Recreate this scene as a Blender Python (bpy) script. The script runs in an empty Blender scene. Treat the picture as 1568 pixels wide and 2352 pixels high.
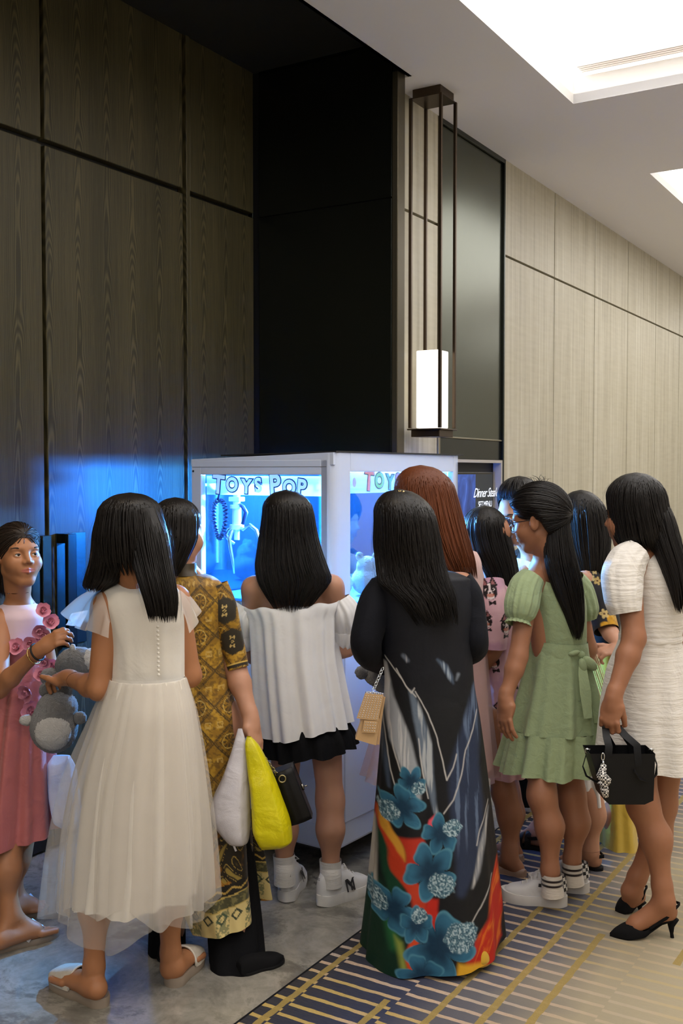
import bpy, bmesh, math, random
import numpy as np
from mathutils import Vector, Matrix

random.seed(7)
rng = np.random.default_rng(7)
sc = bpy.context.scene
COL = sc.collection

# ---------------------------------------------------------------- camera
FPX = 2400.0                      # focal length in pixels of the 1568 x 2352 frame
PITCH = math.radians(2.2)
EYE = 1.6
TH = math.radians(31.3)           # the corridor runs this far to the right of the view
cd = bpy.data.cameras.new('camera')
cd.sensor_fit = 'VERTICAL'
cd.sensor_height = 36.0
cd.lens = 36.0 * FPX / 2352.0
cam = bpy.data.objects.new('camera', cd)
cam.location = (0, 0, EYE)
cam.rotation_euler = (math.pi / 2 - PITCH, 0, 0)
COL.objects.link(cam)
sc.camera = cam

# ---------------------------------------------------------------- world, exposure
w = bpy.data.worlds.new('world')
sc.world = w
w.use_nodes = True
w.node_tree.nodes['Background'].inputs[0].default_value = (0.9, 0.92, 1.0, 1)
w.node_tree.nodes['Background'].inputs[1].default_value = 0.02
sc.view_settings.view_transform = 'Standard'
sc.view_settings.look = 'None'
sc.view_settings.gamma = 1.0
sc.view_settings.use_curve_mapping = False
sc.view_settings.exposure = 0.0
TRAY_GLOW = 2.9
DOWN_W = 20.0
MACHINE_BLUE = 400.0
WALL_WASH = 88.0
MACHINE_WHITE = 14.0


def lamp(name, kind, loc, energy, color, size=0.1, rot=None, **kw):
    l = bpy.data.lights.new(name, kind)
    l.energy = energy
    l.color = color
    if kind == 'AREA':
        l.size = size
    else:
        l.shadow_soft_size = size
    for k, v in kw.items():
        setattr(l, k, v)
    o = bpy.data.objects.new(name, l)
    o.location = loc
    if rot:
        o.rotation_euler = rot
    COL.objects.link(o)
    return o


# ---------------------------------------------------------------- frames
ROOM_M = Matrix.Rotation(-TH, 4, 'Z')


def room(x, y, z=0.0):
    """room coordinates (x across the corridor, y along it) -> world"""
    c, s = math.cos(TH), math.sin(TH)
    return (x * c + y * s, -x * s + y * c, z)


def P(px, py, d):
    """the point seen at a picture position, at depth d along the view"""
    u, v = (px - 784.0) / FPX, (1176.0 - py) / FPX
    yy = math.cos(PITCH) + v * math.sin(PITCH)
    zz = -math.sin(PITCH) + v * math.cos(PITCH)
    return np.array([u / yy * d, d, EYE + zz / yy * d])


def G(px, py, z=0.0):
    """the point seen at a picture position on a level plane at height z"""
    u, v = (px - 784.0) / FPX, (1176.0 - py) / FPX
    yy = math.cos(PITCH) + v * math.sin(PITCH)
    zz = -math.sin(PITCH) + v * math.cos(PITCH)
    t = (z - EYE) / zz
    return np.array([u * t, yy * t, z])


def room_y(px, X):
    """where along a wall at room x = X the picture column px meets it"""
    u = (px - 784.0) / FPX
    c, s = math.cos(TH), math.sin(TH)
    return X * (c + u * s) / (u * c - s)


def to_room(p):
    c, s = math.cos(TH), math.sin(TH)
    return (p[0] * c - p[1] * s, p[0] * s + p[1] * c, p[2])


# ---------------------------------------------------------------- objects
WM = {}


def tag(o, label=None, cat=None, group=None, kind=None):
    if label:
        o['label'] = label
    if cat:
        o['category'] = cat
    if group:
        o['group'] = group
    if kind:
        o['kind'] = kind
    return o


def thing(name, label, cat, loc=(0, 0, 0), rotz=0.0, group=None):
    o = bpy.data.objects.new(name, None)
    o.empty_display_size = 0.1
    COL.objects.link(o)
    o.location = loc
    o.rotation_euler = (0, 0, rotz)
    WM[o.name] = Matrix.Translation(Vector(loc)) @ Matrix.Rotation(rotz, 4, 'Z')
    return tag(o, label, cat, group)


def link(name, me, parent=None, matrix=None):
    o = bpy.data.objects.new(name, me)
    COL.objects.link(o)
    if parent is not None:
        o.parent = parent
        WM[o.name] = WM[parent.name]
    elif matrix is not None:
        o.matrix_world = matrix
        WM[o.name] = matrix.copy()
    else:
        WM[o.name] = Matrix.Identity(4)
    return o


def mesh_np(name, V, Fc, mat, parent=None, local=False, matrix=None, smooth=True, col=None, uv=None):
    """V (n,3); Fc (m,4) or (m,3) int array, or list of index lists"""
    V = np.asarray(V, dtype=np.float64).reshape(-1, 3)
    base = parent if parent is not None else None
    M = WM[base.name] if base is not None else (matrix if matrix is not None else None)
    if M is not None and not local:
        Mi = np.array(M.inverted())
        V = V @ Mi[:3, :3].T + Mi[:3, 3]
    me = bpy.data.meshes.new(name)
    if isinstance(Fc, np.ndarray):
        m, k = Fc.shape
        me.vertices.add(len(V))
        me.vertices.foreach_set('co', V.astype(np.float32).ravel())
        me.loops.add(m * k)
        me.loops.foreach_set('vertex_index', Fc.astype(np.int32).ravel())
        me.polygons.add(m)
        me.polygons.foreach_set('loop_start', (np.arange(m) * k).astype(np.int32))
        me.update(calc_edges=True)
        me.validate()
    else:
        me.from_pydata([tuple(v) for v in V], [], [tuple(f) for f in Fc])
        me.update()
    if smooth:
        me.polygons.foreach_set('use_smooth', np.ones(len(me.polygons), dtype=bool))
    if col is not None:
        a = me.color_attributes.new('Col', 'FLOAT_COLOR', 'POINT')
        c4 = np.ones((len(V), 4), dtype=np.float32)
        c4[:, :3] = col
        a.data.foreach_set('color', c4.ravel())
    if uv is not None:
        l = me.uv_layers.new(name='UVMap')
        vi = np.zeros(len(me.loops), dtype=np.int32)
        me.loops.foreach_get('vertex_index', vi)
        l.data.foreach_set('uv', np.asarray(uv, dtype=np.float32)[vi].ravel())
    if mat is not None:
        me.materials.append(mat)
    return link(name, me, parent, matrix)


class MB:
    """collects boxes, tubes and lofts into one mesh"""

    def __init__(self):
        self.v = []
        self.f = []

    def add(self, verts, faces):
        n = len(self.v)
        self.v += [tuple(map(float, p)) for p in verts]
        self.f += [tuple(i + n for i in f) for f in faces]
        return self

    def box(self, lo, hi, bev=0.0):
        x0, y0, z0 = lo
        x1, y1, z1 = hi
        if bev <= 0:
            vs = [(x, y, z) for x in (x0, x1) for y in (y0, y1) for z in (z0, z1)]
            return self.add(vs, [(0, 1, 3, 2), (4, 6, 7, 5), (0, 4, 5, 1), (2, 3, 7, 6), (0, 2, 6, 4), (1, 5, 7, 3)])
        bm = bmesh.new()
        bmesh.ops.create_cube(bm, size=1.0)
        for q in bm.verts:
            q.co = ((x0 + x1) / 2 + q.co.x * (x1 - x0), (y0 + y1) / 2 + q.co.y * (y1 - y0), (z0 + z1) / 2 + q.co.z * (z1 - z0))
        bmesh.ops.bevel(bm, geom=bm.edges[:], offset=bev, segments=2, affect='EDGES', profile=0.5)
        bm.verts.index_update()
        self.add([q.co[:] for q in bm.verts], [[q.index for q in f.verts] for f in bm.faces])
        bm.free()
        return self

    def tube(self, pts, r, n=8, caps=True, squash=None):
        pts = [np.asarray(p, float) for p in pts]
        m = len(pts)
        rr = r if hasattr(r, '__len__') else [r] * m
        V = []
        prev = None
        for i in range(m):
            t = pts[min(i + 1, m - 1)] - pts[max(i - 1, 0)]
            t = t / (np.linalg.norm(t) + 1e-9)
            if prev is None:
                a = np.array([0, 0, 1.0]) if abs(t[2]) < 0.9 else np.array([1.0, 0, 0])
                nn = np.cross(t, a)
            else:
                nn = prev - t * np.dot(prev, t)
            nn /= np.linalg.norm(nn) + 1e-9
            prev = nn
            b = np.cross(t, nn)
            for k in range(n):
                a = 2 * math.pi * k / n
                V.append(pts[i] + rr[i] * (math.cos(a) * nn + (squash or 1.0) * math.sin(a) * b))
        Fc = []
        for i in range(m - 1):
            for k in range(n):
                k2 = (k + 1) % n
                Fc.append((i * n + k, i * n + k2, (i + 1) * n + k2, (i + 1) * n + k))
        if caps:
            Fc.append(tuple(range(n - 1, -1, -1)))
            Fc.append(tuple((m - 1) * n + k for k in range(n)))
        return self.add(V, Fc)

    def ball(self, c, r, n=12, axes=None):
        rx, ry, rz = (r, r, r) if not hasattr(r, '__len__') else r
        A = np.eye(3) if axes is None else np.asarray(axes)
        V = []
        m = max(6, n // 2)
        for i in range(m + 1):
            th = math.pi * i / m
            for k in range(n):
                ph = 2 * math.pi * k / n
                q = np.array([rx * math.sin(th) * math.cos(ph), ry * math.sin(th) * math.sin(ph), rz * math.cos(th)])
                V.append(np.asarray(c) + q @ A)
        Fc = []
        for i in range(m):
            for k in range(n):
                k2 = (k + 1) % n
                Fc.append((i * n + k, (i + 1) * n + k, (i + 1) * n + k2, i * n + k2))
        return self.add(V, Fc)

    def prism(self, poly, axis_off):
        """poly: list of 3d points (planar outline), extruded by axis_off"""
        n = len(poly)
        o = np.asarray(axis_off, float)
        V = [np.asarray(p, float) for p in poly] + [np.asarray(p, float) + o for p in poly]
        Fc = [tuple(range(n)), tuple(range(2 * n - 1, n - 1, -1))]
        for i in range(n):
            j = (i + 1) % n
            Fc.append((i, i + n, j + n, j))
        return self.add(V, Fc)

    def build(self, name, mat, parent=None, local=False, matrix=None, smooth=False):
        return mesh_np(name, self.v, self.f, mat, parent, local, matrix, smooth)


def auto_smooth(o, ang=35):
    """smooth shading with crisp edges kept"""
    me = o.data
    bm = bmesh.new()
    bm.from_mesh(me)
    lim = math.radians(ang)
    for e in bm.edges:
        e.smooth = not (len(e.link_faces) == 2 and e.calc_face_angle(0) > lim)
    for f in bm.faces:
        f.smooth = True
    bm.to_mesh(me)
    bm.free()
    return o


# ---------------------------------------------------------------- materials
def lin(c):
    """sRGB 0-255 -> linear"""
    return tuple((x / 255 / 12.92) if x / 255 <= 0.04045 else ((x / 255 + 0.055) / 1.055) ** 2.4 for x in c)


class NT:
    def __init__(self, name):
        self.m = bpy.data.materials.new(name)
        self.m.use_nodes = True
        self.t = self.m.node_tree
        self.b = self.t.nodes['Principled BSDF']
        self.out = self.t.nodes['Material Output']

    def n(self, kind, **kw):
        nd = self.t.nodes.new(kind)
        for k, v in kw.items():
            if k.startswith('i_'):
                nd.inputs[k[2:].replace('_', ' ')].default_value = v
            else:
                setattr(nd, k, v)
        return nd

    def l(self, a, b):
        self.t.links.new(a, b)

    def math(self, op, a, b=None, c=None):
        nd = self.n('ShaderNodeMath', operation=op)
        for i, x in enumerate((a, b, c)):
            if x is None:
                continue
            if isinstance(x, (int, float)):
                nd.inputs[i].default_value = x
            else:
                self.l(x, nd.inputs[i])
        return nd.outputs[0]

    def mix(self, fac, a, b):
        nd = self.n('ShaderNodeMix', data_type='RGBA')
        for sock, x in ((nd.inputs[0], fac), (nd.inputs[6], a), (nd.inputs[7], b)):
            if isinstance(x, (int, float)):
                sock.default_value = x
            elif isinstance(x, tuple):
                sock.default_value = (*x[:3], 1)
            else:
                self.l(x, sock)
        return nd.outputs[2]

    def coord(self, scale=(1, 1, 1), kind='Object'):
        tc = self.n('ShaderNodeTexCoord')
        mp = self.n('ShaderNodeMapping')
        mp.inputs['Scale'].default_value = scale
        self.l(tc.outputs[kind], mp.inputs[0])
        return mp.outputs[0]

    def noise(self, vec, scale=5, detail=4, rough=0.5, dist=0.0):
        nd = self.n('ShaderNodeTexNoise')
        nd.inputs['Scale'].default_value = scale
        nd.inputs['Detail'].default_value = detail
        nd.inputs['Roughness'].default_value = rough
        nd.inputs['Distortion'].default_value = dist
        if vec is not None:
            self.l(vec, nd.inputs[0])
        return nd.outputs['Fac']

    def ramp(self, fac, stops):
        nd = self.n('ShaderNodeValToRGB')
        cr = nd.color_ramp
        while len(cr.elements) < len(stops):
            cr.elements.new(0.5)
        for e, (p, c) in zip(cr.elements, stops):
            e.position = p
            e.color = (*c[:3], 1)
        self.l(fac, nd.inputs[0])
        return nd.outputs[0]

    def bump(self, h, strength=0.3, dist=0.01):
        nd = self.n('ShaderNodeBump')
        nd.inputs['Strength'].default_value = strength
        nd.inputs['Distance'].default_value = dist
        self.l(h, nd.inputs['Height'])
        self.l(nd.outputs[0], self.b.inputs['Normal'])

    def base(self, c):
        if isinstance(c, tuple):
            self.b.inputs['Base Color'].default_value = (*c[:3], 1)
        else:
            self.l(c, self.b.inputs['Base Color'])

    def set(self, **kw):
        for k, v in kw.items():
            self.b.inputs[k.replace('_', ' ')].default_value = v
        return self


MATS = {}


def plain(name, color, rough=0.5, metal=0.0, spec=0.5, **kw):
    if name in MATS:
        return MATS[name]
    t = NT(name)
    t.base(tuple(color))
    t.set(Roughness=rough, Metallic=metal)
    t.b.inputs['Specular IOR Level'].default_value = spec
    v = t.coord()
    h = t.noise(v, kw.get('bs', 60), 3)
    t.base(t.mix(t.math('MULTIPLY', h, kw.get('var', 0.25)), tuple(color), tuple(c * 0.75 for c in color)))
    if kw.get('bump', 0):
        t.bump(h, kw['bump'], 0.004)
    MATS[name] = t.m
    return t.m


def fabric(name, color, rough=0.85, weave=900, crease=0.25, sheen=0.2, alpha=1.0, color2=None, vcol=False, stripes=None, trans=0.0, cs=9, spec=0.2):
    if name in MATS:
        return MATS[name]
    t = NT(name)
    v = t.coord()
    if vcol:
        base = t.n('ShaderNodeVertexColor', layer_name='Col').outputs[0]
    else:
        nz = t.noise(v, 14, 4)
        base = t.mix(t.math('MULTIPLY', nz, 0.5), tuple(color), tuple(color2 or [c * 0.85 for c in color]))
    t.base(base)
    t.set(Roughness=rough)
    t.b.inputs['Specular IOR Level'].default_value = spec
    t.b.inputs['Sheen Weight'].default_value = sheen
    t.b.inputs['Sheen Roughness'].default_value = 0.5
    n1 = t.noise(v, cs, 3, 0.55, 0.6)
    n2 = t.noise(v, weave, 2)
    h = t.math('ADD', t.math('MULTIPLY', n1, 1.0), t.math('MULTIPLY', n2, 0.06))
    if stripes:
        sv = t.coord((stripes[0] * 0.12, stripes[0] * 0.12, stripes[0]))
        n3 = t.noise(sv, 1.0, 3, 0.6, 0.2)
        h = t.math('ADD', h, t.math('MULTIPLY', n3, stripes[1]))
    t.bump(h, crease, 0.03)
    if trans > 0 or alpha < 1:
        tr = t.n('ShaderNodeBsdfTransparent')
        tl = t.n('ShaderNodeBsdfTranslucent')
        tl.inputs[0].default_value = (*color[:3], 1)
        m1 = t.n('ShaderNodeMixShader')
        m1.inputs[0].default_value = trans
        t.l(t.b.outputs[0], m1.inputs[1])
        t.l(tl.outputs[0], m1.inputs[2])
        m2 = t.n('ShaderNodeMixShader')
        m2.inputs[0].default_value = 1 - alpha
        t.l(m1.outputs[0], m2.inputs[1])
        t.l(tr.outputs[0], m2.inputs[2])
        t.l(m2.outputs[0], t.out.inputs[0])
    MATS[name] = t.m
    return t.m


def glow(name, color, strength):
    if name in MATS:
        return MATS[name]
    t = NT(name)
    t.base(tuple(color))
    t.b.inputs['Emission Color'].default_value = (*color[:3], 1)
    t.b.inputs['Emission Strength'].default_value = strength
    MATS[name] = t.m
    return t.m


def pane(name, tint, gloss=0.06, diffuse=0.0):
    if name in MATS:
        return MATS[name]
    t = NT(name)
    tr = t.n('ShaderNodeBsdfTransparent')
    tr.inputs[0].default_value = (*tint, 1)
    gl = t.n('ShaderNodeBsdfGlossy')
    gl.inputs['Roughness'].default_value = 0.02
    fr = t.n('ShaderNodeFresnel')
    fr.inputs[0].default_value = 1.45
    m = t.n('ShaderNodeMixShader')
    t.l(t.math('MULTIPLY', fr.outputs[0], 0.45), m.inputs[0])
    src = tr.outputs[0]
    if diffuse > 0:
        tl = t.n('ShaderNodeBsdfTranslucent')
        tl.inputs[0].default_value = (*tint, 1)
        df = t.n('ShaderNodeBsdfDiffuse')
        df.inputs[0].default_value = (*tint, 1)
        a = t.n('ShaderNodeMixShader')
        a.inputs[0].default_value = 0.5
        t.l(tl.outputs[0], a.inputs[1])
        t.l(df.outputs[0], a.inputs[2])
        b = t.n('ShaderNodeMixShader')
        b.inputs[0].default_value = diffuse
        t.l(src, b.inputs[1])
        t.l(a.outputs[0], b.inputs[2])
        src = b.outputs[0]
    t.l(src, m.inputs[1])
    t.l(gl.outputs[0], m.inputs[2])
    t.l(m.outputs[0], t.out.inputs[0])
    MATS[name] = t.m
    return t.m


def dark_wood():
    t = NT('dark_stained_oak')
    tc = t.n('ShaderNodeTexCoord')
    sx = t.n('ShaderNodeSeparateXYZ')
    t.l(tc.outputs['Object'], sx.inputs[0])
    wob = t.noise(t.coord((2.5, 2.5, 0.9)), 1.0, 3, 0.5)
    leaf = t.math('SUBTRACT', t.math('FRACT', t.math('DIVIDE', t.math('ADD', sx.outputs[1], t.math('MULTIPLY', wob, 0.05)), 0.17)), 0.5)
    arch = t.math('MULTIPLY', t.math('MULTIPLY', leaf, leaf), 7.0)
    ph = t.math('ADD', t.math('ADD', arch, sx.outputs[2]), t.math('MULTIPLY', wob, 2.2))
    ring = t.math('SINE', t.math('MULTIPLY', ph, 58.0))
    ring = t.math('MULTIPLY', t.math('ADD', ring, 1.0), 0.5)
    fine = t.noise(t.coord((260, 260, 3)), 1.0, 3, 0.6)
    broad = t.noise(t.coord((6, 6, 0.5)), 1.0, 3, 0.6)
    f = t.math('ADD', t.math('ADD', t.math('MULTIPLY', ring, 0.30), t.math('MULTIPLY', broad, 0.35)), t.math('MULTIPLY', fine, 0.5))
    t.base(t.ramp(f, [(0.25, lin((32, 29, 15))), (0.55, lin((56, 51, 31))), (0.85, lin((88, 79, 52)))]))
    t.set(Roughness=0.46)
    t.b.inputs['Specular IOR Level'].default_value = 0.25
    t.bump(fine, 0.15, 0.003)
    return t.m


def pale_wood():
    t = NT('pale_sycamore_veneer')
    a = t.noise(t.coord((30, 30, 0.35)), 1.0, 5, 0.6, 0.3)
    b = t.noise(t.coord((9, 9, 1.2)), 1.0, 4, 0.6, 1.2)
    c = t.noise(t.coord((5, 5, 40)), 1.0, 2)
    f = t.math('ADD', t.math('MULTIPLY', a, 0.6), t.math('ADD', t.math('MULTIPLY', b, 0.3), t.math('MULTIPLY', c, 0.12)))
    t.base(t.ramp(f, [(0.3, lin((150, 142, 120))), (0.5, lin((182, 175, 154))), (0.72, lin((204, 199, 182)))]))
    t.set(Roughness=0.45)
    return t.m


def brushed(name, col, rough, aniso=0.85):
    t = NT(name)
    n = t.noise(t.coord((3, 3, 900)), 1.0, 3)
    n2 = t.noise(t.coord((700, 700, 6)), 1.0, 3)
    t.base(t.mix(t.math('MULTIPLY', n2, 0.6), tuple(col), tuple(c * 0.6 for c in col)))
    t.set(Roughness=rough, Metallic=0.9, Anisotropic=aniso)
    t.b.inputs['Anisotropic Rotation'].default_value = 0.25
    tg = t.n('ShaderNodeTangent', direction_type='RADIAL', axis='Z')
    t.l(tg.outputs[0], t.b.inputs['Tangent'])
    t.bump(n2, 0.06, 0.002)
    return t.m


def marble():
    t = NT('grey_veined_marble')
    v = t.coord((1, 1, 1))
    a = t.noise(v, 3.2, 9, 0.68, 0.35)
    b = t.noise(v, 9.0, 6, 0.65, 0.8)
    vein = t.math('ABSOLUTE', t.math('SUBTRACT', a, 0.5))
    vein = t.math('SUBTRACT', 1.0, t.math('MINIMUM', t.math('MULTIPLY', vein, 16), 1.0))
    base = t.ramp(t.math('ADD', t.math('MULTIPLY', a, 0.65), t.math('MULTIPLY', b, 0.35)),
                  [(0.32, lin((82, 80, 74))), (0.5, lin((118, 114, 105))), (0.68, lin((158, 153, 142)))])
    t.base(t.mix(t.math('MULTIPLY', vein, 0.35), base, lin((178, 172, 160))))
    t.set(Roughness=0.16)
    return t.m


def carpet_mat():
    t = NT('striped_corridor_carpet')
    tc = t.n('ShaderNodeTexCoord')
    sx = t.n('ShaderNodeSeparateXYZ')
    t.l(tc.outputs['Object'], sx.inputs[0])
    X, Y = sx.outputs[0], sx.outputs[1]
    wob = t.math('MULTIPLY', t.math('SUBTRACT', t.noise(tc.outputs['Object'], 18, 3), 0.5), 0.012)
    Yw = t.math('ADD', Y, wob)
    Xw = t.math('ADD', X, wob)
    fine = t.noise(tc.outputs['Object'], 420, 3, 0.7)
    fine2 = t.noise(t.coord((25, 190, 1)), 1.0, 3, 0.7)
    # ground colour goes from charcoal navy at the border to sand in the middle of the corridor
    g = t.math('ADD', X, t.math('MULTIPLY', t.math('SUBTRACT', t.noise(tc.outputs['Object'], 1.6, 3), 0.5), 0.5))
    g = t.math('MULTIPLY', t.math('ADD', g, 1.9), 0.55)
    ground = t.ramp(g, [(0.0, lin((30, 31, 38))), (0.22, lin((34, 46, 78))), (0.36, lin((92, 92, 102))), (0.48, lin((158, 148, 126))), (0.9, lin((182, 170, 142)))])
    ground = t.mix(t.math('MULTIPLY', fine2, 0.28), ground, lin((120, 110, 92)))
    # cross stripes
    seg = t.math('MULTIPLY', t.math('FLOOR', t.math('MULTIPLY', t.math('ADD', X, 2.0), 3.7)), 0.021)
    ph = t.math('FRACT', t.math('DIVIDE', t.math('ADD', t.math('ADD', Yw, seg), 40.0), 0.064))
    st = t.math('LESS_THAN', ph, 0.26)
    pink = t.ramp(t.noise(t.coord((2.2, 2.2, 1)), 1.0, 2), [(0.4, lin((196, 168, 98))), (0.55, lin((206, 178, 152))), (0.7, lin((186, 176, 164)))])
    fade = t.ramp(g, [(0.30, (1, 1, 1)), (0.52, (0.35, 0.35, 0.35))])
    stm = t.math('MULTIPLY', t.math('MULTIPLY', st, fade), t.math('ADD', 0.40, t.math('MULTIPLY', fine, 0.7)))
    c = t.mix(stm, ground, pink)
    # long gold lines along the corridor
    lines = None
    for x0, wd, lo, hi in ((-1.748, 0.011, -9, 40), (-1.49, 0.011, -9, 2.72), (-1.335, 0.011, -9, 40), (-1.2, 0.012, -9, 40), (-1.075, 0.012, -9, 3.5), (-0.62, 0.014, -9, 2.6), (-0.8, 0.012, 3.4, 40), (-0.2, 0.012, 1.5, 40), (0.5, 0.012, -9, 40), (1.3, 0.012, -9, 40)):
        a = t.math('LESS_THAN', t.math('ABSOLUTE', t.math('SUBTRACT', Xw, x0)), wd)
        a = t.math('MULTIPLY', a, t.math('MULTIPLY', t.math('GREATER_THAN', Y, lo), t.math('LESS_THAN', Y, hi)))
        lines = a if lines is None else t.math('MAXIMUM', lines, a)
    c = t.mix(t.math('MULTIPLY', lines, 0.9), c, t.mix(fine, lin((126, 106, 52)), lin((170, 148, 92))))
    edge = t.math('LESS_THAN', X, -1.797)
    c = t.mix(edge, c, lin((24, 24, 28)))
    t.base(c)
    t.set(Roughness=0.95)
    t.b.inputs['Specular IOR Level'].default_value = 0.1
    t.bump(fine, 0.5, 0.004)
    return t.m


def skin(name, col):
    if name in MATS:
        return MATS[name]
    t = NT(name)
    vc = t.n('ShaderNodeVertexColor', layer_name='Col').outputs[0]
    v = t.coord()
    n = t.noise(v, 30, 4)
    t.base(t.mix(t.math('MULTIPLY', n, 0.3), vc, t.mix(0.5, vc, tuple(c * 0.7 for c in col))))
    t.set(Roughness=0.5)
    t.b.inputs['Specular IOR Level'].default_value = 0.35
    t.b.inputs['Subsurface Weight'].default_value = 0.06
    t.b.inputs['Subsurface Radius'].default_value = (0.012, 0.005, 0.003)
    t.b.inputs['Subsurface Scale'].default_value = 0.5
    t.bump(t.noise(v, 700, 2), 0.05, 0.001)
    MATS[name] = t.m
    return t.m


def hair_mat(name, c1, c2, rough=0.32):
    if name in MATS:
        return MATS[name]
    t = NT(name)
    uv = t.coord((220, 1.2, 1), 'UV')
    n = t.noise(uv, 1.0, 4, 0.65)
    t.base(t.mix(n, tuple(c1), tuple(c2)))
    t.set(Roughness=rough)
    t.b.inputs['Specular IOR Level'].default_value = 0.22
    t.bump(n, 0.5, 0.002)
    MATS[name] = t.m
    return t.m

# ================================================================ the room
XL, XS, YB = -3.32, -2.56, 4.58       # recess wall, corridor wall, return wall of the recess
ZC, ZR, ZJ = 3.55, 3.72, 2.95         # ceiling, recess ceiling, height of the horizontal joint
YN, YF, XR = -6.0, 17.0, 2.4          # near end, far end, opposite wall
M_DW, M_PW = dark_wood(), pale_wood()
M_GROOVE = plain('groove_black', (0.006, 0.006, 0.006), 0.6)
M_METAL = brushed('dark_brushed_metal', (0.045, 0.050, 0.042), 0.24, 0.6)
M_METAL2 = brushed('olive_brushed_metal', (0.11, 0.12, 0.09), 0.22, 0.6)
M_BRONZE = plain('dark_bronze', (0.075, 0.052, 0.034), 0.32, 0.85)
M_BRASS = plain('aged_brass', (0.30, 0.27, 0.20), 0.35, 0.9)
M_OLIVE = plain('olive_bronze', (0.10, 0.085, 0.055), 0.4, 0.7)
M_CEIL = plain('ceiling_paint', lin((236, 234, 236)), 0.9, bs=300, var=0.05)
M_DARKCEIL = plain('dark_ceiling_panel', (0.016, 0.015, 0.012), 0.5)
M_WHITEP = plain('white_lacquer', lin((226, 226, 230)), 0.35, var=0.05)


def struct(name, mb, mat, parent=None, smooth=False):
    o = mb.build(name, mat, parent, local=True, matrix=None if parent else ROOM_M, smooth=smooth)
    if parent is None:
        o['kind'] = 'structure'
    return o


struct('floor', MB().box((XL - 0.2, YN, -0.1), (-1.803, YF, 0.0)), marble())
cp = struct('carpet', MB().box((-1.805, YN, -0.1), (XR, YF, 0.006)), carpet_mat())
tag(cp, 'navy and sand corridor carpet with pink cross stripes and gold lines', 'carpet')

# recess wall with the tall double door
wl = struct('wall_left', MB().box((XL - 0.25, YN, 0), (XL - 0.045, YB + 0.2, ZR)), M_GROOVE)


def panel(parent, name, mat, lo, hi, bev=0.004):
    return struct(name, MB().box(lo, hi, bev), mat, parent)


y_a, y_b, y_c, y_d, y_e = 1.72, room_y(103, XL), room_y(111, XL), room_y(424, XL), room_y(440, XL)
y_f = room_y(584, XL)
t0, t1 = XL - 0.045, XL
for k, (ya, yb) in enumerate(((-5.9, -3.7), (-3.68, -1.02), (-1.0, 0.3), (0.32, 1.70), (y_a, y_b), (y_c, y_d), (y_e, y_f))):
    panel(wl, 'wood_panel', M_DW, (t0, ya, ZJ + 0.025), (t1, yb, ZR))
for ya, yb in ((-5.9, -3.7), (-3.68, -1.02), (-1.0, 0.3)):
    panel(wl, 'wood_panel', M_DW, (t0, ya, 0.1), (t1, yb, ZJ))
panel(wl, 'wood_panel', M_DW, (t0, 0.32, 0.1), (t1, 1.70, ZJ))
panel(wl, 'wood_panel', M_DW, (t0, y_e, 0.1), (t1, y_f, ZJ))
panel(wl, 'door_jamb', M_DW, (t0, y_d + 0.012, 0), (t1 + 0.012, y_e - 0.012, ZR))
panel(wl, 'corner_trim', M_METAL, (t0, y_f + 0.012, 0), (t1 - 0.015, YB, ZR))
struct('baseboard_left', MB().box((XL - 0.03, YN, 0), (XL + 0.006, 1.70, 0.1)).box((XL - 0.03, y_e, 0), (XL + 0.006, YB, 0.1)), M_GROOVE)
for k, (ya, yb, s) in enumerate(((y_a, y_b, -1), (y_c, y_d, 1))):
    dr = struct('door_%d' % (k + 1), MB().box((t0, ya, 0.012), (t1, yb, ZJ), 0.004), M_DW)
    tag(dr, ('tall dark oak door leaf behind the person in pink' if k == 0 else 'tall dark oak door leaf beside the white claw machine'), 'door')
    struct('kick_plate', MB().box((t1, ya + 0.01, 0.012), (t1 + 0.004, yb - 0.01, 0.2)), M_GROOVE, dr)
    # pull handle: a flat back plate with a deep grip bar standing on two returns
    y0 = yb - 0.035 if s < 0 else ya + 0.035
    h = struct('handle_plate', MB().box((t1, min(y0, y0 + s * 0.17), 0.86), (t1 + 0.008, max(y0, y0 + s * 0.17), 1.34), 0.002), M_METAL2, dr)
    yy = sorted((y0 - s * 0.0, y0 + s * 0.05))
    g = MB().box((t1 + 0.055, yy[0], 0.86), (t1 + 0.075, yy[1], 1.34), 0.003)
    for z0 in (0.86, 1.30):
        g.box((t1 + 0.008, yy[0], z0), (t1 + 0.056, yy[1], z0 + 0.04))
    struct('grip_bar', g, M_METAL, dr)

# return wall of the recess: two dark metal sheets and its end post
wb = struct('wall_back', MB().box((XL - 0.1, YB + 0.012, 0), (XS + 0.10, YB + 0.07, ZR)), M_GROOVE)
panel(wb, 'metal_sheet', M_METAL, (XL + 0.02, YB, 0.1), (-2.495, YB + 0.014, ZJ), 0.002)
panel(wb, 'metal_sheet', M_METAL, (XL + 0.02, YB, ZJ + 0.006), (-2.495, YB + 0.014, ZR), 0.002)
panel(wb, 'end_post', M_OLIVE, (-2.49, YB - 0.006, 0), (-2.458, YB + 0.07, ZC + 0.01), 0.003)

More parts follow.
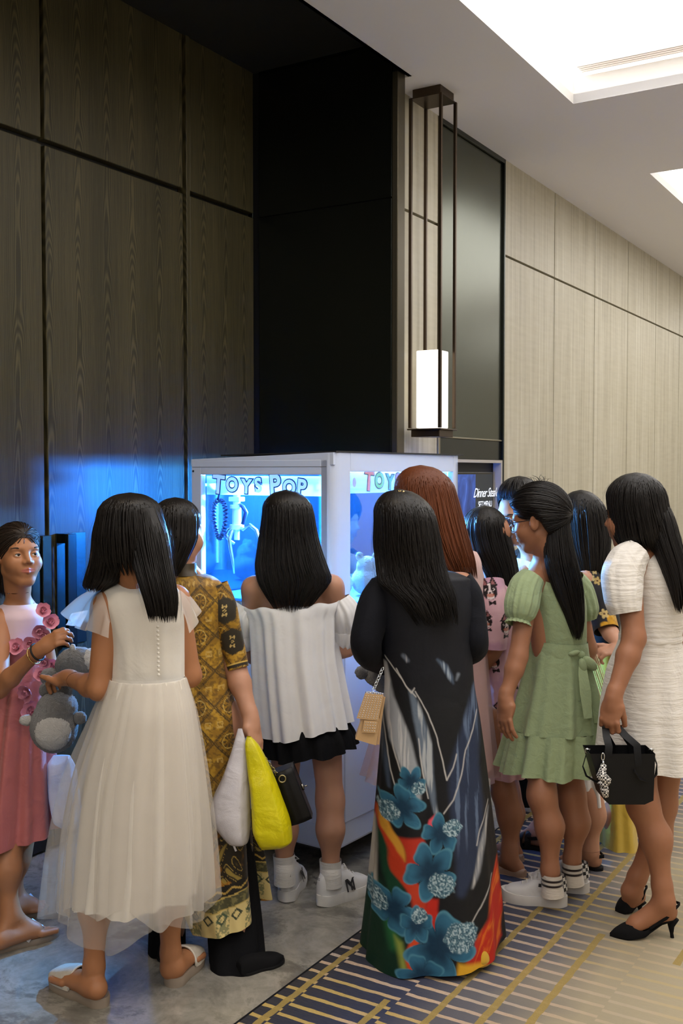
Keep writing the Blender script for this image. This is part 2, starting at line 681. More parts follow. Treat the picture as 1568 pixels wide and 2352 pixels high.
# the pale corridor wall
ws = struct('wall_side', MB().box((XS - 0.3, YB + 0.075, 0), (XS - 0.06, YF, ZC + 0.1)), M_GROOVE)
y5, y6 = room_y(1004, XS), room_y(1156, XS)
xs0 = XS - 0.06
for ya, yb in [(YB + 0.075, y5)] + [(y6 + 0.9 * k, y6 + 0.9 * (k + 1)) for k in range(11)]:
    panel(ws, 'veneer_panel', M_PW, (xs0, ya + 0.006, 0.1), (XS, yb - 0.006, ZJ), 0.002)
    panel(ws, 'veneer_panel', M_PW, (xs0, ya + 0.006, ZJ + 0.014), (XS, yb - 0.006, ZC), 0.002)
struct('baseboard_side', MB().box((xs0, YB + 0.075, 0), (XS + 0.004, y5, 0.1)).box((xs0, y6, 0), (XS + 0.004, YF, 0.1)), M_METAL)
# dark sheet bay with the screen niche
zn = 1.655
panel(ws, 'metal_sheet', M_METAL2, (xs0, y5 + 0.03, 1.80), (XS - 0.012, y6 - 0.02, ZC - 0.03), 0.002)
panel(ws, 'metal_sheet', M_METAL, (xs0, y5 + 0.03, zn + 0.02), (XS - 0.012, y6 - 0.02, 1.792), 0.002)
panel(ws, 'bay_frame', M_BRASS, (xs0, y5, 0), (XS + 0.004, y5 + 0.028, ZC), 0.002)
panel(ws, 'bay_frame', M_METAL, (xs0, y6 - 0.018, 0), (XS + 0.004, y6, ZC), 0.002)
panel(ws, 'bay_frame', M_METAL, (xs0, y5 + 0.028, ZC - 0.028), (XS + 0.004, y6 - 0.018, ZC), 0.002)
panel(ws, 'shadow_rail', M_BRASS, (xs0, y5 + 0.03, 1.792), (XS - 0.004, y6 - 0.02, 1.80), 0.001)
nf = MB().box((XS - 0.055, y5 + 0.03, zn), (XS + 0.0, y6 - 0.02, zn + 0.018)).box((XS - 0.055, y6 - 0.04, 0.5), (XS, y6 - 0.02, zn)).box((XS - 0.055, y5 + 0.03, 0.5), (XS, y5 + 0.05, zn)).box((XS - 0.055, y5 + 0.03, 0.48), (XS, y6 - 0.02, 0.5))
struct('niche_frame', nf, plain('niche_grey', lin((176, 170, 160)), 0.5), ws)
panel(ws, 'metal_sheet', M_METAL, (xs0, y5 + 0.03, 0.1), (XS - 0.012, y6 - 0.02, 0.48), 0.002)

# walls that the photograph does not show
M_PLASTER = plain('plaster_white', lin((214, 212, 208)), 0.9, var=0.05)
struct('wall_right', MB().box((XR, YN, 0), (XR + 0.2, YF, ZC + 0.5)), M_PLASTER)
struct('wall_far', MB().box((XS - 0.3, YF, 0), (XR + 0.2, YF + 0.2, ZC + 0.5)), M_PW)
struct('wall_near', MB().box((XL - 0.3, YN - 0.2, 0), (XR + 0.2, YN, ZR + 0.5)), M_DW)

# ceiling with luminous trays
TRAYS = [(0.9 - 6.05, 5.44 - 6.05), (0.9, 5.44), (6.955, 11.495), (13.0, 16.6)]
TX0, TX1 = -1.87, 1.55
cb = MB()
cb.box((-2.44, YN, ZC), (TX0, YF, ZC + 0.05)).box((XS - 0.1, YB + 0.07, ZC), (-2.44, YF, ZC + 0.05)).box((TX1, YN, ZC), (XR, YF, ZC + 0.05))
ys = [YN] + [y for tr in TRAYS for y in tr] + [YF]
for k in range(0, len(ys), 2):
    if ys[k + 1] > ys[k]:
        cb.box((TX0, ys[k], ZC), (TX1, ys[k + 1], ZC + 0.05))
ce = struct('ceiling', cb, M_CEIL)
struct('soffit_drop', MB().box((-2.44, YN, ZC), (-2.42, YB + 0.07, ZR + 0.05)), M_CEIL, ce)
rc = struct('ceiling_recess', MB().box((XL - 0.2, YN, ZR), (-2.42, YB + 0.2, ZR + 0.05)), M_DARKCEIL)
for ya in (0.3, 2.5):
    struct('ceiling_panel', MB().box((XL, ya, ZR - 0.012), (-2.46, ya + 2.06, ZR), 0.003), M_DARKCEIL, rc)
M_TRAY = glow('tray_cove_glow', (1.0, 0.975, 0.95), TRAY_GLOW)  # tray top itself glows, standing in for hidden LED strips in the cove
M_LIP = plain('tray_white', lin((235, 232, 226)), 0.8, var=0.05)
for k, (ya, yb) in enumerate(TRAYS):
    ya = max(ya, YN + 0.2)
    lip = MB()
    zt = ZC + 0.135
    lip.box((TX0 - 0.02, ya, ZC + 0.001), (TX0, yb, zt)).box((TX1, ya, ZC + 0.001), (TX1 + 0.02, yb, zt))
    lip.box((TX0, ya - 0.02, ZC + 0.001), (TX1, ya, zt)).box((TX0, yb, ZC + 0.001), (TX1, yb + 0.02, zt))
    t = lip.build('ceiling_tray', M_LIP, None, local=True, matrix=ROOM_M)
    tag(t, ('rectangular white luminous ceiling tray with a slot grille, above the queue' if k == 1 else 'white luminous ceiling tray further along the corridor above the pale wall' if k == 2 else 'white luminous ceiling tray out at the end of the corridor' if k == 3 else 'white luminous ceiling tray at the entrance end'), 'ceiling light', 'luminous trays along the corridor')
    struct('cove_glow_panel', MB().box((TX0 - 0.2, ya - 0.2, zt + 0.10), (TX1 + 0.2, yb + 0.2, zt + 0.12)), M_TRAY, t)
    sd = MB()
    sd.box((TX0 - 0.22, ya - 0.22, zt - 0.02), (TX0 - 0.2, yb + 0.22, zt + 0.12)).box((TX1 + 0.2, ya - 0.22, zt - 0.02), (TX1 + 0.22, yb + 0.22, zt + 0.12))
    sd.box((TX0 - 0.22, ya - 0.22, zt - 0.02), (TX1 + 0.22, ya - 0.2, zt + 0.12)).box((TX0 - 0.22, yb + 0.2, zt - 0.02), (TX1 + 0.22, yb + 0.22, zt + 0.12))
    struct('cove_side', sd, M_LIP, t)
    for q in range(4):
        struct('grille_slat', MB().box((TX0 + 0.05, yb - 0.02 - q * 0.026, zt + 0.015), (TX1 - 0.05, yb - 0.01 - q * 0.026, zt + 0.03)), plain('grille_beige', lin((222, 212, 204)), 0.6), t)

# recessed downlights (their fittings sit in the ceiling strip)
for k, (x, y, e) in enumerate(((-2.12, 0.6, 1.0), (-2.12, 2.4, 0.45), (-0.9, -0.3 + 0.85, 0.0), (2.0, 1.4, 0.8), (2.0, 3.2, 0.8))):
    if e <= 0:
        continue
    ring = MB()
    V = []
    for q in range(24):
        a = 2 * math.pi * q / 24
        V += [(x + 0.045 * math.cos(a), y + 0.045 * math.sin(a), ZC - 0.002), (x + 0.06 * math.cos(a), y + 0.06 * math.sin(a), ZC - 0.006), (x + 0.06 * math.cos(a), y + 0.06 * math.sin(a), ZC + 0.01)]
    n = 24
    Fc = []
    for q in range(n):
        j = (q + 1) % n
        Fc += [(q * 3, q * 3 + 1, j * 3 + 1, j * 3), (q * 3 + 1, q * 3 + 2, j * 3 + 2, j * 3 + 1)]
    ring.add(V, Fc)
    d = ring.build('downlight', M_WHITEP, None, local=True, matrix=ROOM_M)
    tag(d, ('small round downlight over the entrance end of the dark recess', 'small round downlight in front of the tall oak doors', '', 'small round downlight at the opposite wall near the entrance', 'small round downlight at the opposite wall facing the claw machine')[k], 'downlight', 'recessed downlights')
    struct('lens', MB().add([(x + 0.045 * math.cos(2 * math.pi * q / 24), y + 0.045 * math.sin(2 * math.pi * q / 24), ZC - 0.003) for q in range(24)], [tuple(range(24))]), glow('downlight_lens', (1, 0.85, 0.62), 6.0), d)
    lamp('downlight_lamp', 'SPOT', room(x, y, ZC - 0.03), DOWN_W * 4 * e, (1.0, 0.80, 0.56), 0.05, spot_size=math.radians(110), spot_blend=0.9)

# ---------------------------------------------------------------- hanging lantern
LX, LY, LS = -2.425, 4.895, 0.085
lt = thing('ceiling_lantern', 'tall bronze lantern with four thin posts and a glowing white square shade', 'lamp', room(LX, LY, 1.78), -TH)
zb = 1.795 - 1.78
pl = MB().box((-LS + 0.006, -LS + 0.006, ZC - 1.78 - 0.045), (LS - 0.006, LS - 0.006, ZC - 1.78), 0.002)
pl.build('ceiling_plate', M_BRONZE, lt, local=True)
MB().box((-LS - 0.004, -LS - 0.004, ZC - 1.78 - 0.05), (LS + 0.004, LS + 0.004, ZC - 1.78 - 0.044), 0.001).build('plate_rim', M_BRONZE, lt, local=True)
for sx in (-1, 1):
    for sy in (-1, 1):
        MB().box((sx * LS - 0.008, sy * LS - 0.008, zb + 0.03), (sx * LS + 0.008, sy * LS + 0.008, ZC - 1.78 - 0.045), 0.002).build('post', M_BRONZE, lt, local=True)
MB().box((-LS + 0.004, -LS + 0.004, zb - 0.015), (LS - 0.004, LS - 0.004, zb + 0.02), 0.002).build('base_tray', M_BRONZE, lt, local=True)
MB().box((-LS - 0.012, -LS - 0.012, zb + 0.02), (LS + 0.012, LS + 0.012, zb + 0.027), 0.001).build('base_rim', M_BRONZE, lt, local=True)
sh = MB()
q = LS - 0.022
sh.box((-q, -q, zb + 0.03), (q, q, zb + 0.43), 0.006)
sh.build('shade', glow('lantern_opal_glass', (1.0, 0.95, 0.86), 1.05), lt, local=True)

# ---------------------------------------------------------------- menu screen in the niche
def text_mesh(body, size=0.1, extrude=0.0, offset=0.0, shear=0.0, align='CENTER', space=1.0, res=3):
    cu = bpy.data.curves.new('lettering', 'FONT')
    cu.body = body
    cu.size = size
    cu.extrude = extrude
    cu.offset = offset
    cu.shear = shear
    cu.align_x = align
    cu.align_y = 'CENTER'
    cu.space_character = space
    cu.resolution_u = res
    o = bpy.data.objects.new('lettering', cu)
    COL.objects.link(o)
    me = bpy.data.meshes.new_from_object(o)
    V = np.array([v.co[:] for v in me.vertices]).reshape(-1, 3)
    Fc = [tuple(p.vertices) for p in me.polygons]
    bpy.data.objects.remove(o)
    bpy.data.curves.remove(cu)
    bpy.data.meshes.remove(me)
    return V, Fc


sy0, sy1, sz0, sz1 = 5.50, 6.075, 0.62, 1.585
scr = thing('menu_screen', 'upright black menu display in the wall niche beside the claw machine', 'screen', room(XS - 0.05, sy0, sz0), -TH)
W, H = sy1 - sy0, sz1 - sz0
MB().box((-0.01, -0.014, -0.014), (0.018, W + 0.014, H + 0.014), 0.003).build('bezel', plain('screen_bezel', (0.006, 0.006, 0.007), 0.25), scr, local=True)
MB().box((0.018, 0, 0), (0.020, W, H)).build('display', glow('screen_black', (0.010, 0.014, 0.018), 0.6), scr, local=True)
bl = NT('screen_blue')
bc = bl.ramp(bl.noise(bl.coord((3, 3, 2)), 3, 5, 0.6, 1.0), [(0.3, (0.004, 0.012, 0.06)), (0.6, (0.02, 0.06, 0.26)), (0.8, (0.10, 0.20, 0.55))])
bl.base(bc)
bl.l(bc, bl.b.inputs['Emission Color'])
bl.b.inputs['Emission Strength'].default_value = 0.9
MB().box((0.020, 0, 0), (0.021, W * 0.55, H)).build('picture_panel', bl.m, scr, local=True)
M_TXT = glow('screen_text', (0.85, 0.9, 1.0), 0.8)


def screen_text(body, y, z, size, **kw):
    V, Fc = text_mesh(body, size, **kw)
    L = np.stack([np.full(len(V), 0.0225), y + V[:, 0], z + V[:, 1]], 1)
    return mesh_np('lettering', L, Fc, M_TXT, scr, local=True, smooth=False)


screen_text('Dinner Steak', W * 0.80, H - 0.115, 0.080, shear=0.5, space=0.86)
screen_text('SET MENU', W * 0.80, H - 0.185, 0.052, space=0.85)
screen_text('Every day', W * 0.80, H - 0.25, 0.026, space=0.85)
screen_text('18:00 p.m. - 22:00 p.m.', W * 0.80, H - 0.285, 0.024, space=0.75)

# ================================================================ the claw machine
MZ0, MZ1 = 0.10, 1.678
MW, MD = 0.75, 1.0
mrot = -math.radians(35.0)
CM = thing('claw_machine', 'white claw machine cabinet with blue lit windows and cartoon lettering', 'claw machine', (-0.03, 4.06, 0), mrot)
M_CAB = plain('cabinet_white', lin((200, 208, 226)), 0.38, var=0.06, bump=0.02)
M_BLACK = plain('black_plastic', (0.010, 0.010, 0.011), 0.45)
M_CHROME = plain('polished_steel', (0.75, 0.78, 0.82), 0.15, 1.0)
wz0, wz1 = 0.95, 1.588


def cpart(name, mb, mat, parent=None, smooth=False):
    return mb.build(name, mat, parent or CM, local=True, smooth=smooth)


cpart('cabinet', MB().box((-MW, 0, MZ0), (0, MD, wz0), 0.012), M_CAB)
cpart('front_panel', MB().box((-0.004, 0.07, MZ0 + 0.1), (0.006, MD - 0.07, wz0 - 0.06), 0.004), M_CAB)
cpart('side_panel', MB().box((-MW + 0.06, -0.004, MZ0 + 0.1), (-0.08, 0.004, wz0 - 0.06), 0.003), M_CAB)
# window frames, one for each face: outer rectangle less the opening
T = 0.03


def frame_face(axis, a0, a1, w0, w1, pos, zt0, zt1):
    m = MB()

    def bx(u0, u1, z0, z1):
        if axis == 'x':
            m.box((u0, pos, z0), (u1, pos + T, z1), 0.003)
        else:
            m.box((pos - T, u0, z0), (pos, u1, z1), 0.003)
    bx(a0, w0, wz0, zt1)
    bx(w1, a1, wz0, zt1)
    bx(w0, w1, zt0, zt1)
    bx(w0, w1, wz0 - 0.002, wz0 + 0.03)
    return m


cpart('window_frame', frame_face('x', -MW, -0.03, -MW + 0.055, -0.062, 0.0, wz1, MZ1 - 0.03), M_CAB)
cpart('window_frame', frame_face('y', 0.03, MD, 0.115, MD - 0.045, 0.0, wz1 + 0.012, MZ1 - 0.001), M_CAB)
cpart('window_frame', frame_face('x', -MW, 0.0, -MW + 0.055, -0.045, MD - T, wz1, MZ1 - 0.03), M_CAB)
cpart('window_frame', frame_face('y', T, MD, 0.055, MD - 0.055, -MW + T, wz1, MZ1 - 0.03), M_CAB)
# rounded front corner post
cpv = []
for z in (wz0, MZ1 - 0.004):
    for k in range(9):
        a = -math.pi / 2 + math.pi / 2 * k / 8
        cpv.append((-0.032 + 0.032 * math.cos(a), 0.032 + 0.032 * math.sin(a), z))
    cpv += [(-0.06, 0.032, z), (-0.06, 0.0, z)]
n = 11
cpart('corner_post', MB().add(cpv, [(k, (k + 1) % n, n + (k + 1) % n, n + k) for k in range(n)] + [tuple(range(n))[::-1], tuple(range(n, 2 * n))]), M_CAB, smooth=False)
# roof that falls a little to the back edge, with a dark lid
rf = MB().add([(-MW, 0, MZ1 - 0.024), (-0.004, 0.002, MZ1 - 0.002), (-0.004, MD, MZ1 - 0.002), (-MW, MD, MZ1 - 0.024), (-MW, 0, MZ1 - 0.05), (-0.004, 0.002, MZ1 - 0.05), (-0.004, MD, MZ1 - 0.05), (-MW, MD, MZ1 - 0.05)],
              [(0, 1, 2, 3), (7, 6, 5, 4), (0, 4, 5, 1), (1, 5, 6, 2), (2, 6, 7, 3), (3, 7, 4, 0)])
cpart('roof', rf, M_CAB)
cpart('lid', MB().add([(-0.6, 0.02, MZ1 - 0.012), (0.004, 0.01, MZ1 - 0.001), (0.012, MD + 0.03, MZ1 - 0.001), (-0.6, MD + 0.02, MZ1 - 0.012), (-0.6, 0.02, MZ1 - 0.006), (0.004, 0.01, MZ1 + 0.004), (0.012, MD + 0.03, MZ1 + 0.004), (-0.6, MD + 0.02, MZ1 - 0.006)],
                      [(3, 2, 1, 0), (4, 5, 6, 7), (0, 1, 5, 4), (1, 2, 6, 5), (2, 3, 7, 6), (3, 0, 4, 7)]), M_BLACK)
cpart('seam', MB().box((-MW + 0.005, -0.0008, MZ1 - 0.0585), (-0.035, 0.002, MZ1 - 0.0565)), plain('seam_grey', lin((120, 122, 128)), 0.6))
cpart('bolt', MB().ball((-MW + 0.012, -0.001, MZ1 - 0.075), 0.005, 8), M_BLACK)
G_CLEAR = pane('clear_glass', (0.90, 0.97, 1.0))
G_BLUE = pane('blue_acrylic', (0.30, 0.64, 0.95), diffuse=0.022)
cpart('window_pane', MB().box((-MW + 0.05, 0.010, wz0 + 0.02), (-0.055, 0.014, wz1 + 0.005)), G_CLEAR)
cpart('window_pane', MB().box((-0.014, 0.11, wz0 + 0.02), (-0.010, MD - 0.04, wz1 + 0.015)), G_CLEAR)
cpart('window_pane', MB().box((-MW + 0.05, MD - 0.014, wz0 + 0.02), (-0.04, MD - 0.010, wz1 + 0.005)), G_BLUE)
cpart('window_pane', MB().box((-MW + 0.010, 0.05, wz0 + 0.02), (-MW + 0.014, MD - 0.05, wz1 + 0.005)), G_BLUE)
cpart('prize_deck', MB().box((-MW + 0.03, 0.03, wz0 - 0.02), (-0.03, MD - 0.03, wz0 + 0.12), 0.01), plain('deck_blue', lin((40, 90, 140)), 0.5))
# LED tubes under the roof
M_LED = glow('led_white', (0.55, 0.76, 1.0), MACHINE_WHITE)
cpart('led_tube', MB().tube([(-MW + 0.07, 0.05, wz1 + 0.012), (-0.08, 0.05, wz1 + 0.012)], 0.008), M_LED)
cpart('led_tube', MB().tube([(-0.05, 0.13, wz1 + 0.02), (-0.05, MD - 0.07, wz1 + 0.02)], 0.008), M_LED)
cpart('led_tube', MB().tube([(-0.085, 0.045, wz0 + 0.16), (-0.085, 0.045, wz1 - 0.02)], 0.005), M_LED)
cpart('led_tube', MB().tube([(-0.045, MD - 0.07, wz0 + 0.16), (-0.045, MD - 0.07, wz1 - 0.02)], 0.005), M_LED)
lamp('machine_lamp', 'POINT', tuple(WM[CM.name] @ Vector((-0.42, 0.50, wz1 - 0.045))), MACHINE_BLUE, (0.14, 0.46, 1.0), 0.03)
lamp('added_wash_lamp', 'AREA', tuple(WM[CM.name] @ Vector((-0.21, 0.52, wz1 - 0.045))), WALL_WASH, (0.06, 0.34, 1.0), 0.03, rot=(0, math.radians(90), mrot), shape='RECTANGLE', size_y=0.72)  # extra lamp added to strengthen the blue wash on the door wall
cpart('added_wash_bar', MB().box((-0.205, 0.16, wz1 - 0.06), (-0.195, 0.88, wz1 - 0.03), 0.002), M_LED)  # glowing bar added as a body for the wash lamp
# header sign bands with cartoon letters
M_BAND = pane('sign_acrylic', (0.80, 0.88, 1.0), diffuse=0.75)
cpart('sign_band', MB().box((-MW + 0.06, 0.030, wz1 - 0.085), (-0.07, 0.034, wz1 - 0.005)), M_BAND)
cpart('sign_band', MB().box((-0.034, 0.12, wz1 - 0.075), (-0.030, MD - 0.05, wz1 + 0.01)), M_BAND)
def lett(n, c, r):
    return glow(n, c, 1.0)


M_INK = plain('letter_outline', lin((22, 52, 110)), 0.5)


def toon(face, letters, cols, size, u0, z0, rise):
    u = u0
    for k, (ch, sz, dz) in enumerate(letters):
        if ch == ' ':
            u += size * 0.35
            continue
        V, Fc = text_mesh(ch, size * sz, 0.0, 0.008, 0.0, 'LEFT', 1.0, 4)
        V2, F2 = text_mesh(ch, size * sz, 0.0, 0.0032, 0.0, 'LEFT', 1.0, 4)
        wd = V[:, 0].max() - V[:, 0].min()
        m0 = V[:, 0].min()
        rot = math.radians((-6, 4, -3, 7, -5, 4, -4)[k % 7])
        for (A, Fa, nm, mt, off) in ((V, Fc, 'letter_outline', M_INK, 0.0), (V2, F2, 'letter', cols[k % len(cols)], 0.0015)):
            uu = A[:, 0] - m0
            zz = A[:, 1]
            ur = u + uu * math.cos(rot) - zz * math.sin(rot)
            zr = z0 + dz + uu * math.sin(rot) + zz * math.cos(rot)
            if face == 'x':
                L = np.stack([ur, np.full(len(A), 0.0285 - off), zr], 1)
            else:
                L = np.stack([np.full(len(A), -0.0285 + off), ur, zr], 1)
            mesh_np(nm, L, Fa, mt, CM, local=True, smooth=False)
        u += wd * 0.98 + 0.002


WORD = [('T', 1.15, 0.004), ('O', 0.85, -0.002), ('Y', 0.85, -0.004), ('S', 0.85, -0.004), (' ', 1, 0), ('P', 1.2, -0.002), ('O', 0.85, -0.006), ('P', 0.95, -0.006)]
pale = [glow('letter_pale', (0.50, 0.70, 0.95), 0.7)]
toon('x', WORD, pale, 0.094, -MW + 0.09, wz1 - 0.045, 0)
toon('y', WORD, [lett('letter_red', lin((226, 120, 120)), 0.5), lett('letter_green', lin((110, 205, 160)), 0.5), lett('letter_teal', lin((40, 178, 186)), 0.5), lett('letter_lilac', lin((170, 150, 220)), 0.5)], 0.098, 0.25, wz1 - 0.028, 0)
for yy, mt in ((0.145, 'letter_green'), (0.185, 'letter_lilac'), (0.89, 'letter_lilac'), (0.92, 'letter_teal')):
    cpart('sign_dot', MB().ball((-0.029, yy, wz1 - 0.03), (0.002, 0.013, 0.02), 14), MATS[mt])
# claw carriage, coil cord and prongs
M_CLAW = plain('claw_steel', (0.62, 0.70, 0.80), 0.22, 0.9)
M_WHITEPL = plain('claw_white', lin((225, 232, 240)), 0.4)
M_COIL = plain('coil_navy', lin((14, 34, 78)), 0.4)
cx, cy = -0.590, 0.11
cpart('gantry_rail', MB().tube([(-MW + 0.04, cy, wz1 - 0.03), (-0.05, cy, wz1 - 0.03)], 0.010).tube([(-MW + 0.04, cy + 0.06, wz1 - 0.03), (-0.05, cy + 0.06, wz1 - 0.03)], 0.010), M_CHROME, smooth=True)
cpart('claw_carriage', MB().box((cx - 0.035, cy - 0.03, wz1 - 0.075), (cx + 0.035, cy + 0.09, wz1 - 0.02), 0.006).box((cx - 0.03, cy - 0.02, wz1 - 0.115), (cx + 0.03, cy + 0.02, wz1 - 0.095), 0.003), M_WHITEPL)
hub = cpart('claw_body', MB().tube([(cx, cy, wz1 - 0.07), (cx, cy, wz1 - 0.13)], 0.016, 12).tube([(cx, cy, wz1 - 0.13), (cx, cy, wz1 - 0.145)], 0.030, 12).tube([(cx, cy, wz1 - 0.145), (cx, cy, wz1 - 0.215)], 0.020, 12).tube([(cx, cy, wz1 - 0.215), (cx, cy, wz1 - 0.235)], 0.032, 12).tube([(cx, cy, wz1 - 0.235), (cx, cy, wz1 - 0.28)], 0.012, 12), M_WHITEPL)
auto_smooth(hub)
for k in range(3):
    a = math.radians((-8, 195, 265)[k])
    dx, dy = math.cos(a), math.sin(a)
    zz = wz1 - 0.225
    prof = [(0.012, 0.005), (0.040, -0.012), (0.052, -0.035), (0.036, -0.060), (0.012, -0.072)] if k == 1 else [(0.012, 0.005), (0.045, -0.010), (0.085, 0.012), (0.125, -0.010), (0.150, -0.065), (0.158, -0.13)]
    if k == 2:
        prof = [(0.012, 0.005), (0.030, -0.02), (0.045, -0.05), (0.040, -0.085), (0.026, -0.14), (0.018, -0.20)]
    cpart('claw_prong', MB().tube([(cx + r * dx, cy + r * dy, zz + z) for r, z in prof], [0.007, 0.008, 0.008, 0.008, 0.006, 0.004][:len(prof)], 8), M_CLAW, smooth=True)
coil = []
for i in range(241):
    s = i / 240
    a = -0.5 * math.pi + 0.12 + s * (2 * math.pi - 0.24) + math.pi
    loop = np.array([-MW + 0.098 + 0.034 * math.cos(a) * (1 + 0.25 * math.sin(a)), 0.07, wz1 - 0.19 - 0.082 * math.sin(a) * -1])
    tang = np.array([-0.034 * math.sin(a), 0, 0.082 * math.cos(a)])
    tang /= np.linalg.norm(tang)
    nrm = np.cross(tang, (0, 1, 0))
    b = s * 2 * math.pi * 30
    coil.append(loop + 0.0085 * (math.cos(b) * nrm + math.sin(b) * np.array([0, 1.0, 0])))
cpart('coil_cord', MB().tube(coil, 0.0042, 6), M_COIL, smooth=True)
cpart('feed_cable', MB().tube([(-MW + 0.06, 0.1, wz1 - 0.07), (-MW + 0.09, 0.11, wz1 - 0.03), (-MW + 0.14, 0.13, wz1 - 0.025), (cx - 0.03, cy, wz1 - 0.04)], 0.006, 6).tube([(-MW + 0.085, 0.07, wz1 - 0.12), (-MW + 0.10, 0.07, wz1 - 0.07), (-MW + 0.115, 0.08, wz1 - 0.03)], 0.005, 6), M_COIL, smooth=True)
cpart('hose', MB().tube([(cx + 0.05, cy - 0.02, wz1 - 0.21), (cx + 0.07, cy - 0.02, wz1 - 0.16), (cx + 0.05, cy - 0.02, wz1 - 0.135), (cx + 0.02, cy, wz1 - 0.13)], 0.009, 8), M_COIL, smooth=True)
for (x, y) in ((-0.09, 0.1), (-MW + 0.09, 0.1), (-0.09, MD - 0.1), (-MW + 0.09, MD - 0.1)):
    wm = MB().tube([(x - 0.016, y, 0.042), (x + 0.016, y, 0.042)], 0.042, 20)
    cw = cpart('caster_wheel', wm, M_BLACK)
    cpart('caster_fork', MB().box((x - 0.024, y - 0.02, 0.04), (x - 0.018, y + 0.02, MZ0)).box((x + 0.018, y - 0.02, 0.04), (x + 0.024, y + 0.02, MZ0)), M_CHROME)
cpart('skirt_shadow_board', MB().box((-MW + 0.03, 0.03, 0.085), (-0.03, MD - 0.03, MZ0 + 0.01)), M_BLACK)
cpart('control_ledge', MB().box((-0.01, 0.2, wz0 - 0.08), (0.075, MD - 0.2, wz0 - 0.04), 0.01), M_CAB)
cpart('joystick', MB().tube([(0.035, 0.4, wz0 - 0.04), (0.035, 0.4, wz0 + 0.03)], 0.007, 8).ball((0.035, 0.4, wz0 + 0.04), 0.018, 12), M_BLACK, smooth=True)

# ================================================================ figure tools
def unit(v):
    v = np.asarray(v, float)
    return v / (np.linalg.norm(v) + 1e-12)


def smin(a, b, k):
    h = np.clip(0.5 + 0.5 * (b - a) / k, 0, 1)
    return b + (a - b) * h - k * h * (1 - h)


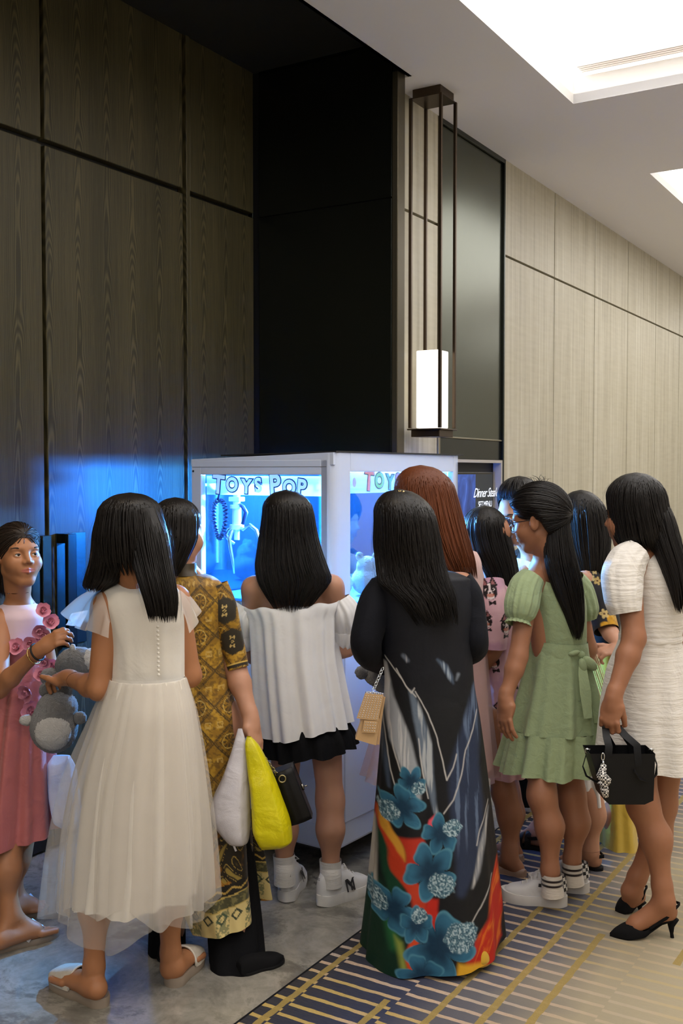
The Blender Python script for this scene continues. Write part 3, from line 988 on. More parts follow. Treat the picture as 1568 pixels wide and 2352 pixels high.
class Sdf:
    """a soft union of tapered limbs and ellipsoids, meshed as one surface"""

    def __init__(self):
        self.p = []

    def limb(self, a, b, ra, rb, k=0.02, op='u'):
        a, b = np.asarray(a, float), np.asarray(b, float)
        R = max(ra, rb)
        self.p.append((op, k, 'c', (a, b, ra, rb), np.minimum(a, b) - R, np.maximum(a, b) + R))

    def ell(self, c, rad, axes=None, k=0.02, op='u'):
        c = np.asarray(c, float)
        A = np.eye(3) if axes is None else np.asarray(axes, float)
        R = np.sqrt(((A * np.asarray(rad)[:, None]) ** 2).sum(0))
        self.p.append((op, k, 'e', (c, A, np.asarray(rad, float)), c - R, c + R))

    def field(self, lo, hi, h):
        n = np.ceil((hi - lo) / h).astype(int) + 1
        ax = [(lo[i] + h * np.arange(n[i])).astype(np.float32) for i in range(3)]
        D = np.full(tuple(n), 1.0, np.float32)
        for op, k, kind, a, l, u in self.p:
            pad = k + 2.5 * h
            i0 = np.maximum(np.floor((l - pad - lo) / h).astype(int), 0)
            i1 = np.minimum(np.ceil((u + pad - lo) / h).astype(int) + 1, n)
            if (i1 <= i0).any():
                continue
            s = tuple(slice(x, y) for x, y in zip(i0, i1))
            X, Y, Z = ax[0][s[0]][:, None, None], ax[1][s[1]][None, :, None], ax[2][s[2]][None, None, :]
            if kind == 'c':
                p, q, ra, rb = a
                dv = q - p
                L2 = float(dv @ dv) + 1e-12
                x, y, z = X - p[0], Y - p[1], Z - p[2]
                t = np.clip((x * dv[0] + y * dv[1] + z * dv[2]) / L2, 0, 1)
                d = np.sqrt((x - t * dv[0]) ** 2 + (y - t * dv[1]) ** 2 + (z - t * dv[2]) ** 2) - (ra + t * (rb - ra))
            else:
                c, A, rad = a
                x, y, z = X - c[0], Y - c[1], Z - c[2]
                q = [(x * A[i, 0] + y * A[i, 1] + z * A[i, 2]) / rad[i] for i in range(3)]
                k0 = np.sqrt(q[0] ** 2 + q[1] ** 2 + q[2] ** 2)
                k1 = np.sqrt((q[0] / rad[0]) ** 2 + (q[1] / rad[1]) ** 2 + (q[2] / rad[2]) ** 2) + 1e-6
                d = k0 * (k0 - 1) / k1
            if op == 'u':
                D[s] = smin(D[s], d, k)
            else:
                D[s] = -smin(-D[s], d, k)
        return D

    def mesh(self, lo, hi, h, skip=()):
        lo, hi = np.asarray(lo, float), np.asarray(hi, float)
        D = self.field(lo, hi, h)
        n = np.array(D.shape)
        m = n - 1
        ins = D < 0
        cnt = np.zeros(tuple(m), np.int8)
        for i in (0, 1):
            for j in (0, 1):
                for k in (0, 1):
                    cnt += ins[i:i + m[0], j:j + m[1], k:k + m[2]]
        act = (cnt > 0) & (cnt < 8)
        cells = np.argwhere(act)
        if skip and len(cells):
            ctr = lo + (cells + 0.5) * h
            keep = np.ones(len(cells), bool)
            for (a, b) in skip:
                keep &= ~((ctr > a + 0.6 * h) & (ctr < b - 0.6 * h)).all(1)
            cells = cells[keep]
        idx = np.full(tuple(m), -1, np.int64)
        idx[tuple(cells.T)] = np.arange(len(cells))
        acc = np.zeros((len(cells), 3))
        num = np.zeros(len(cells))
        corner = [(i, j, k) for i in (0, 1) for j in (0, 1) for k in (0, 1)]
        for a in corner:
            for axis in range(3):
                if a[axis]:
                    continue
                b = list(a)
                b[axis] = 1
                va = D[cells[:, 0] + a[0], cells[:, 1] + a[1], cells[:, 2] + a[2]]
                vb = D[cells[:, 0] + b[0], cells[:, 1] + b[1], cells[:, 2] + b[2]]
                cr = (va < 0) != (vb < 0)
                t = np.where(cr, va / (va - vb + 1e-20), 0)
                pos = np.tile(np.asarray(a, float), (len(cells), 1))
                pos[:, axis] += t
                acc += pos * cr[:, None]
                num += cr
        V = lo + (cells + acc / np.maximum(num, 1)[:, None]) * h
        Q = []
        for axis in range(3):
            sl0 = [slice(None)] * 3
            sl1 = [slice(None)] * 3
            sl0[axis] = slice(0, -1)
            sl1[axis] = slice(1, None)
            a, b = ins[tuple(sl0)], ins[tuple(sl1)]
            e = np.argwhere(a != b)
            o1, o2 = [(1, 2), (2, 0), (0, 1)][axis]
            ok = (e[:, o1] > 0) & (e[:, o2] > 0) & (e[:, o1] < m[o1]) & (e[:, o2] < m[o2])
            e = e[ok]
            sgn = a[tuple(e.T)]
            quad = []
            for d1, d2 in ((-1, -1), (0, -1), (0, 0), (-1, 0)):
                c = e.copy()
                c[:, o1] += d1
                c[:, o2] += d2
                quad.append(idx[tuple(c.T)])
            q = np.stack(quad, 1)
            q[~sgn] = q[~sgn][:, ::-1]
            Q.append(q[(q >= 0).all(1)])
        return V, np.concatenate(Q)


def head_sdf(S, c, f, up=(0, 0, 1), s=1.0, ears=True):
    """skull, face, ears; c = centre of the head, f = where the face looks"""
    f = unit(f)
    r = unit(np.cross(f, up))
    u = unit(np.cross(r, f))
    A = np.stack([r, f, u])

    def W(x, y, z):
        return c + s * (x * r + y * f + z * u)
    S.ell(W(0, -0.014, 0.026), np.array([0.075, 0.094, 0.088]) * s, A, 0.02)
    S.ell(W(0, 0.026, -0.036), np.array([0.060, 0.062, 0.074]) * s, A, 0.03)
    S.ell(W(0, 0.055, -0.094), np.array([0.024, 0.022, 0.019]) * s, A, 0.025)
    S.limb(W(-0.046, 0.0, -0.056), W(-0.016, 0.055, -0.095), 0.015 * s, 0.012 * s, 0.025)
    S.limb(W(0.046, 0.0, -0.056), W(0.016, 0.055, -0.095), 0.015 * s, 0.012 * s, 0.025)
    S.ell(W(0, 0.068, 0.024), np.array([0.05, 0.018, 0.016]) * s, A, 0.02)
    for q in (-1, 1):
        S.ell(W(q * 0.038, 0.056, -0.030), np.array([0.027, 0.026, 0.027]) * s, A, 0.025)
        S.ell(W(q * 0.032, 0.094, 0.003), np.array([0.020, 0.016, 0.013]) * s, A, 0.014, 's')
        S.ell(W(q * 0.0315, 0.070, 0.002), np.array([0.0155, 0.0155, 0.0135]) * s, A, 0.004)
        S.ell(W(q * 0.0315, 0.088, 0.001), np.array([0.0140, 0.012, 0.0046]) * s, A, 0.003, 's')
    S.limb(W(0, 0.080, 0.010), W(0, 0.100, -0.022), 0.0065 * s, 0.0095 * s, 0.014)
    for q in (-1, 1):
        S.ell(W(q * 0.0115, 0.090, -0.027), np.array([0.009, 0.010, 0.007]) * s, A, 0.008)
        S.ell(W(q * 0.006, 0.099, -0.034), np.array([0.0032, 0.004, 0.003]) * s, A, 0.002, 's')
    S.ell(W(0, 0.074, -0.055), np.array([0.032, 0.013, 0.020]) * s, A, 0.016)
    for q in (-1, 1):
        S.limb(W(0, 0.0925, -0.0512), W(q * 0.024, 0.0835, -0.0556), 0.0042 * s, 0.0022 * s, 0.004)
        S.limb(W(0, 0.0910, -0.0625), W(q * 0.022, 0.0835, -0.0588), 0.0052 * s, 0.0022 * s, 0.004)
        S.limb(W(0, 0.0985, -0.0568), W(q * 0.025, 0.0885, -0.0570), 0.0026 * s, 0.0014 * s, 0.002, 's')
        if not ears:
            continue
        E = np.stack([r, unit(0.95 * f + 0.3 * u), unit(u - 0.3 * f)])
        S.ell(W(q * 0.077, -0.008, -0.008), np.array([0.0085, 0.019, 0.031]) * s, E, 0.006)
        S.ell(W(q * 0.088, -0.006, -0.004), np.array([0.008, 0.011, 0.020]) * s, E, 0.004, 's')
    S.limb(W(0, -0.022, -0.05), W(0, -0.022, -0.12), 0.045 * s, 0.041 * s, 0.03)
    return W, A


def hand_sdf(S, w, dv, nv, s=1.0, curl=(0.3, 0.4, 0.3), ts=1, tdir=None, spread=0.06, curls=None, tcurl=0.3):
    """w wrist, dv towards the fingers, nv out of the palm, ts the side the thumb leaves"""
    dv = unit(dv)
    nv = unit(np.asarray(nv, float) - dv * np.dot(nv, dv))
    sd = np.cross(dv, nv) * ts
    A = np.stack([sd, nv, dv])
    w = np.asarray(w, float)
    S.ell(w + dv * 0.046 * s, np.array([0.038, 0.0145, 0.052]) * s, A, 0.012)
    S.ell(w + dv * 0.028 * s + sd * 0.018 * s + nv * 0.008 * s, np.array([0.018, 0.014, 0.030]) * s, A, 0.012)
    S.limb(w - dv * 0.02 * s, w + dv * 0.025 * s, 0.022 * s, 0.022 * s, 0.02)
    L = (0.066, 0.075, 0.070, 0.054)
    for i in range(4):
        off = (1.5 - i) * 0.0185
        base = w + s * (dv * (0.086 - 0.004 * abs(i - 1)) + sd * off)
        d = unit(dv + sd * (1.5 - i) * spread)
        cc = curls[i] if curls else curl
        ang = 0.0
        p = base
        r0 = (0.0095, 0.0095, 0.0092, 0.0082)[i] * s
        for j, fr in enumerate((0.45, 0.31, 0.24)):
            ang += cc[j]
            q = p + (d * math.cos(ang) + nv * math.sin(ang)) * L[i] * fr * s
            r1 = r0 * 0.91
            S.limb(p, q, r0, r1, 0.0035 if j else 0.007)
            p, r0 = q, r1
    p = w + s * (dv * 0.028 + sd * 0.030 + nv * 0.006)
    td = unit(tdir) if tdir is not None else unit(dv * 0.75 + sd * 0.6 + nv * 0.35)
    q = p + td * 0.040 * s
    S.limb(p, q, 0.0125 * s, 0.0105 * s, 0.008)
    td2 = unit(td + dv * tcurl + nv * tcurl * 0.4)
    S.limb(q, q + td2 * 0.030 * s, 0.0102 * s, 0.0085 * s, 0.004)


def foot_sdf(S, ankle, heel, toe, s=1.0, lift=0.0, side=1, toes=True):
    """heel and toe on the sole plane (lift above the floor is in their z)"""
    a, h, t = (np.asarray(x, float) for x in (ankle, heel, toe))
    fw = unit(t - h)
    up = np.array([0, 0, 1.0])
    sd = unit(np.cross(fw, up)) * side
    L = np.linalg.norm(t - h)
    hh = h + fw * 0.03 * s + up * 0.026 * s
    ball = h + fw * L * 0.70 + up * 0.019 * s
    S.limb(a, hh, 0.030 * s, 0.026 * s, 0.02)
    S.limb(hh, ball - sd * 0.012 * s, 0.026 * s, 0.021 * s, 0.02)
    S.limb(hh, ball + sd * 0.014 * s, 0.026 * s, 0.020 * s, 0.02)
    S.limb(a + fw * 0.012 * s, ball + up * 0.006, 0.030 * s, 0.019 * s, 0.03)
    if toes:
        for i in range(5):
            o = (i - 2) * 0.0165 * s
            b = h + fw * (L * 0.74 - 0.008 * max(i - 1, 0) * s) + sd * o + up * 0.014 * s
            e = h + fw * (L * 0.985 - (0.0, 0.002, 0.010, 0.020, 0.032)[i] * s) + sd * o * 1.05 + up * 0.010 * s
            r = (0.0125, 0.0092, 0.0088, 0.0085, 0.0082)[i] * s
            S.limb(b, e, r, r * 0.95, 0.004)
    else:
        S.limb(ball, h + fw * (L - 0.02) + up * 0.012 * s, 0.022 * s, 0.012 * s, 0.02)


def build_body(par, mat, colr, J, f, up=(0, 0, 1), hs=1.0, bs=1.0, hands=(), feet=(), head_h=0.0040, lips=None, arm=1.0, leg=1.0, torso=0.82, thigh=0.85, ears=True):
    S = Sdf()
    W, A = head_sdf(S, J['head'], f, up, hs, ears)
    nb, sl, sr = J['nb'], J['sl'], J['sr']
    hl, hr = J['hl'], J['hr']
    hm, sm = (hl + hr) / 2, (sl + sr) / 2
    rx = unit(sr - sl)
    uz = unit(nb - hm)
    fy = unit(np.cross(uz, rx))
    B = np.stack([rx, fy, np.cross(rx, fy)])
    sw = np.linalg.norm(sr - sl)
    base = J['head'] + (W(0, -0.022, -0.10) - J['head'])
    S.limb(base, nb, 0.041 * hs, 0.047 * bs, 0.03)
    S.limb(nb - uz * 0.02, sl, 0.048 * bs, 0.043 * bs, 0.04)
    S.limb(nb - uz * 0.02, sr, 0.048 * bs, 0.043 * bs, 0.04)
    T = np.linalg.norm(nb - hm)
    S.ell(nb - uz * T * 0.27, (sw * 0.47 * torso, 0.088 * bs * torso, T * 0.30), B, 0.04)
    S.ell(nb - uz * T * 0.60, (sw * 0.37 * torso, 0.078 * bs * torso, T * 0.30), B, 0.05)
    S.ell(hm + uz * 0.02, (0.150 * bs * torso, 0.100 * bs * torso, 0.12 * bs), B, 0.05)
    for a, e, w in (('sl', 'el', 'wl'), ('sr', 'er', 'wr')):
        S.limb(J[a], J[e], 0.043 * bs * arm, 0.034 * bs * arm, 0.03)
        m = J[e] * 0.7 + J[w] * 0.3
        S.limb(J[e], m, 0.034 * bs * arm, 0.034 * bs * arm, 0.02)
        S.limb(m, J[w], 0.034 * bs * arm, 0.0225 * bs * arm, 0.02)
    for h, k, a in (('hl', 'kl', 'al'), ('hr', 'kr', 'ar')):
        S.limb(J[h], J[k], 0.080 * bs * leg * thigh, 0.050 * bs * leg, 0.03)
        m = J[k] * 0.66 + J[a] * 0.34 
        back = np.array([J.get('calf', (0, -0.012, 0))[0], J.get('calf', (0, -0.012, 0))[1], 0])
        S.limb(J[k], m + back, 0.045 * bs * leg, 0.0475 * bs * leg, 0.05)
        S.limb(m + back, J[a] * 0.85 + J[k] * 0.15, 0.0465 * bs * leg, 0.031 * bs * leg, 0.05)
        S.limb(J[a] * 0.85 + J[k] * 0.15, J[a], 0.031 * bs * leg, 0.029 * bs * leg, 0.03)
    boxes = []
    c = J['head']
    boxes.append((c - 0.135 * hs, c + 0.135 * hs, head_h * hs))
    for hd in hands:
        hand_sdf(S, **hd)
        q = np.asarray(hd['w']) + unit(hd['dv']) * 0.065 * hd.get('s', 1)
        r = 0.105 * hd.get('s', 1)
        boxes.append((q - r, q + r, 0.0032))
    for ft in feet:
        foot_sdf(S, **ft)
        if ft.get('toes', True):
            q = (np.asarray(ft['heel']) + np.asarray(ft['toe'])) / 2
            r = np.linalg.norm(np.asarray(ft['toe']) - np.asarray(ft['heel'])) / 2 + 0.02
            boxes.append((q - np.array([r, r, 0.03]), q + np.array([r, r, 0.07]), 0.0046))
    lo = np.min([p[4] for p in S.p], 0) - 0.04
    hi = np.max([p[5] for p in S.p], 0) + 0.04
    V, Q = S.mesh(lo, hi, 0.0105, [(a, b) for a, b, _ in boxes])
    Vs, Qs = [V], [Q]
    for n, (a, b, h) in enumerate(boxes):
        v, q = S.mesh(a - h, b + h, h, [(x, y) for x, y, _ in boxes[:n]])
        Qs.append(q + sum(len(x) for x in Vs))
        Vs.append(v)
    V, Q = np.concatenate(Vs), np.concatenate(Qs)
    col = np.tile(np.asarray(colr, np.float32), (len(V), 1))
    # lips are a different colour from the skin around them
    L = (V - c) @ A.T / hs
    lp = np.exp(-(((np.abs(L[:, 0]) / 0.0255) ** 6) + ((L[:, 2] + 0.0572) / (0.0105 - 0.2 * np.abs(L[:, 0]))) ** 4)) * (L[:, 1] > 0.06)
    lc = np.asarray(lips if lips is not None else [colr[0] * 0.80, colr[1] * 0.48, colr[2] * 0.5])
    col = col * (1 - lp[:, None]) + lc * lp[:, None]
    o = mesh_np('body', V, Q, mat, par, col=col)
    return o, W, A


def face_parts(par, W, A, s, gaze=None, brow=True):
    """eyes, lashes and brows as parts of the person"""
    r, f, u = A
    for q in (-1, 1):
        c = W(q * 0.0315, 0.0695, 0.002)
        g = unit(gaze) if gaze is not None else f
        b = MB().ball(c, 0.0142 * s, 18)
        eye = b.build('eye', plain('eye_white', (0.62, 0.58, 0.55), 0.12, var=0.02), par, smooth=True)
        i = MB().ball(c + g * 0.0094 * s, np.array([0.0074, 0.0074, 0.0056]) * s, 16, np.stack([unit(np.cross(u, g)), unit(np.cross(g, np.cross(u, g))), g]))
        i.build('iris', plain('iris_dark', (0.020, 0.010, 0.006), 0.06, var=0.02), eye, smooth=True)
        lash = [W(q * (0.0315 + 0.0145 * x), 0.0838 - 0.008 * x * x - 0.002 * abs(x), 0.0062 - 0.0045 * x * x) for x in np.linspace(-1, 1, 9)]
        MB().tube(lash, [0.0009 * s, 0.0014 * s, 0.0017 * s, 0.0018 * s, 0.0018 * s, 0.0018 * s, 0.0017 * s, 0.0014 * s, 0.0008 * s], 6).build('eyelashes', plain('lash_black', (0.006, 0.005, 0.004), 0.6), par, smooth=True)
        if brow:
            bw = [W(q * (0.034 + 0.021 * x), 0.0835 - 0.010 * x * x - (0.003 if x > 0 else 0), 0.0270 + 0.004 * x - 0.005 * x * x) for x in np.linspace(-1, 1, 9)]
            MB().tube(bw, [0.0018 * s, 0.0028 * s, 0.0030 * s, 0.0030 * s, 0.0028 * s, 0.0026 * s, 0.0022 * s, 0.0016 * s, 0.0008 * s], 6).build('eyebrow', plain('brow_black', (0.012, 0.008, 0.006), 0.8), par, smooth=True)


def hermite(x, X, Y):
    X, Y = np.asarray(X, float), np.asarray(Y, float)
    if Y.ndim == 1:
        Y = Y[:, None]
    n = len(X)
    dl = (Y[1:] - Y[:-1]) / (X[1:] - X[:-1])[:, None]
    m = np.zeros_like(Y)
    m[0], m[-1] = dl[0], dl[-1]
    if n > 2:
        a, b = dl[:-1], dl[1:]
        m[1:-1] = np.where(a * b > 0, 2 * a * b / (a + b + 1e-12 * np.sign(a + b + 1e-30)), 0)
    i = np.clip(np.searchsorted(X, x) - 1, 0, n - 2)
    h = (X[i + 1] - X[i])
    t = ((x - X[i]) / h)[:, None]
    h = h[:, None]
    return (2 * t ** 3 - 3 * t ** 2 + 1) * Y[i] + (t ** 3 - 2 * t ** 2 + t) * h * m[i] + (-2 * t ** 3 + 3 * t ** 2) * Y[i + 1] + (t ** 3 - t ** 2) * h * m[i + 1]


def loft(rows, d, nu=96, nv=64, folds=(), a0=0.0, a1=0.05, pw=1.5, ex=2.0, hem=None, top=None, bias=0.0):
    """rings from measured rows (py, left, right, depth offset, half depth); returns grid of points"""
    R = np.array(rows, float)
    py = np.linspace(R[0, 0], R[-1, 0], nv)
    D = hermite(py, R[:, 0], R[:, 1:])
    t = np.linspace(0, 2 * math.pi, nu, endpoint=False)
    t = t - bias * np.cos(t)              # more rings of points where the print is seen
    v = np.linspace(0, 1, nv)
    ct, st = np.cos(t), np.sin(t)
    cs = np.sign(ct) * np.abs(ct) ** (2 / ex)
    ss = np.sign(st) * np.abs(st) ** (2 / ex)
    G_ = np.zeros((nv, nu, 3))
    fs = np.zeros(nu)
    for n, a, ph in folds:
        fs += a * np.sin(n * t + ph)
    for i in range(nv):
        xl, xr, dc, th = D[i]
        dd = d + dc
        c = P((xl + xr) / 2, py[i], dd)
        hw = max((xr - xl) / 2 * dd / FPX, 1e-4)
        amp = 1 + (a0 + (a1 - a0) * v[i] ** pw) * fs
        G_[i, :, 0] = c[0] + hw * cs * amp
        G_[i, :, 1] = c[1] + max(th, 1e-4) * ss * amp
        G_[i, :, 2] = c[2]
    if hem is not None:
        hz = hem(t)
        G_[:, :, 2] += (v[:, None] ** 4) * hz[None, :]
    if top is not None:
        G_[:, :, 2] += ((1 - v[:, None]) ** 4) * top(t)[None, :]
    return G_, t, v


def grid_faces(nv, nu, wrap=True):
    i, j = np.meshgrid(np.arange(nv - 1), np.arange(nu if wrap else nu - 1), indexing='ij')
    j2 = (j + 1) % nu
    return np.stack([i * nu + j, (i + 1) * nu + j, (i + 1) * nu + j2, i * nu + j2], -1).reshape(-1, 4)


def garment(par, name, mat, rows, d, col=None, keep=None, **kw):
    G_, t, v = loft(rows, d, **kw)
    nv, nu = G_.shape[:2]
    Fc = grid_faces(nv, nu)
    if keep is not None:
        tt = np.repeat(t[None], nv - 1, 0).ravel()
        vv = np.repeat(v[:-1, None], nu, 1).ravel()
        Fc = Fc[keep(tt, vv)]
    uv = np.stack([np.repeat((t / (2 * math.pi))[None], nv, 0), np.repeat(v[:, None], nu, 1)], -1).reshape(-1, 2)
    c = None
    if col is not None:
        c = col(G_, t, v).reshape(-1, 3)
    o = mesh_np(name, G_.reshape(-1, 3), Fc, mat, par, col=c, uv=uv)
    return o


def sleeve(par, name, mat, pts, n=40, m=36, folds=(), a0=0.0, a1=0.0, sq=1.0, col=None):
    """cloth tube along points (px, py, depth, radius)"""
    Q = np.array([[*P(a, b, c), r] for a, b, c, r in pts])
    s = np.concatenate([[0], np.cumsum(np.linalg.norm(np.diff(Q[:, :3], axis=0), axis=1))])
    x = np.linspace(0, s[-1], m)
    D = hermite(x, s, Q)
    V = np.zeros((m, n, 3))
    t = np.linspace(0, 2 * math.pi, n, endpoint=False)
    fs = np.zeros(n)
    for k, a, ph in folds:
        fs += a * np.sin(k * t + ph)
    prev = None
    for i in range(m):
        tg = unit(D[min(i + 1, m - 1), :3] - D[max(i - 1, 0), :3])
        nn = np.array([0, 1.0, 0]) if prev is None else prev
        nn = unit(nn - tg * np.dot(nn, tg))
        prev = nn
        b = np.cross(tg, nn)
        v = i / (m - 1)
        amp = D[i, 3] * (1 + (a0 + (a1 - a0) * v) * fs)
        V[i] = D[i, :3] + (np.cos(t) * amp)[:, None] * nn * sq + (np.sin(t) * amp)[:, None] * b
    c = col(V) if col is not None else None
    uv = np.stack([np.repeat((t / (2 * math.pi))[None], m, 0), np.repeat(np.linspace(0, 1, m)[:, None], n, 1)], -1).reshape(-1, 2)
    return mesh_np(name, V.reshape(-1, 3), grid_faces(m, n), mat, par, col=c, uv=uv)


def hair(par, mat, rows, d, locks=260, face=None, wavy=0.0, tip=0.10, seed=1, lw=0.0034, stray=30, nu=130, nv=54, lift=0.0035, name='hair'):
    """a combed mass of hair under many separate locks; face = (angle, half width, from v, to v) left open"""
    rg = np.random.default_rng(seed)
    rows = [list(r) for r in rows]
    if rows[1][0] - rows[0][0] <= 6:      # round the crown
        top, full = rows[0], rows[3]
        m0, m1 = (top[1] + top[2]) / 2, (full[1] + full[2]) / 2
        dome = []
        for ph in (2, 10, 20, 32, 44, 56, 67, 78):
            s_, c_ = math.sin(math.radians(ph)), 1 - math.cos(math.radians(ph))
            m_, hw_ = m0 + (m1 - m0) * c_, (full[2] - full[1]) / 2 * s_
            dome.append([top[0] - 1 + (full[0] - top[0] + 1) * c_, m_ - hw_, m_ + hw_, top[3] + (full[3] - top[3]) * c_, full[4] * s_])
        rows = dome + rows[3:]
    comb = [(int(rg.integers(9, 20)), 0.5, rg.uniform(0, 6)), (int(rg.integers(25, 40)), 0.5, rg.uniform(0, 6)), (int(rg.integers(36, 44)), 0.5, rg.uniform(0, 6))]
    G_, t, v = loft(rows, d, nu=nu, nv=nv, folds=comb, a0=0.004, a1=0.016, pw=1.0)
    Fc = grid_faces(nv, nu)

    def is_open(tt, vv):
        if face is None:
            return np.zeros(np.shape(tt), bool)
        da = (tt - face[0] + math.pi) % (2 * math.pi) - math.pi
        arch = np.clip((vv - face[2]) / 0.17, 0, 1) ** 0.5
        return (np.abs(da) < face[1] * arch) & (vv > face[2]) & (vv < face[3])
    tt = np.repeat(t[None], nv - 1, 0).ravel()
    vv = np.repeat(v[:-1, None], nu, 1).ravel()
    Fc = Fc[~is_open(tt, vv) & (vv < 1 - tip * 1.15)]
    V = [G_.reshape(-1, 3)]
    Q = [Fc]
    UV = [np.stack([np.repeat((t / (2 * math.pi))[None], nv, 0), np.repeat(v[:, None], nu, 1)], -1).reshape(-1, 2)]
    base = len(V[0])
    ctr = G_.mean(1)
    m = 11
    locks = int(locks * 2.4)
    for k in range(locks + stray):
        st = k >= locks
        a = rg.uniform(0, 2 * math.pi)
        v0 = rg.uniform(0.0, 0.22) if rg.random() < 0.75 else rg.uniform(0.2, 0.6)
        v1 = 1 - tip * 1.3 * rg.random() ** 1.6 if rg.random() < 0.85 else rg.uniform(0.7, 1.0)
        if face is not None and is_open(np.array([a]), np.array([(face[2] + face[3]) / 2]))[0]:
            da = abs((a - face[0] + math.pi) % (2 * math.pi) - math.pi) / face[1]
            v1 = min(v1, face[2] + 0.17 * da * da + rg.uniform(-0.03, 0.02))
            v0 = min(v0, v1 * 0.4)
        vv = np.linspace(v0, v1, m)
        drift = rg.uniform(-0.16, 0.16)
        ph = rg.uniform(0, 6.3)
        aa = a + drift * (vv - v0) + wavy * np.sin(vv * 9 + ph) * vv
        i = vv * (nv - 1)
        i0 = np.clip(i.astype(int), 0, nv - 2)
        fi = (i - i0)[:, None]
        ja = (aa % (2 * math.pi)) / (2 * math.pi) * nu
        j0 = ja.astype(int) % nu
        fj = (ja - np.floor(ja))[:, None]
        j1 = (j0 + 1) % nu
        p = (G_[i0, j0] * (1 - fj) + G_[i0, j1] * fj) * (1 - fi) + (G_[i0 + 1, j0] * (1 - fj) + G_[i0 + 1, j1] * fj) * fi
        cc = ctr[i0] * (1 - fi) + ctr[i0 + 1] * fi
        out = p - cc
        ln = np.linalg.norm(out, axis=1, keepdims=True) + 1e-6
        out = out / ln
        off = (rg.uniform(0.004, 0.018) if st else rg.uniform(-0.001, lift)) * np.sin(np.linspace(0.15, math.pi * (0.8 if not st else 0.55), m))
        p = p + out * off[:, None]
        tg = np.gradient(p, axis=0)
        tg /= np.linalg.norm(tg, axis=1, keepdims=True) + 1e-9
        sd = np.cross(tg, out)
        sd /= np.linalg.norm(sd, axis=1, keepdims=True) + 1e-9
        wd = (0.0007 if st else lw * rg.uniform(0.5, 1.3)) * np.minimum(1, np.sin(np.linspace(0.25, math.pi - 0.04, m)) * 1.8)
        th = wd * 0.35
        ring = np.stack([p - sd * wd[:, None], p + out * th[:, None], p + sd * wd[:, None]], 1)
        V.append(ring.reshape(-1, 3))
        ii, jj = np.meshgrid(np.arange(m - 1), np.arange(3), indexing='ij')
        f = np.stack([ii * 3 + jj, ii * 3 + (jj + 1) % 3, (ii + 1) * 3 + (jj + 1) % 3, (ii + 1) * 3 + jj], -1).reshape(-1, 4)
        Q.append(f + base)
        base += m * 3
        UV.append(np.stack([np.repeat((rg.random() + np.arange(3) * 0.004)[None], m, 0), np.repeat(vv[:, None], 3, 1)], -1).reshape(-1, 2))
    return mesh_np(name, np.concatenate(V), np.concatenate(Q), mat, par, uv=np.concatenate(UV))


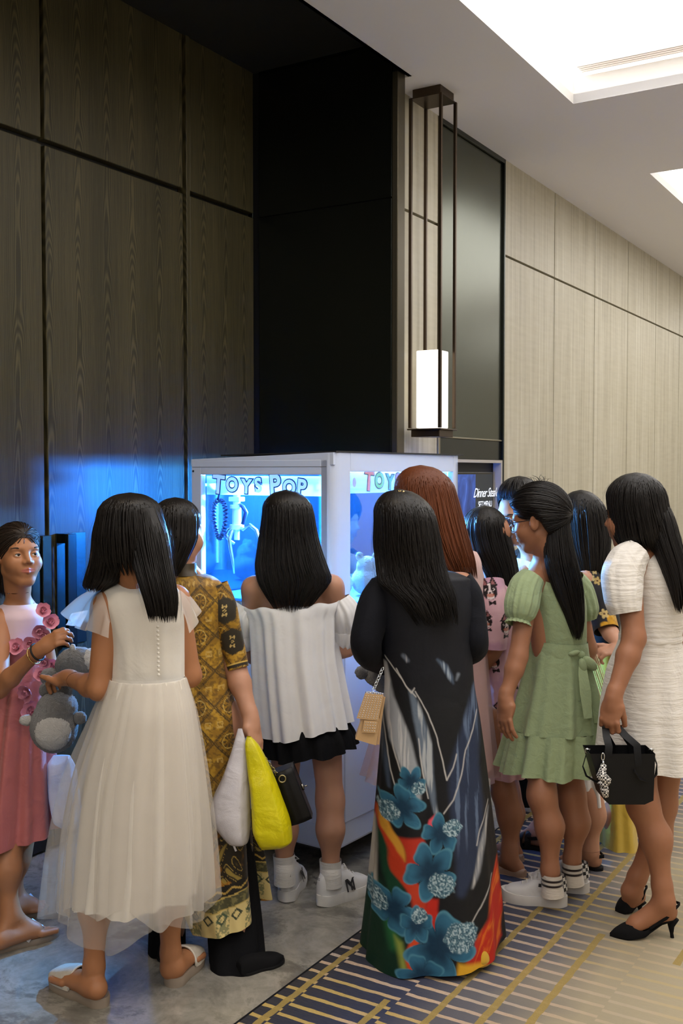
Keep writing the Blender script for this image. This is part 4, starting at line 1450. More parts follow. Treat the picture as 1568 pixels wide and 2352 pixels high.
def hair_cap(par, mat, W, s, zl, knot=(0, -0.10, 0.0), n=420, seed=1, lw=0.0024, thick=0.009, name='hair'):
    """hair combed back over the skull from a hairline z > zl(y, x), in head units"""
    rg = np.random.default_rng(seed)
    C0, R0 = np.array([0, -0.014, 0.026]), np.array([0.075, 0.094, 0.088])

    def surf(dirs, off):
        q = dirs / np.linalg.norm(dirs, axis=-1, keepdims=True)
        return C0 + q * (R0 + off[..., None])

    def to_world(p):
        return np.array([W(*x) for x in p.reshape(-1, 3)])
    th = np.linspace(0.001, math.pi * 0.92, 60)
    ph = np.linspace(0, 2 * math.pi, 120, endpoint=False)
    T, H_ = np.meshgrid(th, ph, indexing='ij')
    dirs = np.stack([np.sin(T) * np.cos(H_), np.sin(T) * np.sin(H_), np.cos(T)], -1)
    p = surf(dirs, np.zeros(T.shape))
    gap = p[..., 2] - zl(p[..., 1], p[..., 0])
    off = 0.003 + thick * sst_(0.0, 0.04, gap)
    p = surf(dirs, off)
    Fc = grid_faces(60, 120)
    ok = (gap > -0.002).ravel()
    Fc = Fc[ok[Fc].all(1)]
    V, Q, UV = [to_world(p)], [Fc], [np.stack([H_ / 6.283, T / 3.0], -1).reshape(-1, 2)]
    base = len(V[0])
    kd = np.array(knot) - C0
    kd /= np.linalg.norm(kd)
    m = 10
    made = 0
    while made < n:
        a = rg.uniform(0, 2 * math.pi)
        t0 = math.acos(rg.uniform(-0.7, 1))
        d0 = np.array([math.sin(t0) * math.cos(a), math.sin(t0) * math.sin(a), math.cos(t0)])
        q = C0 + d0 * R0
        g = q[2] - zl(np.array(q[1]), np.array(q[0]))
        if g < -0.001 or (g > 0.03 and rg.random() < 0.6):
            continue
        made += 1
        om = math.acos(np.clip(d0 @ kd, -1, 1)) + 1e-6
        x = np.linspace(0, rg.uniform(0.6, 1.0), m)
        dr = (np.sin((1 - x) * om)[:, None] * d0 + np.sin(x * om)[:, None] * kd) / math.sin(om)
        pp = C0 + dr * R0
        gg = pp[:, 2] - zl(pp[:, 1], pp[:, 0])
        o = 0.003 + thick * sst_(0.0, 0.04, gg) + rg.uniform(0.0, 0.0025)
        pp = C0 + dr * (R0 + o[:, None])
        pw = to_world(pp)
        out = to_world(C0 + dr * (R0 + o[:, None] + 0.01)) - pw
        out /= np.linalg.norm(out, axis=1, keepdims=True) + 1e-9
        tg = np.gradient(pw, axis=0)
        tg /= np.linalg.norm(tg, axis=1, keepdims=True) + 1e-9
        sd = np.cross(tg, out)
        wd = lw * rg.uniform(0.5, 1.4) * np.minimum(1, np.sin(np.linspace(0.2, math.pi - 0.1, m)) * 1.8)
        ring = np.stack([pw - sd * wd[:, None], pw + out * wd[:, None] * 0.4, pw + sd * wd[:, None], pw - out * wd[:, None] * 0.4], 1)
        V.append(ring.reshape(-1, 3))
        ii, jj = np.meshgrid(np.arange(m - 1), np.arange(4), indexing='ij')
        Q.append(np.stack([ii * 4 + jj, ii * 4 + (jj + 1) % 4, (ii + 1) * 4 + (jj + 1) % 4, (ii + 1) * 4 + jj], -1).reshape(-1, 4) + base)
        base += m * 4
        UV.append(np.stack([np.repeat((rg.random() + np.arange(4) * 0.004)[None], m, 0), np.repeat(x[:, None], 4, 1)], -1).reshape(-1, 2))
    return mesh_np(name, np.concatenate(V), np.concatenate(Q), mat, par, uv=np.concatenate(UV))


def sst_(a, b, x):
    t = np.clip((x - a) / (b - a), 0, 1)
    return t * t * (3 - 2 * t)


def shoe_shell(heel, toe, W, hs, ws=None, m=22, n=18, z0=0.0, s0=0.0, s1=1.0, up=None):
    """arched shell over a foot: hs heights and ws widths along the length; returns V, F"""
    heel, toe = np.asarray(heel, float), np.asarray(toe, float)
    fw = unit(toe - heel)
    sd = unit(np.cross(fw, (0, 0, 1)))
    L = np.linalg.norm(toe - heel)
    xs = np.linspace(s0, s1, m)
    hx = hermite(xs, np.linspace(0, 1, len(hs)), np.array(hs, float))[:, 0]
    if ws is None:
        ws = [0.30, 0.66, 0.72, 0.74, 0.86, 1.0, 0.98, 0.80, 0.30]
    wx = hermite(xs, np.linspace(0, 1, len(ws)), np.array(ws, float))[:, 0] * W / 2
    V = []
    for i in range(m):
        c = heel + fw * L * xs[i]
        for k in range(n):
            a = math.pi * k / (n - 1)
            ca, sa = math.cos(a), math.sin(a)
            V.append(c + sd * wx[i] * np.sign(ca) * abs(ca) ** 0.6 + np.array([0, 0, z0 + hx[i] * abs(sa) ** 0.7]))
    F_ = []
    for i in range(m - 1):
        for k in range(n - 1):
            F_.append((i * n + k, (i + 1) * n + k, (i + 1) * n + k + 1, i * n + k + 1))
    F_.append(tuple(range(n)))
    F_.append(tuple((m - 1) * n + k for k in range(n - 1, -1, -1)))
    return V, F_


def sole_slab(heel, toe, W, th, z0=0.0, ws=None, n=44, rise=None, flare=1.0):
    heel, toe = np.asarray(heel, float), np.asarray(toe, float)
    fw = unit((toe - heel) * (1, 1, 0))
    sd = unit(np.cross(fw, (0, 0, 1)))
    L = np.linalg.norm((toe - heel)[:2])
    if ws is None:
        ws = [0.36, 0.68, 0.74, 0.74, 0.86, 1.0, 0.98, 0.80, 0.34]
    xs = (1 - np.cos(np.linspace(0, math.pi, n))) / 2
    wx = hermite(xs, np.linspace(0, 1, len(ws)), np.array(ws, float))[:, 0] * W / 2
    wx = wx * np.sqrt(np.clip(1 - np.clip(1 - xs / 0.10, 0, 1) ** 2, 0.0004, 1)) * np.sqrt(np.clip(1 - np.clip((xs - 0.93) / 0.07, 0, 1) ** 2, 0.02, 1))
    rz = np.zeros(n) if rise is None else hermite(xs, np.linspace(0, 1, len(rise)), np.array(rise, float))[:, 0]
    V = []
    for q, (off, fl) in enumerate(((0, 0.94), (th * 0.3, flare), (th * 0.75, flare), (th, 0.97))):
        for sgn in (1, -1):
            rngi = range(n) if sgn > 0 else range(n - 1, -1, -1)
            for i in rngi:
                c = np.array([heel[0], heel[1], 0]) + fw * L * xs[i]
                V.append(c + sd * sgn * wx[i] * fl + np.array([0, 0, heel[2] + z0 + off + rz[i]]))
    m = 2 * n
    F_ = [tuple(range(m - 1, -1, -1)), tuple(range(3 * m, 4 * m))]
    for q in range(3):
        for k in range(m):
            k2 = (k + 1) % m
            F_.append((q * m + k, q * m + k2, (q + 1) * m + k2, (q + 1) * m + k))
    return V, F_


def ribbon(par, name, mat, pts, width, wdir=None, thick=0.0015, smooth=True):
    """flat strap along 3d points"""
    p = np.array(pts, float)
    m = len(p)
    wd = np.asarray(width if hasattr(width, '__len__') else [width] * m, float)
    tg = np.gradient(p, axis=0)
    tg /= np.linalg.norm(tg, axis=1, keepdims=True) + 1e-9
    ref = np.tile(np.asarray(wdir if wdir is not None else (0, 0, 1.0), float), (m, 1))
    sd = ref - tg * (ref * tg).sum(1, keepdims=True)
    sd /= np.linalg.norm(sd, axis=1, keepdims=True) + 1e-9
    nm = np.cross(tg, sd)
    V = np.stack([p - sd * wd[:, None] / 2 - nm * thick, p + sd * wd[:, None] / 2 - nm * thick, p + sd * wd[:, None] / 2 + nm * thick, p - sd * wd[:, None] / 2 + nm * thick], 1).reshape(-1, 3)
    Fc = []
    for i in range(m - 1):
        for k in range(4):
            Fc.append((i * 4 + k, i * 4 + (k + 1) % 4, (i + 1) * 4 + (k + 1) % 4, (i + 1) * 4 + k))
    Fc += [(3, 2, 1, 0), tuple((m - 1) * 4 + k for k in range(4))]
    o = mesh_np(name, V, Fc, mat, par)
    return auto_smooth(o, 50)


def glasses(par, W, s=1.0, mat=None, rx=0.024, rz=0.020, y=0.094, color='black'):
    fr = thing_mat = mat
    g = MB()
    for q in (-1, 1):
        pts = []
        for k in range(25):
            a = 2 * math.pi * k / 24
            ca, sa = math.cos(a), math.sin(a)
            pts.append(W(q * 0.0325 + rx * np.sign(ca) * abs(ca) ** 0.75, y - 0.004 * abs(q * 0.0325 + rx * ca) / 0.05, -0.001 + rz * np.sign(sa) * abs(sa) ** 0.75))
        g.tube(pts, 0.0017 * s, 6, caps=False)
        g.tube([W(q * 0.056, y - 0.004, 0.008), W(q * 0.070, y - 0.012, 0.009), W(q * 0.078, y - 0.05, 0.006), W(q * 0.079, 0.0, 0.003), W(q * 0.078, -0.02, -0.006)], 0.0018 * s, 6)
    g.tube([W(-0.010, y, 0.004), W(0, y + 0.002, 0.007), W(0.010, y, 0.004)], 0.0016 * s, 6)
    o = g.build('glasses', mat, par, smooth=True)
    l = MB()
    for q in (-1, 1):
        pts = [W(q * 0.0325 + rx * 0.97 * math.cos(a) * 1.0, y - 0.002, -0.001 + rz * 0.97 * math.sin(a)) for a in np.linspace(0, 2 * math.pi, 20, endpoint=False)]
        l.add(pts, [tuple(range(20))])
    l.build('lens', pane('lens_glass', (0.97, 0.98, 1.0)), o)
    return o


def tissue(par, name, mat, corners, n=14, amp=0.006, seed=3):
    """small crumpled sheet between four corner points"""
    rg = np.random.default_rng(seed)
    a, b, c, d = (np.asarray(x, float) for x in corners)
    V = []
    nm = unit(np.cross(b - a, d - a))
    ph = rg.uniform(0, 6, 6)
    for i in range(n):
        for j in range(n):
            u, w_ = i / (n - 1), j / (n - 1)
            p = a * (1 - u) * (1 - w_) + b * u * (1 - w_) + c * u * w_ + d * (1 - u) * w_
            V.append(p + nm * amp * (math.sin(5 * u + ph[0] + 3 * w_) + math.sin(9 * w_ + ph[1] - 4 * u) * 0.6 + math.sin(14 * u + ph[2]) * 0.3))
    return mesh_np(name, V, grid_faces(n, n, False), mat, par)

# ================================================================ the people
TAN = lin((156, 106, 78))
FAIR = lin((180, 132, 106))
BROWN = lin((168, 114, 78))
M_TAN, M_FAIR, M_BROWN = skin('skin_tan', TAN), skin('skin_fair', FAIR), skin('skin_brown', BROWN)
H_BLACK = hair_mat('hair_black', (0.0045, 0.0038, 0.0034), (0.013, 0.010, 0.009), 0.36)
H_DARK = hair_mat('hair_dark_brown', (0.012, 0.008, 0.006), (0.035, 0.022, 0.015), 0.42)
H_RED = hair_mat('hair_auburn', (0.055, 0.014, 0.005), (0.17, 0.048, 0.016), 0.38)
M_SOLE = plain('rubber_white', lin((214, 210, 204)), 0.6)
M_SNEAK = fabric('sneaker_leather', lin((212, 210, 208)), 0.5, 300, 0.08, 0.0, spec=0.4)
M_BLKLEATHER = plain('black_leather', (0.006, 0.006, 0.007), 0.45, spec=0.2, bs=250, bump=0.1)
M_BLKCLOTH = fabric('black_cloth', (0.006, 0.006, 0.007), 0.9, 700, 0.3, 0.0, spec=0.1)
M_BLKSUEDE = fabric('black_suede', (0.006, 0.006, 0.007), 0.9, 1200, 0.05, 0.0, spec=0.15)


def vnoise(x, y, seed=0):
    rg = np.random.default_rng(seed)
    T = rg.random((64, 64))
    xi, yi = np.floor(x).astype(int), np.floor(y).astype(int)
    fx, fy = x - xi, y - yi
    fx, fy = fx * fx * (3 - 2 * fx), fy * fy * (3 - 2 * fy)
    g = lambda a, b: T[a % 64, b % 64]
    return (g(xi, yi) * (1 - fx) + g(xi + 1, yi) * fx) * (1 - fy) + (g(xi, yi + 1) * (1 - fx) + g(xi + 1, yi + 1) * fx) * fy


def fbm(x, y, seed=0, o=4):
    s, a = 0, 0.5
    for k in range(o):
        s = s + a * vnoise(x * 2 ** k, y * 2 ** k, seed + k)
        a *= 0.5
    return s / (1 - 0.5 ** o)


def sst(a, b, x):
    t = np.clip((x - a) / (b - a), 0, 1)
    return t * t * (3 - 2 * t)


def mixc(col, c, m):
    return col * (1 - m[..., None]) + np.asarray(c) * m[..., None]


def sheet(par, name, mat, top, bot, nu=40, nv=16, wave=0.0, k=5, seed=0, sag=0.0, grow=1.0):
    """cloth between a top edge and a hem edge, rippled towards the hem"""
    top, bot = np.array(top, float), np.array(bot, float)
    s = np.linspace(0, 1, nu)
    a = hermite(s, np.linspace(0, 1, len(top)), top)
    b = hermite(s, np.linspace(0, 1, len(bot)), bot)
    V = np.zeros((nv, nu, 3))
    ax = unit(np.cross(bot[-1] - bot[0], (a - b).mean(0)))
    for i in range(nv):
        v = i / (nv - 1)
        V[i] = a * (1 - v) + b * v + ax * (wave * v ** grow * np.sin(k * 2 * math.pi * s + seed))[:, None]
        V[i, :, 2] += sag * math.sin(math.pi * v)
    return mesh_np(name, V.reshape(-1, 3), grid_faces(nv, nu, False), mat, par)


def joints(**kw):
    return {k: (P(*v) if k != 'calf' else v) for k, v in kw.items()}


def person(label, px, py):
    g = G(px, py)
    return thing('person', label, 'person', tuple(g))


def sneaker(par, heel, toe, W=0.088, high=0.075, mat=None, sole_th=0.028, sole_mat=None, laces=True, hs=None):
    fw = unit(np.asarray(toe) - np.asarray(heel))
    sd = unit(np.cross(fw, (0, 0, 1)))
    L = np.linalg.norm(np.asarray(toe) - np.asarray(heel))
    hs = hs or [high * 0.72, high * 1.0, high * 0.92, high * 0.98, high * 0.86, high * 0.62, high * 0.48, high * 0.40, 0.014]
    V, F_ = shoe_shell(heel, toe, W, hs, z0=sole_th * 0.7)
    up = MB().add(V, F_).build('sneaker', mat or M_SNEAK, par, smooth=True)
    auto_smooth(up, 60)
    V, F_ = sole_slab(np.asarray(heel) - fw * 0.006, np.asarray(toe) + fw * 0.006, W * 1.08, sole_th, rise=[0.004, 0.0, 0.0, 0.0, 0.0, 0.002, 0.008])
    auto_smooth(MB().add(V, F_).build('sole', sole_mat or M_SOLE, up), 40)
    if laces:
        lc = MB()
        for k in range(4):
            s = 0.46 + 0.07 * k
            c = np.asarray(heel) + fw * L * s
            hz = hermite(np.array([s]), np.linspace(0, 1, len(hs)), np.array(hs, float))[0, 0] + sole_th * 0.7
            lc.tube([c - sd * 0.020 + np.array([0, 0, hz - 0.006]), c + np.array([0, 0, hz + 0.003]) + fw * 0.004, c + sd * 0.020 + np.array([0, 0, hz - 0.006])], 0.0028, 6)
        c = np.asarray(heel) + fw * L * 0.44 + np.array([0, 0, hs[3] + sole_th * 0.7])
        for q in (-1, 1):
            lc.tube([c, c + sd * q * 0.018 + np.array([0, 0, 0.012]), c + sd * q * 0.032 + np.array([0, 0, 0.002]), c + sd * q * 0.012 + np.array([0, 0, -0.002])], 0.0024, 6)
        lc.build('laces', M_SOLE, up, smooth=True)
        MB().add(*shoe_shell(np.asarray(heel) + fw * L * 0.30, np.asarray(heel) + fw * L * 0.50, 0.050, [0.02, 0.024, 0.016], [0.7, 1, 0.8], 8, 9, z0=sole_th * 0.7 + high * 0.80)).build('tongue', mat or M_SNEAK, up, smooth=True)
    return up


def surf_text(par, body, origin, ux, uz, size, mat, lift=0.001, **kw):
    V, Fc = text_mesh(body, size, **kw)
    ux, uz = unit(ux), unit(uz)
    n = np.cross(ux, uz)
    L = np.asarray(origin) + V[:, :1] * ux + V[:, 1:2] * uz + n * lift
    return mesh_np('lettering', L, Fc, mat, par, smooth=False)


# ---------------------------------------------------------------- person in the pink dress
rg_w = np.random.default_rng(77)
pA = person('person in a rose pink dress with fabric flowers, holding a tissue', 60, 2140)
dA = 3.62
J = joints(head=(42, 1277, 3.62), nb=(44, 1392, 3.66), sl=(0, 1428, 3.58), sr=(84, 1416, 3.74), el=(-2, 1582, 3.44), wl=(92, 1492, 3.35),
           er=(118, 1550, 3.78), wr=(150, 1540, 3.62), hl=(10, 1680, 3.62), hr=(80, 1675, 3.72), kl=(18, 1940, 3.52), kr=(45, 1930, 3.72), al=(22, 2108, 3.46), ar=(28, 2058, 3.70))
fA = (0.60, -0.77, 0.10)
wA = J['wl']
_, W, A = build_body(pA, M_BROWN, BROWN, J, fA, hs=0.93, bs=0.84, head_h=0.0022, lips=lin((176, 96, 84)), arm=1.05,
                     hands=[dict(w=wA, dv=P(152, 1450, 3.33) - wA, nv=(0.35, 0.75, -0.5), s=0.86, curl=(0.55, 0.85, 0.55), ts=1, tdir=(0.8, 0.15, 0.45))],
                     feet=[dict(ankle=J['al'], heel=G(-18, 2182, 0.024), toe=G(120, 2136, 0.024), s=0.92, side=-1), dict(ankle=J['ar'], heel=G(5, 2108, 0.024), toe=G(106, 2086, 0.024), s=0.9, side=1)])
face_parts(pA, W, A, 0.93, gaze=(0.72, -0.66, 0.16))
def line_back(y, x):
    return np.interp(y, [-0.12, -0.040, -0.012, 0.012, 0.05, 0.075, 0.10], [-0.10, -0.075, 0.012, 0.030, 0.052, 0.066, 0.068]) - 0.10 * np.clip(np.abs(x) - 0.045, 0, 1) * (y > 0)


hair_cap(pA, H_DARK, W, 0.93, line_back, knot=(0, -0.10, -0.03), n=800, seed=11, thick=0.012)
hair(pA, H_DARK, [(1255, -20, 44, 0.085, 0.03), (1290, -22, 46, 0.085, 0.045), (1330, -18, 40, 0.085, 0.042), (1375, -8, 26, 0.085, 0.022)], 3.64, locks=90, wavy=0.15, seed=12, lw=0.003, stray=40, tip=0.2, nu=50, nv=40)
wisp = MB()
for k in range(12):
    x0 = rg_w.uniform(-0.06, 0.06)
    a = W(x0, 0.070 - 6 * x0 * x0, 0.062 - 4 * x0 * x0 + rg_w.uniform(-0.004, 0.01))
    b = a + (W(rg_w.uniform(-0.02, 0.02), 0.022, rg_w.uniform(-0.012, 0.022)) - W(0, 0, 0)) * 0.8
    c = b + (W(rg_w.uniform(-0.02, 0.02), 0.004, rg_w.uniform(-0.03, 0.004)) - W(0, 0, 0)) * 0.8
    wisp.tube([a, (a + b) / 2 + np.array([0, 0, 0.003]), b, c], [0.0007, 0.0006, 0.0005, 0.0002], 4)
wisp.build('hair_wisps', H_DARK, pA, smooth=True)
M_SATIN = fabric('rose_satin', lin((186, 104, 100)), 0.42, 500, 0.35, 0.25, color2=lin((160, 84, 84)), spec=0.4, cs=12)
M_LILAC = fabric('lilac_mesh', lin((214, 188, 196)), 0.8, 600, 0.12, 0.3)
garment(pA, 'yoke', M_LILAC, [(1386, 10, 78, 0.0, 0.054), (1398, -16, 98, 0.0, 0.080), (1418, -24, 106, 0.0, 0.094), (1470, -8, 99, 0.0, 0.096)], 3.64)
garment(pA, 'bodice', M_SATIN, [(1458, -4, 98, 0.0, 0.095), (1500, -8, 102, 0.0, 0.098), (1560, -10, 104, 0.0, 0.10)], 3.64, folds=[(9, 1, 0.3), (14, 0.6, 1)], a0=0.004, a1=0.02)
garment(pA, 'skirt', M_SATIN, [(1556, -12, 106, 0.0, 0.102), (1640, -34, 116, 0.0, 0.13), (1780, -62, 126, 0.0, 0.16), (1912, -88, 136, 0.0, 0.19)], 3.64, nu=140, nv=60, folds=[(8, 1, 0.4), (13, 0.7, 1.3), (21, 0.35, 2)], a0=0.03, a1=0.075, pw=0.7, hem=lambda t: 0.02 * np.cos(t - 0.2))
M_PETAL = fabric('pink_petal_cloth', lin((220, 146, 164)), 0.6, 500, 0.15, 0.3, color2=lin((200, 116, 140)))
rg = np.random.default_rng(5)
for (px, py, dd, R) in ((98, 1404, 3.545, 0.030), (114, 1430, 3.55, 0.033), (88, 1446, 3.54, 0.030), (106, 1460, 3.55, 0.034), (70, 1476, 3.535, 0.030), (40, 1488, 3.535, 0.034), (96, 1552, 3.54, 0.030), (104, 1518, 3.55, 0.026), (66, 1590, 3.53, 0.036), (74, 1634, 3.53, 0.040), (120, 1530, 3.56, 0.026)):
    c = P(px, py, dd)
    m = MB()
    e3 = unit((rg.uniform(-0.5, 0.7), -1.0, rg.uniform(-0.4, 0.7)))
    e1 = unit(np.cross(e3, (0, 0, 1)))
    e2 = np.cross(e3, e1)
    for ring, (np_, rr, tilt) in enumerate(((5, 1.0, 0.3), (4, 0.72, 0.75), (3, 0.45, 1.15))):
        for k in range(np_):
            a = 2 * math.pi * k / np_ + ring * 0.5 + rg.uniform(0, 0.6)
            ex = e1 * math.cos(a) + e2 * math.sin(a)
            out = e3
            dr = unit(ex * math.cos(tilt) + out * math.sin(tilt))
            sd = np.cross(dr, unit(out * math.cos(tilt) - ex * math.sin(tilt)))
            nm = np.cross(sd, dr)
            V = []
            for i in range(6):
                s = i / 5
                wv = 0.55 * R * rr * math.sin(math.pi * min(0.10 + s * 0.80, 1)) ** 0.7
                for j in range(5):
                    q = (j - 2) / 2
                    V.append(c + dr * R * rr * s + sd * wv * q + nm * (0.25 * R * s * s + 0.12 * R * q * q))
            m.add(V, [(i * 5 + j, i * 5 + j + 1, i * 5 + j + 6, i * 5 + j + 5) for i in range(5) for j in range(4)])
    m.ball(c + np.array([0, -0.006, 0]), 0.004, 8)
    m.build('fabric_flower', M_PETAL, pA, smooth=True)
for q, (mt, r, off, nm) in enumerate(((plain('gold_metal', (0.75, 0.52, 0.20), 0.25, 1.0), 0.0022, 0.020, 'bracelet'), (plain('hair_tie_black', (0.008, 0.006, 0.006), 0.7), 0.0032, 0.030, 'hair_tie'))):
    ax = unit(J['wl'] - J['el'])
    c = J['wl'] - ax * (0.015 + 0.02 * (1 - q))
    a = unit(np.cross(ax, (0, 0, 1)))
    b = np.cross(ax, a)
    MB().tube([c + 0.0285 * (math.cos(x) * a + math.sin(x) * b) + ax * 0.006 * math.cos(x + 1) for x in np.linspace(0, 2 * math.pi, 33)], r, 6, caps=False).build(nm, mt, pA, smooth=True)
M_SLIP = plain('taupe_foam', lin((150, 134, 118)), 0.7, bump=0.05)
M_CLEAR = fabric('clear_strap', lin((180, 176, 176)), 0.25, 400, 0.05, 0.0, alpha=0.75, spec=0.5)
for h_, t_ in ((G(-28, 2190), G(136, 2144)), (G(-4, 2114), G(112, 2092))):
    V, F_ = sole_slab(h_, t_, 0.088, 0.022)
    s_ = auto_smooth(MB().add(V, F_).build('flip_flop', M_SLIP, pA), 40)
    fw = unit(t_ - h_)
    sd = unit(np.cross(fw, (0, 0, 1)))
    b = h_ + (t_ - h_) * 0.80
    for q in (-1, 1):
        ribbon(s_, 'strap', M_CLEAR, [b + np.array([0, 0, 0.03]), h_ + (t_ - h_) * 0.66 + sd * q * 0.03 + np.array([0, 0, 0.062]), h_ + (t_ - h_) * 0.48 + sd * q * 0.043 + np.array([0, 0, 0.022])], 0.012, fw)

# ---------------------------------------------------------------- person in the white tulle dress
pB = person('person in a long white tulle dress with sheer flutter sleeves, seen from behind', 300, 2290)
J = joints(head=(294, 1234, 3.13), nb=(312, 1346, 3.17), sl=(250, 1388, 3.15), sr=(402, 1378, 3.21), el=(228, 1582, 3.12), wl=(156, 1556, 3.30),
           er=(436, 1552, 3.22), wr=(396, 1500, 3.40), hl=(295, 1700, 3.17), hr=(385, 1690, 3.21), kl=(225, 1990, 3.12), kr=(388, 1990, 3.21), al=(214, 2262, 3.09), ar=(393, 2224, 3.21))
wB = J['wl']
_, W, A = build_body(pB, M_BROWN, BROWN, J, (-0.80, 0.58, -0.05), hs=0.98, bs=0.90, arm=1.12, ears=False,
                     hands=[dict(w=wB, dv=P(112, 1552, 3.40) - wB, nv=(0.25, 0.2, -0.9), s=0.92, curl=(0.5, 0.7, 0.4), ts=1, tdir=(-0.75, 0.3, 0.25))],
                     feet=[dict(ankle=J['al'], heel=G(236, 2296, 0.032), toe=G(138, 2246, 0.032), s=0.95, side=1), dict(ankle=J['ar'], heel=G(392, 2246, 0.032), toe=G(446, 2196, 0.032), s=0.95, side=-1)])
M_WHITE = fabric('ivory_satin', lin((232, 226, 216)), 0.6, 700, 0.22, 0.2, spec=0.3)
M_TULLE = fabric('ivory_tulle', lin((236, 230, 222)), 0.9, 1500, 0.1, 0.1, alpha=0.27, trans=0.4)
M_TULLE2 = fabric('ivory_tulle_double', lin((236, 230, 222)), 0.9, 1500, 0.1, 0.1, alpha=0.5, trans=0.35)
garment(pB, 'bodice', M_WHITE, [(1333, 276, 338, 0.0, 0.050), (1341, 248, 386, 0.0, 0.070), (1353, 233, 408, 0.0, 0.086), (1385, 234, 418, 0.0, 0.098), (1440, 249, 423, 0.0, 0.10), (1500, 255, 423, 0.0, 0.098), (1560, 253, 423, 0.0, 0.094)], 3.17, folds=[(12, 1, 0.2), (19, 0.6, 1)], a0=0.0, a1=0.010)
garment(pB, 'waistband', M_WHITE, [(1550, 251, 424, 0.0, 0.097), (1560, 250, 425, 0.0, 0.098), (1566, 251, 425, 0.0, 0.097)], 3.17, nv=8, hem=lambda t: 0.010 * np.cos(t))
bt = MB()
for k in range(12):
    bt.ball(P(362 + k * 0.2, 1440 + k * 10, 3.072), 0.0045, 8)
bt.build('back_buttons', M_WHITE, pB, smooth=True)
garment(pB, 'skirt_lining', M_WHITE, [(1556, 252, 424, 0.0, 0.095), (1640, 231, 440, 0.0, 0.12), (1800, 196, 452, 0.0, 0.140), (1950, 180, 456, 0.0, 0.148), (2060, 170, 444, 0.0, 0.152)], 3.14, nu=150, nv=56, folds=[(11, 1, 0.4), (17, 0.7, 1.3), (29, 0.3, 2)], a0=0.012, a1=0.05, pw=0.8, hem=lambda t: 0.012 * np.cos(t) + 0.010 * np.sin(5 * t))
garment(pB, 'tulle_layer', M_TULLE2, [(1557, 250, 426, 0.0, 0.098), (1640, 222, 446, 0.0, 0.13), (1800, 172, 466, 0.0, 0.148), (1950, 150, 478, 0.0, 0.158), (2066, 146, 482, 0.0, 0.163)], 3.14, nu=150, nv=56, folds=[(10, 1, 1.4), (16, 0.7, 0.3), (27, 0.3, 2)], a0=0.02, a1=0.06, pw=0.7, hem=lambda t: 0.02 * np.sin(3 * t + 1) + 0.02 * np.sin(7 * t))
garment(pB, 'tulle_layer', M_TULLE, [(1557, 249, 427, 0.0, 0.10), (1640, 214, 450, 0.0, 0.135), (1800, 152, 474, 0.0, 0.155), (1950, 126, 488, 0.0, 0.168), (2094, 112, 494, 0.0, 0.175)], 3.14, nu=150, nv=56, folds=[(9, 1, 2.4), (15, 0.7, 1.3), (25, 0.3, 0)], a0=0.02, a1=0.075, pw=0.7, hem=lambda t: 0.03 * np.sin(2 * t + 2) + 0.025 * np.sin(5 * t + 1))
sheet(pB, 'flutter_sleeve', M_TULLE2, [P(250, 1348, 3.23), P(234, 1353, 3.14), P(243, 1386, 3.075), P(254, 1432, 3.055)], [P(142, 1408, 3.30), P(178, 1444, 3.19), P(206, 1450, 3.08), P(250, 1466, 3.02)], 70, 22, 0.010, 3.4, 0.5, 0.022, 1.4)
sheet(pB, 'flutter_sleeve', M_TULLE2, [P(414, 1400, 3.07), P(410, 1362, 3.12), P(404, 1350, 3.20), P(396, 1350, 3.27)], [P(430, 1458, 3.03), P(448, 1440, 3.09), P(458, 1412, 3.18), P(452, 1400, 3.28)], 60, 20, 0.009, 2.6, 1.0, 0.018, 1.4)
hair(pB, H_BLACK, [(1132, 288, 308, 0.0, 0.006), (1137, 264, 334, 0.0, 0.05), (1150, 244, 352, 0.0, 0.078), (1180, 226, 370, 0.0, 0.10), (1230, 216, 383, 0.0, 0.11), (1280, 213, 390, -0.005, 0.10), (1318, 226, 388, -0.01, 0.075)], 3.13, locks=260, seed=21, face=(2.55, 0.7, 0.35, 1.2), tip=0.15)
hair(pB, H_BLACK, [(1165, 306, 360, -0.02, 0.06), (1230, 296, 384, -0.055, 0.050), (1290, 306, 393, -0.082, 0.038), (1340, 320, 401, -0.105, 0.030), (1385, 334, 406, -0.115, 0.024), (1430, 344, 404, -0.118, 0.014)], 3.13, locks=150, seed=22, tip=0.06, nu=60, nv=50)
hair(pB, H_BLACK, [(1240, 214, 300, 0.0, 0.08), (1290, 208, 296, 0.0, 0.075), (1325, 198, 284, 0.0, 0.055), (1345, 193, 262, 0.01, 0.04), (1360, 202, 236, 0.01, 0.018)], 3.12, locks=120, seed=23, nu=60, nv=40)
M_PERF = plain('slipper_ivory', lin((206, 196, 180)), 0.6, bs=90, var=0.9, bump=0.3)
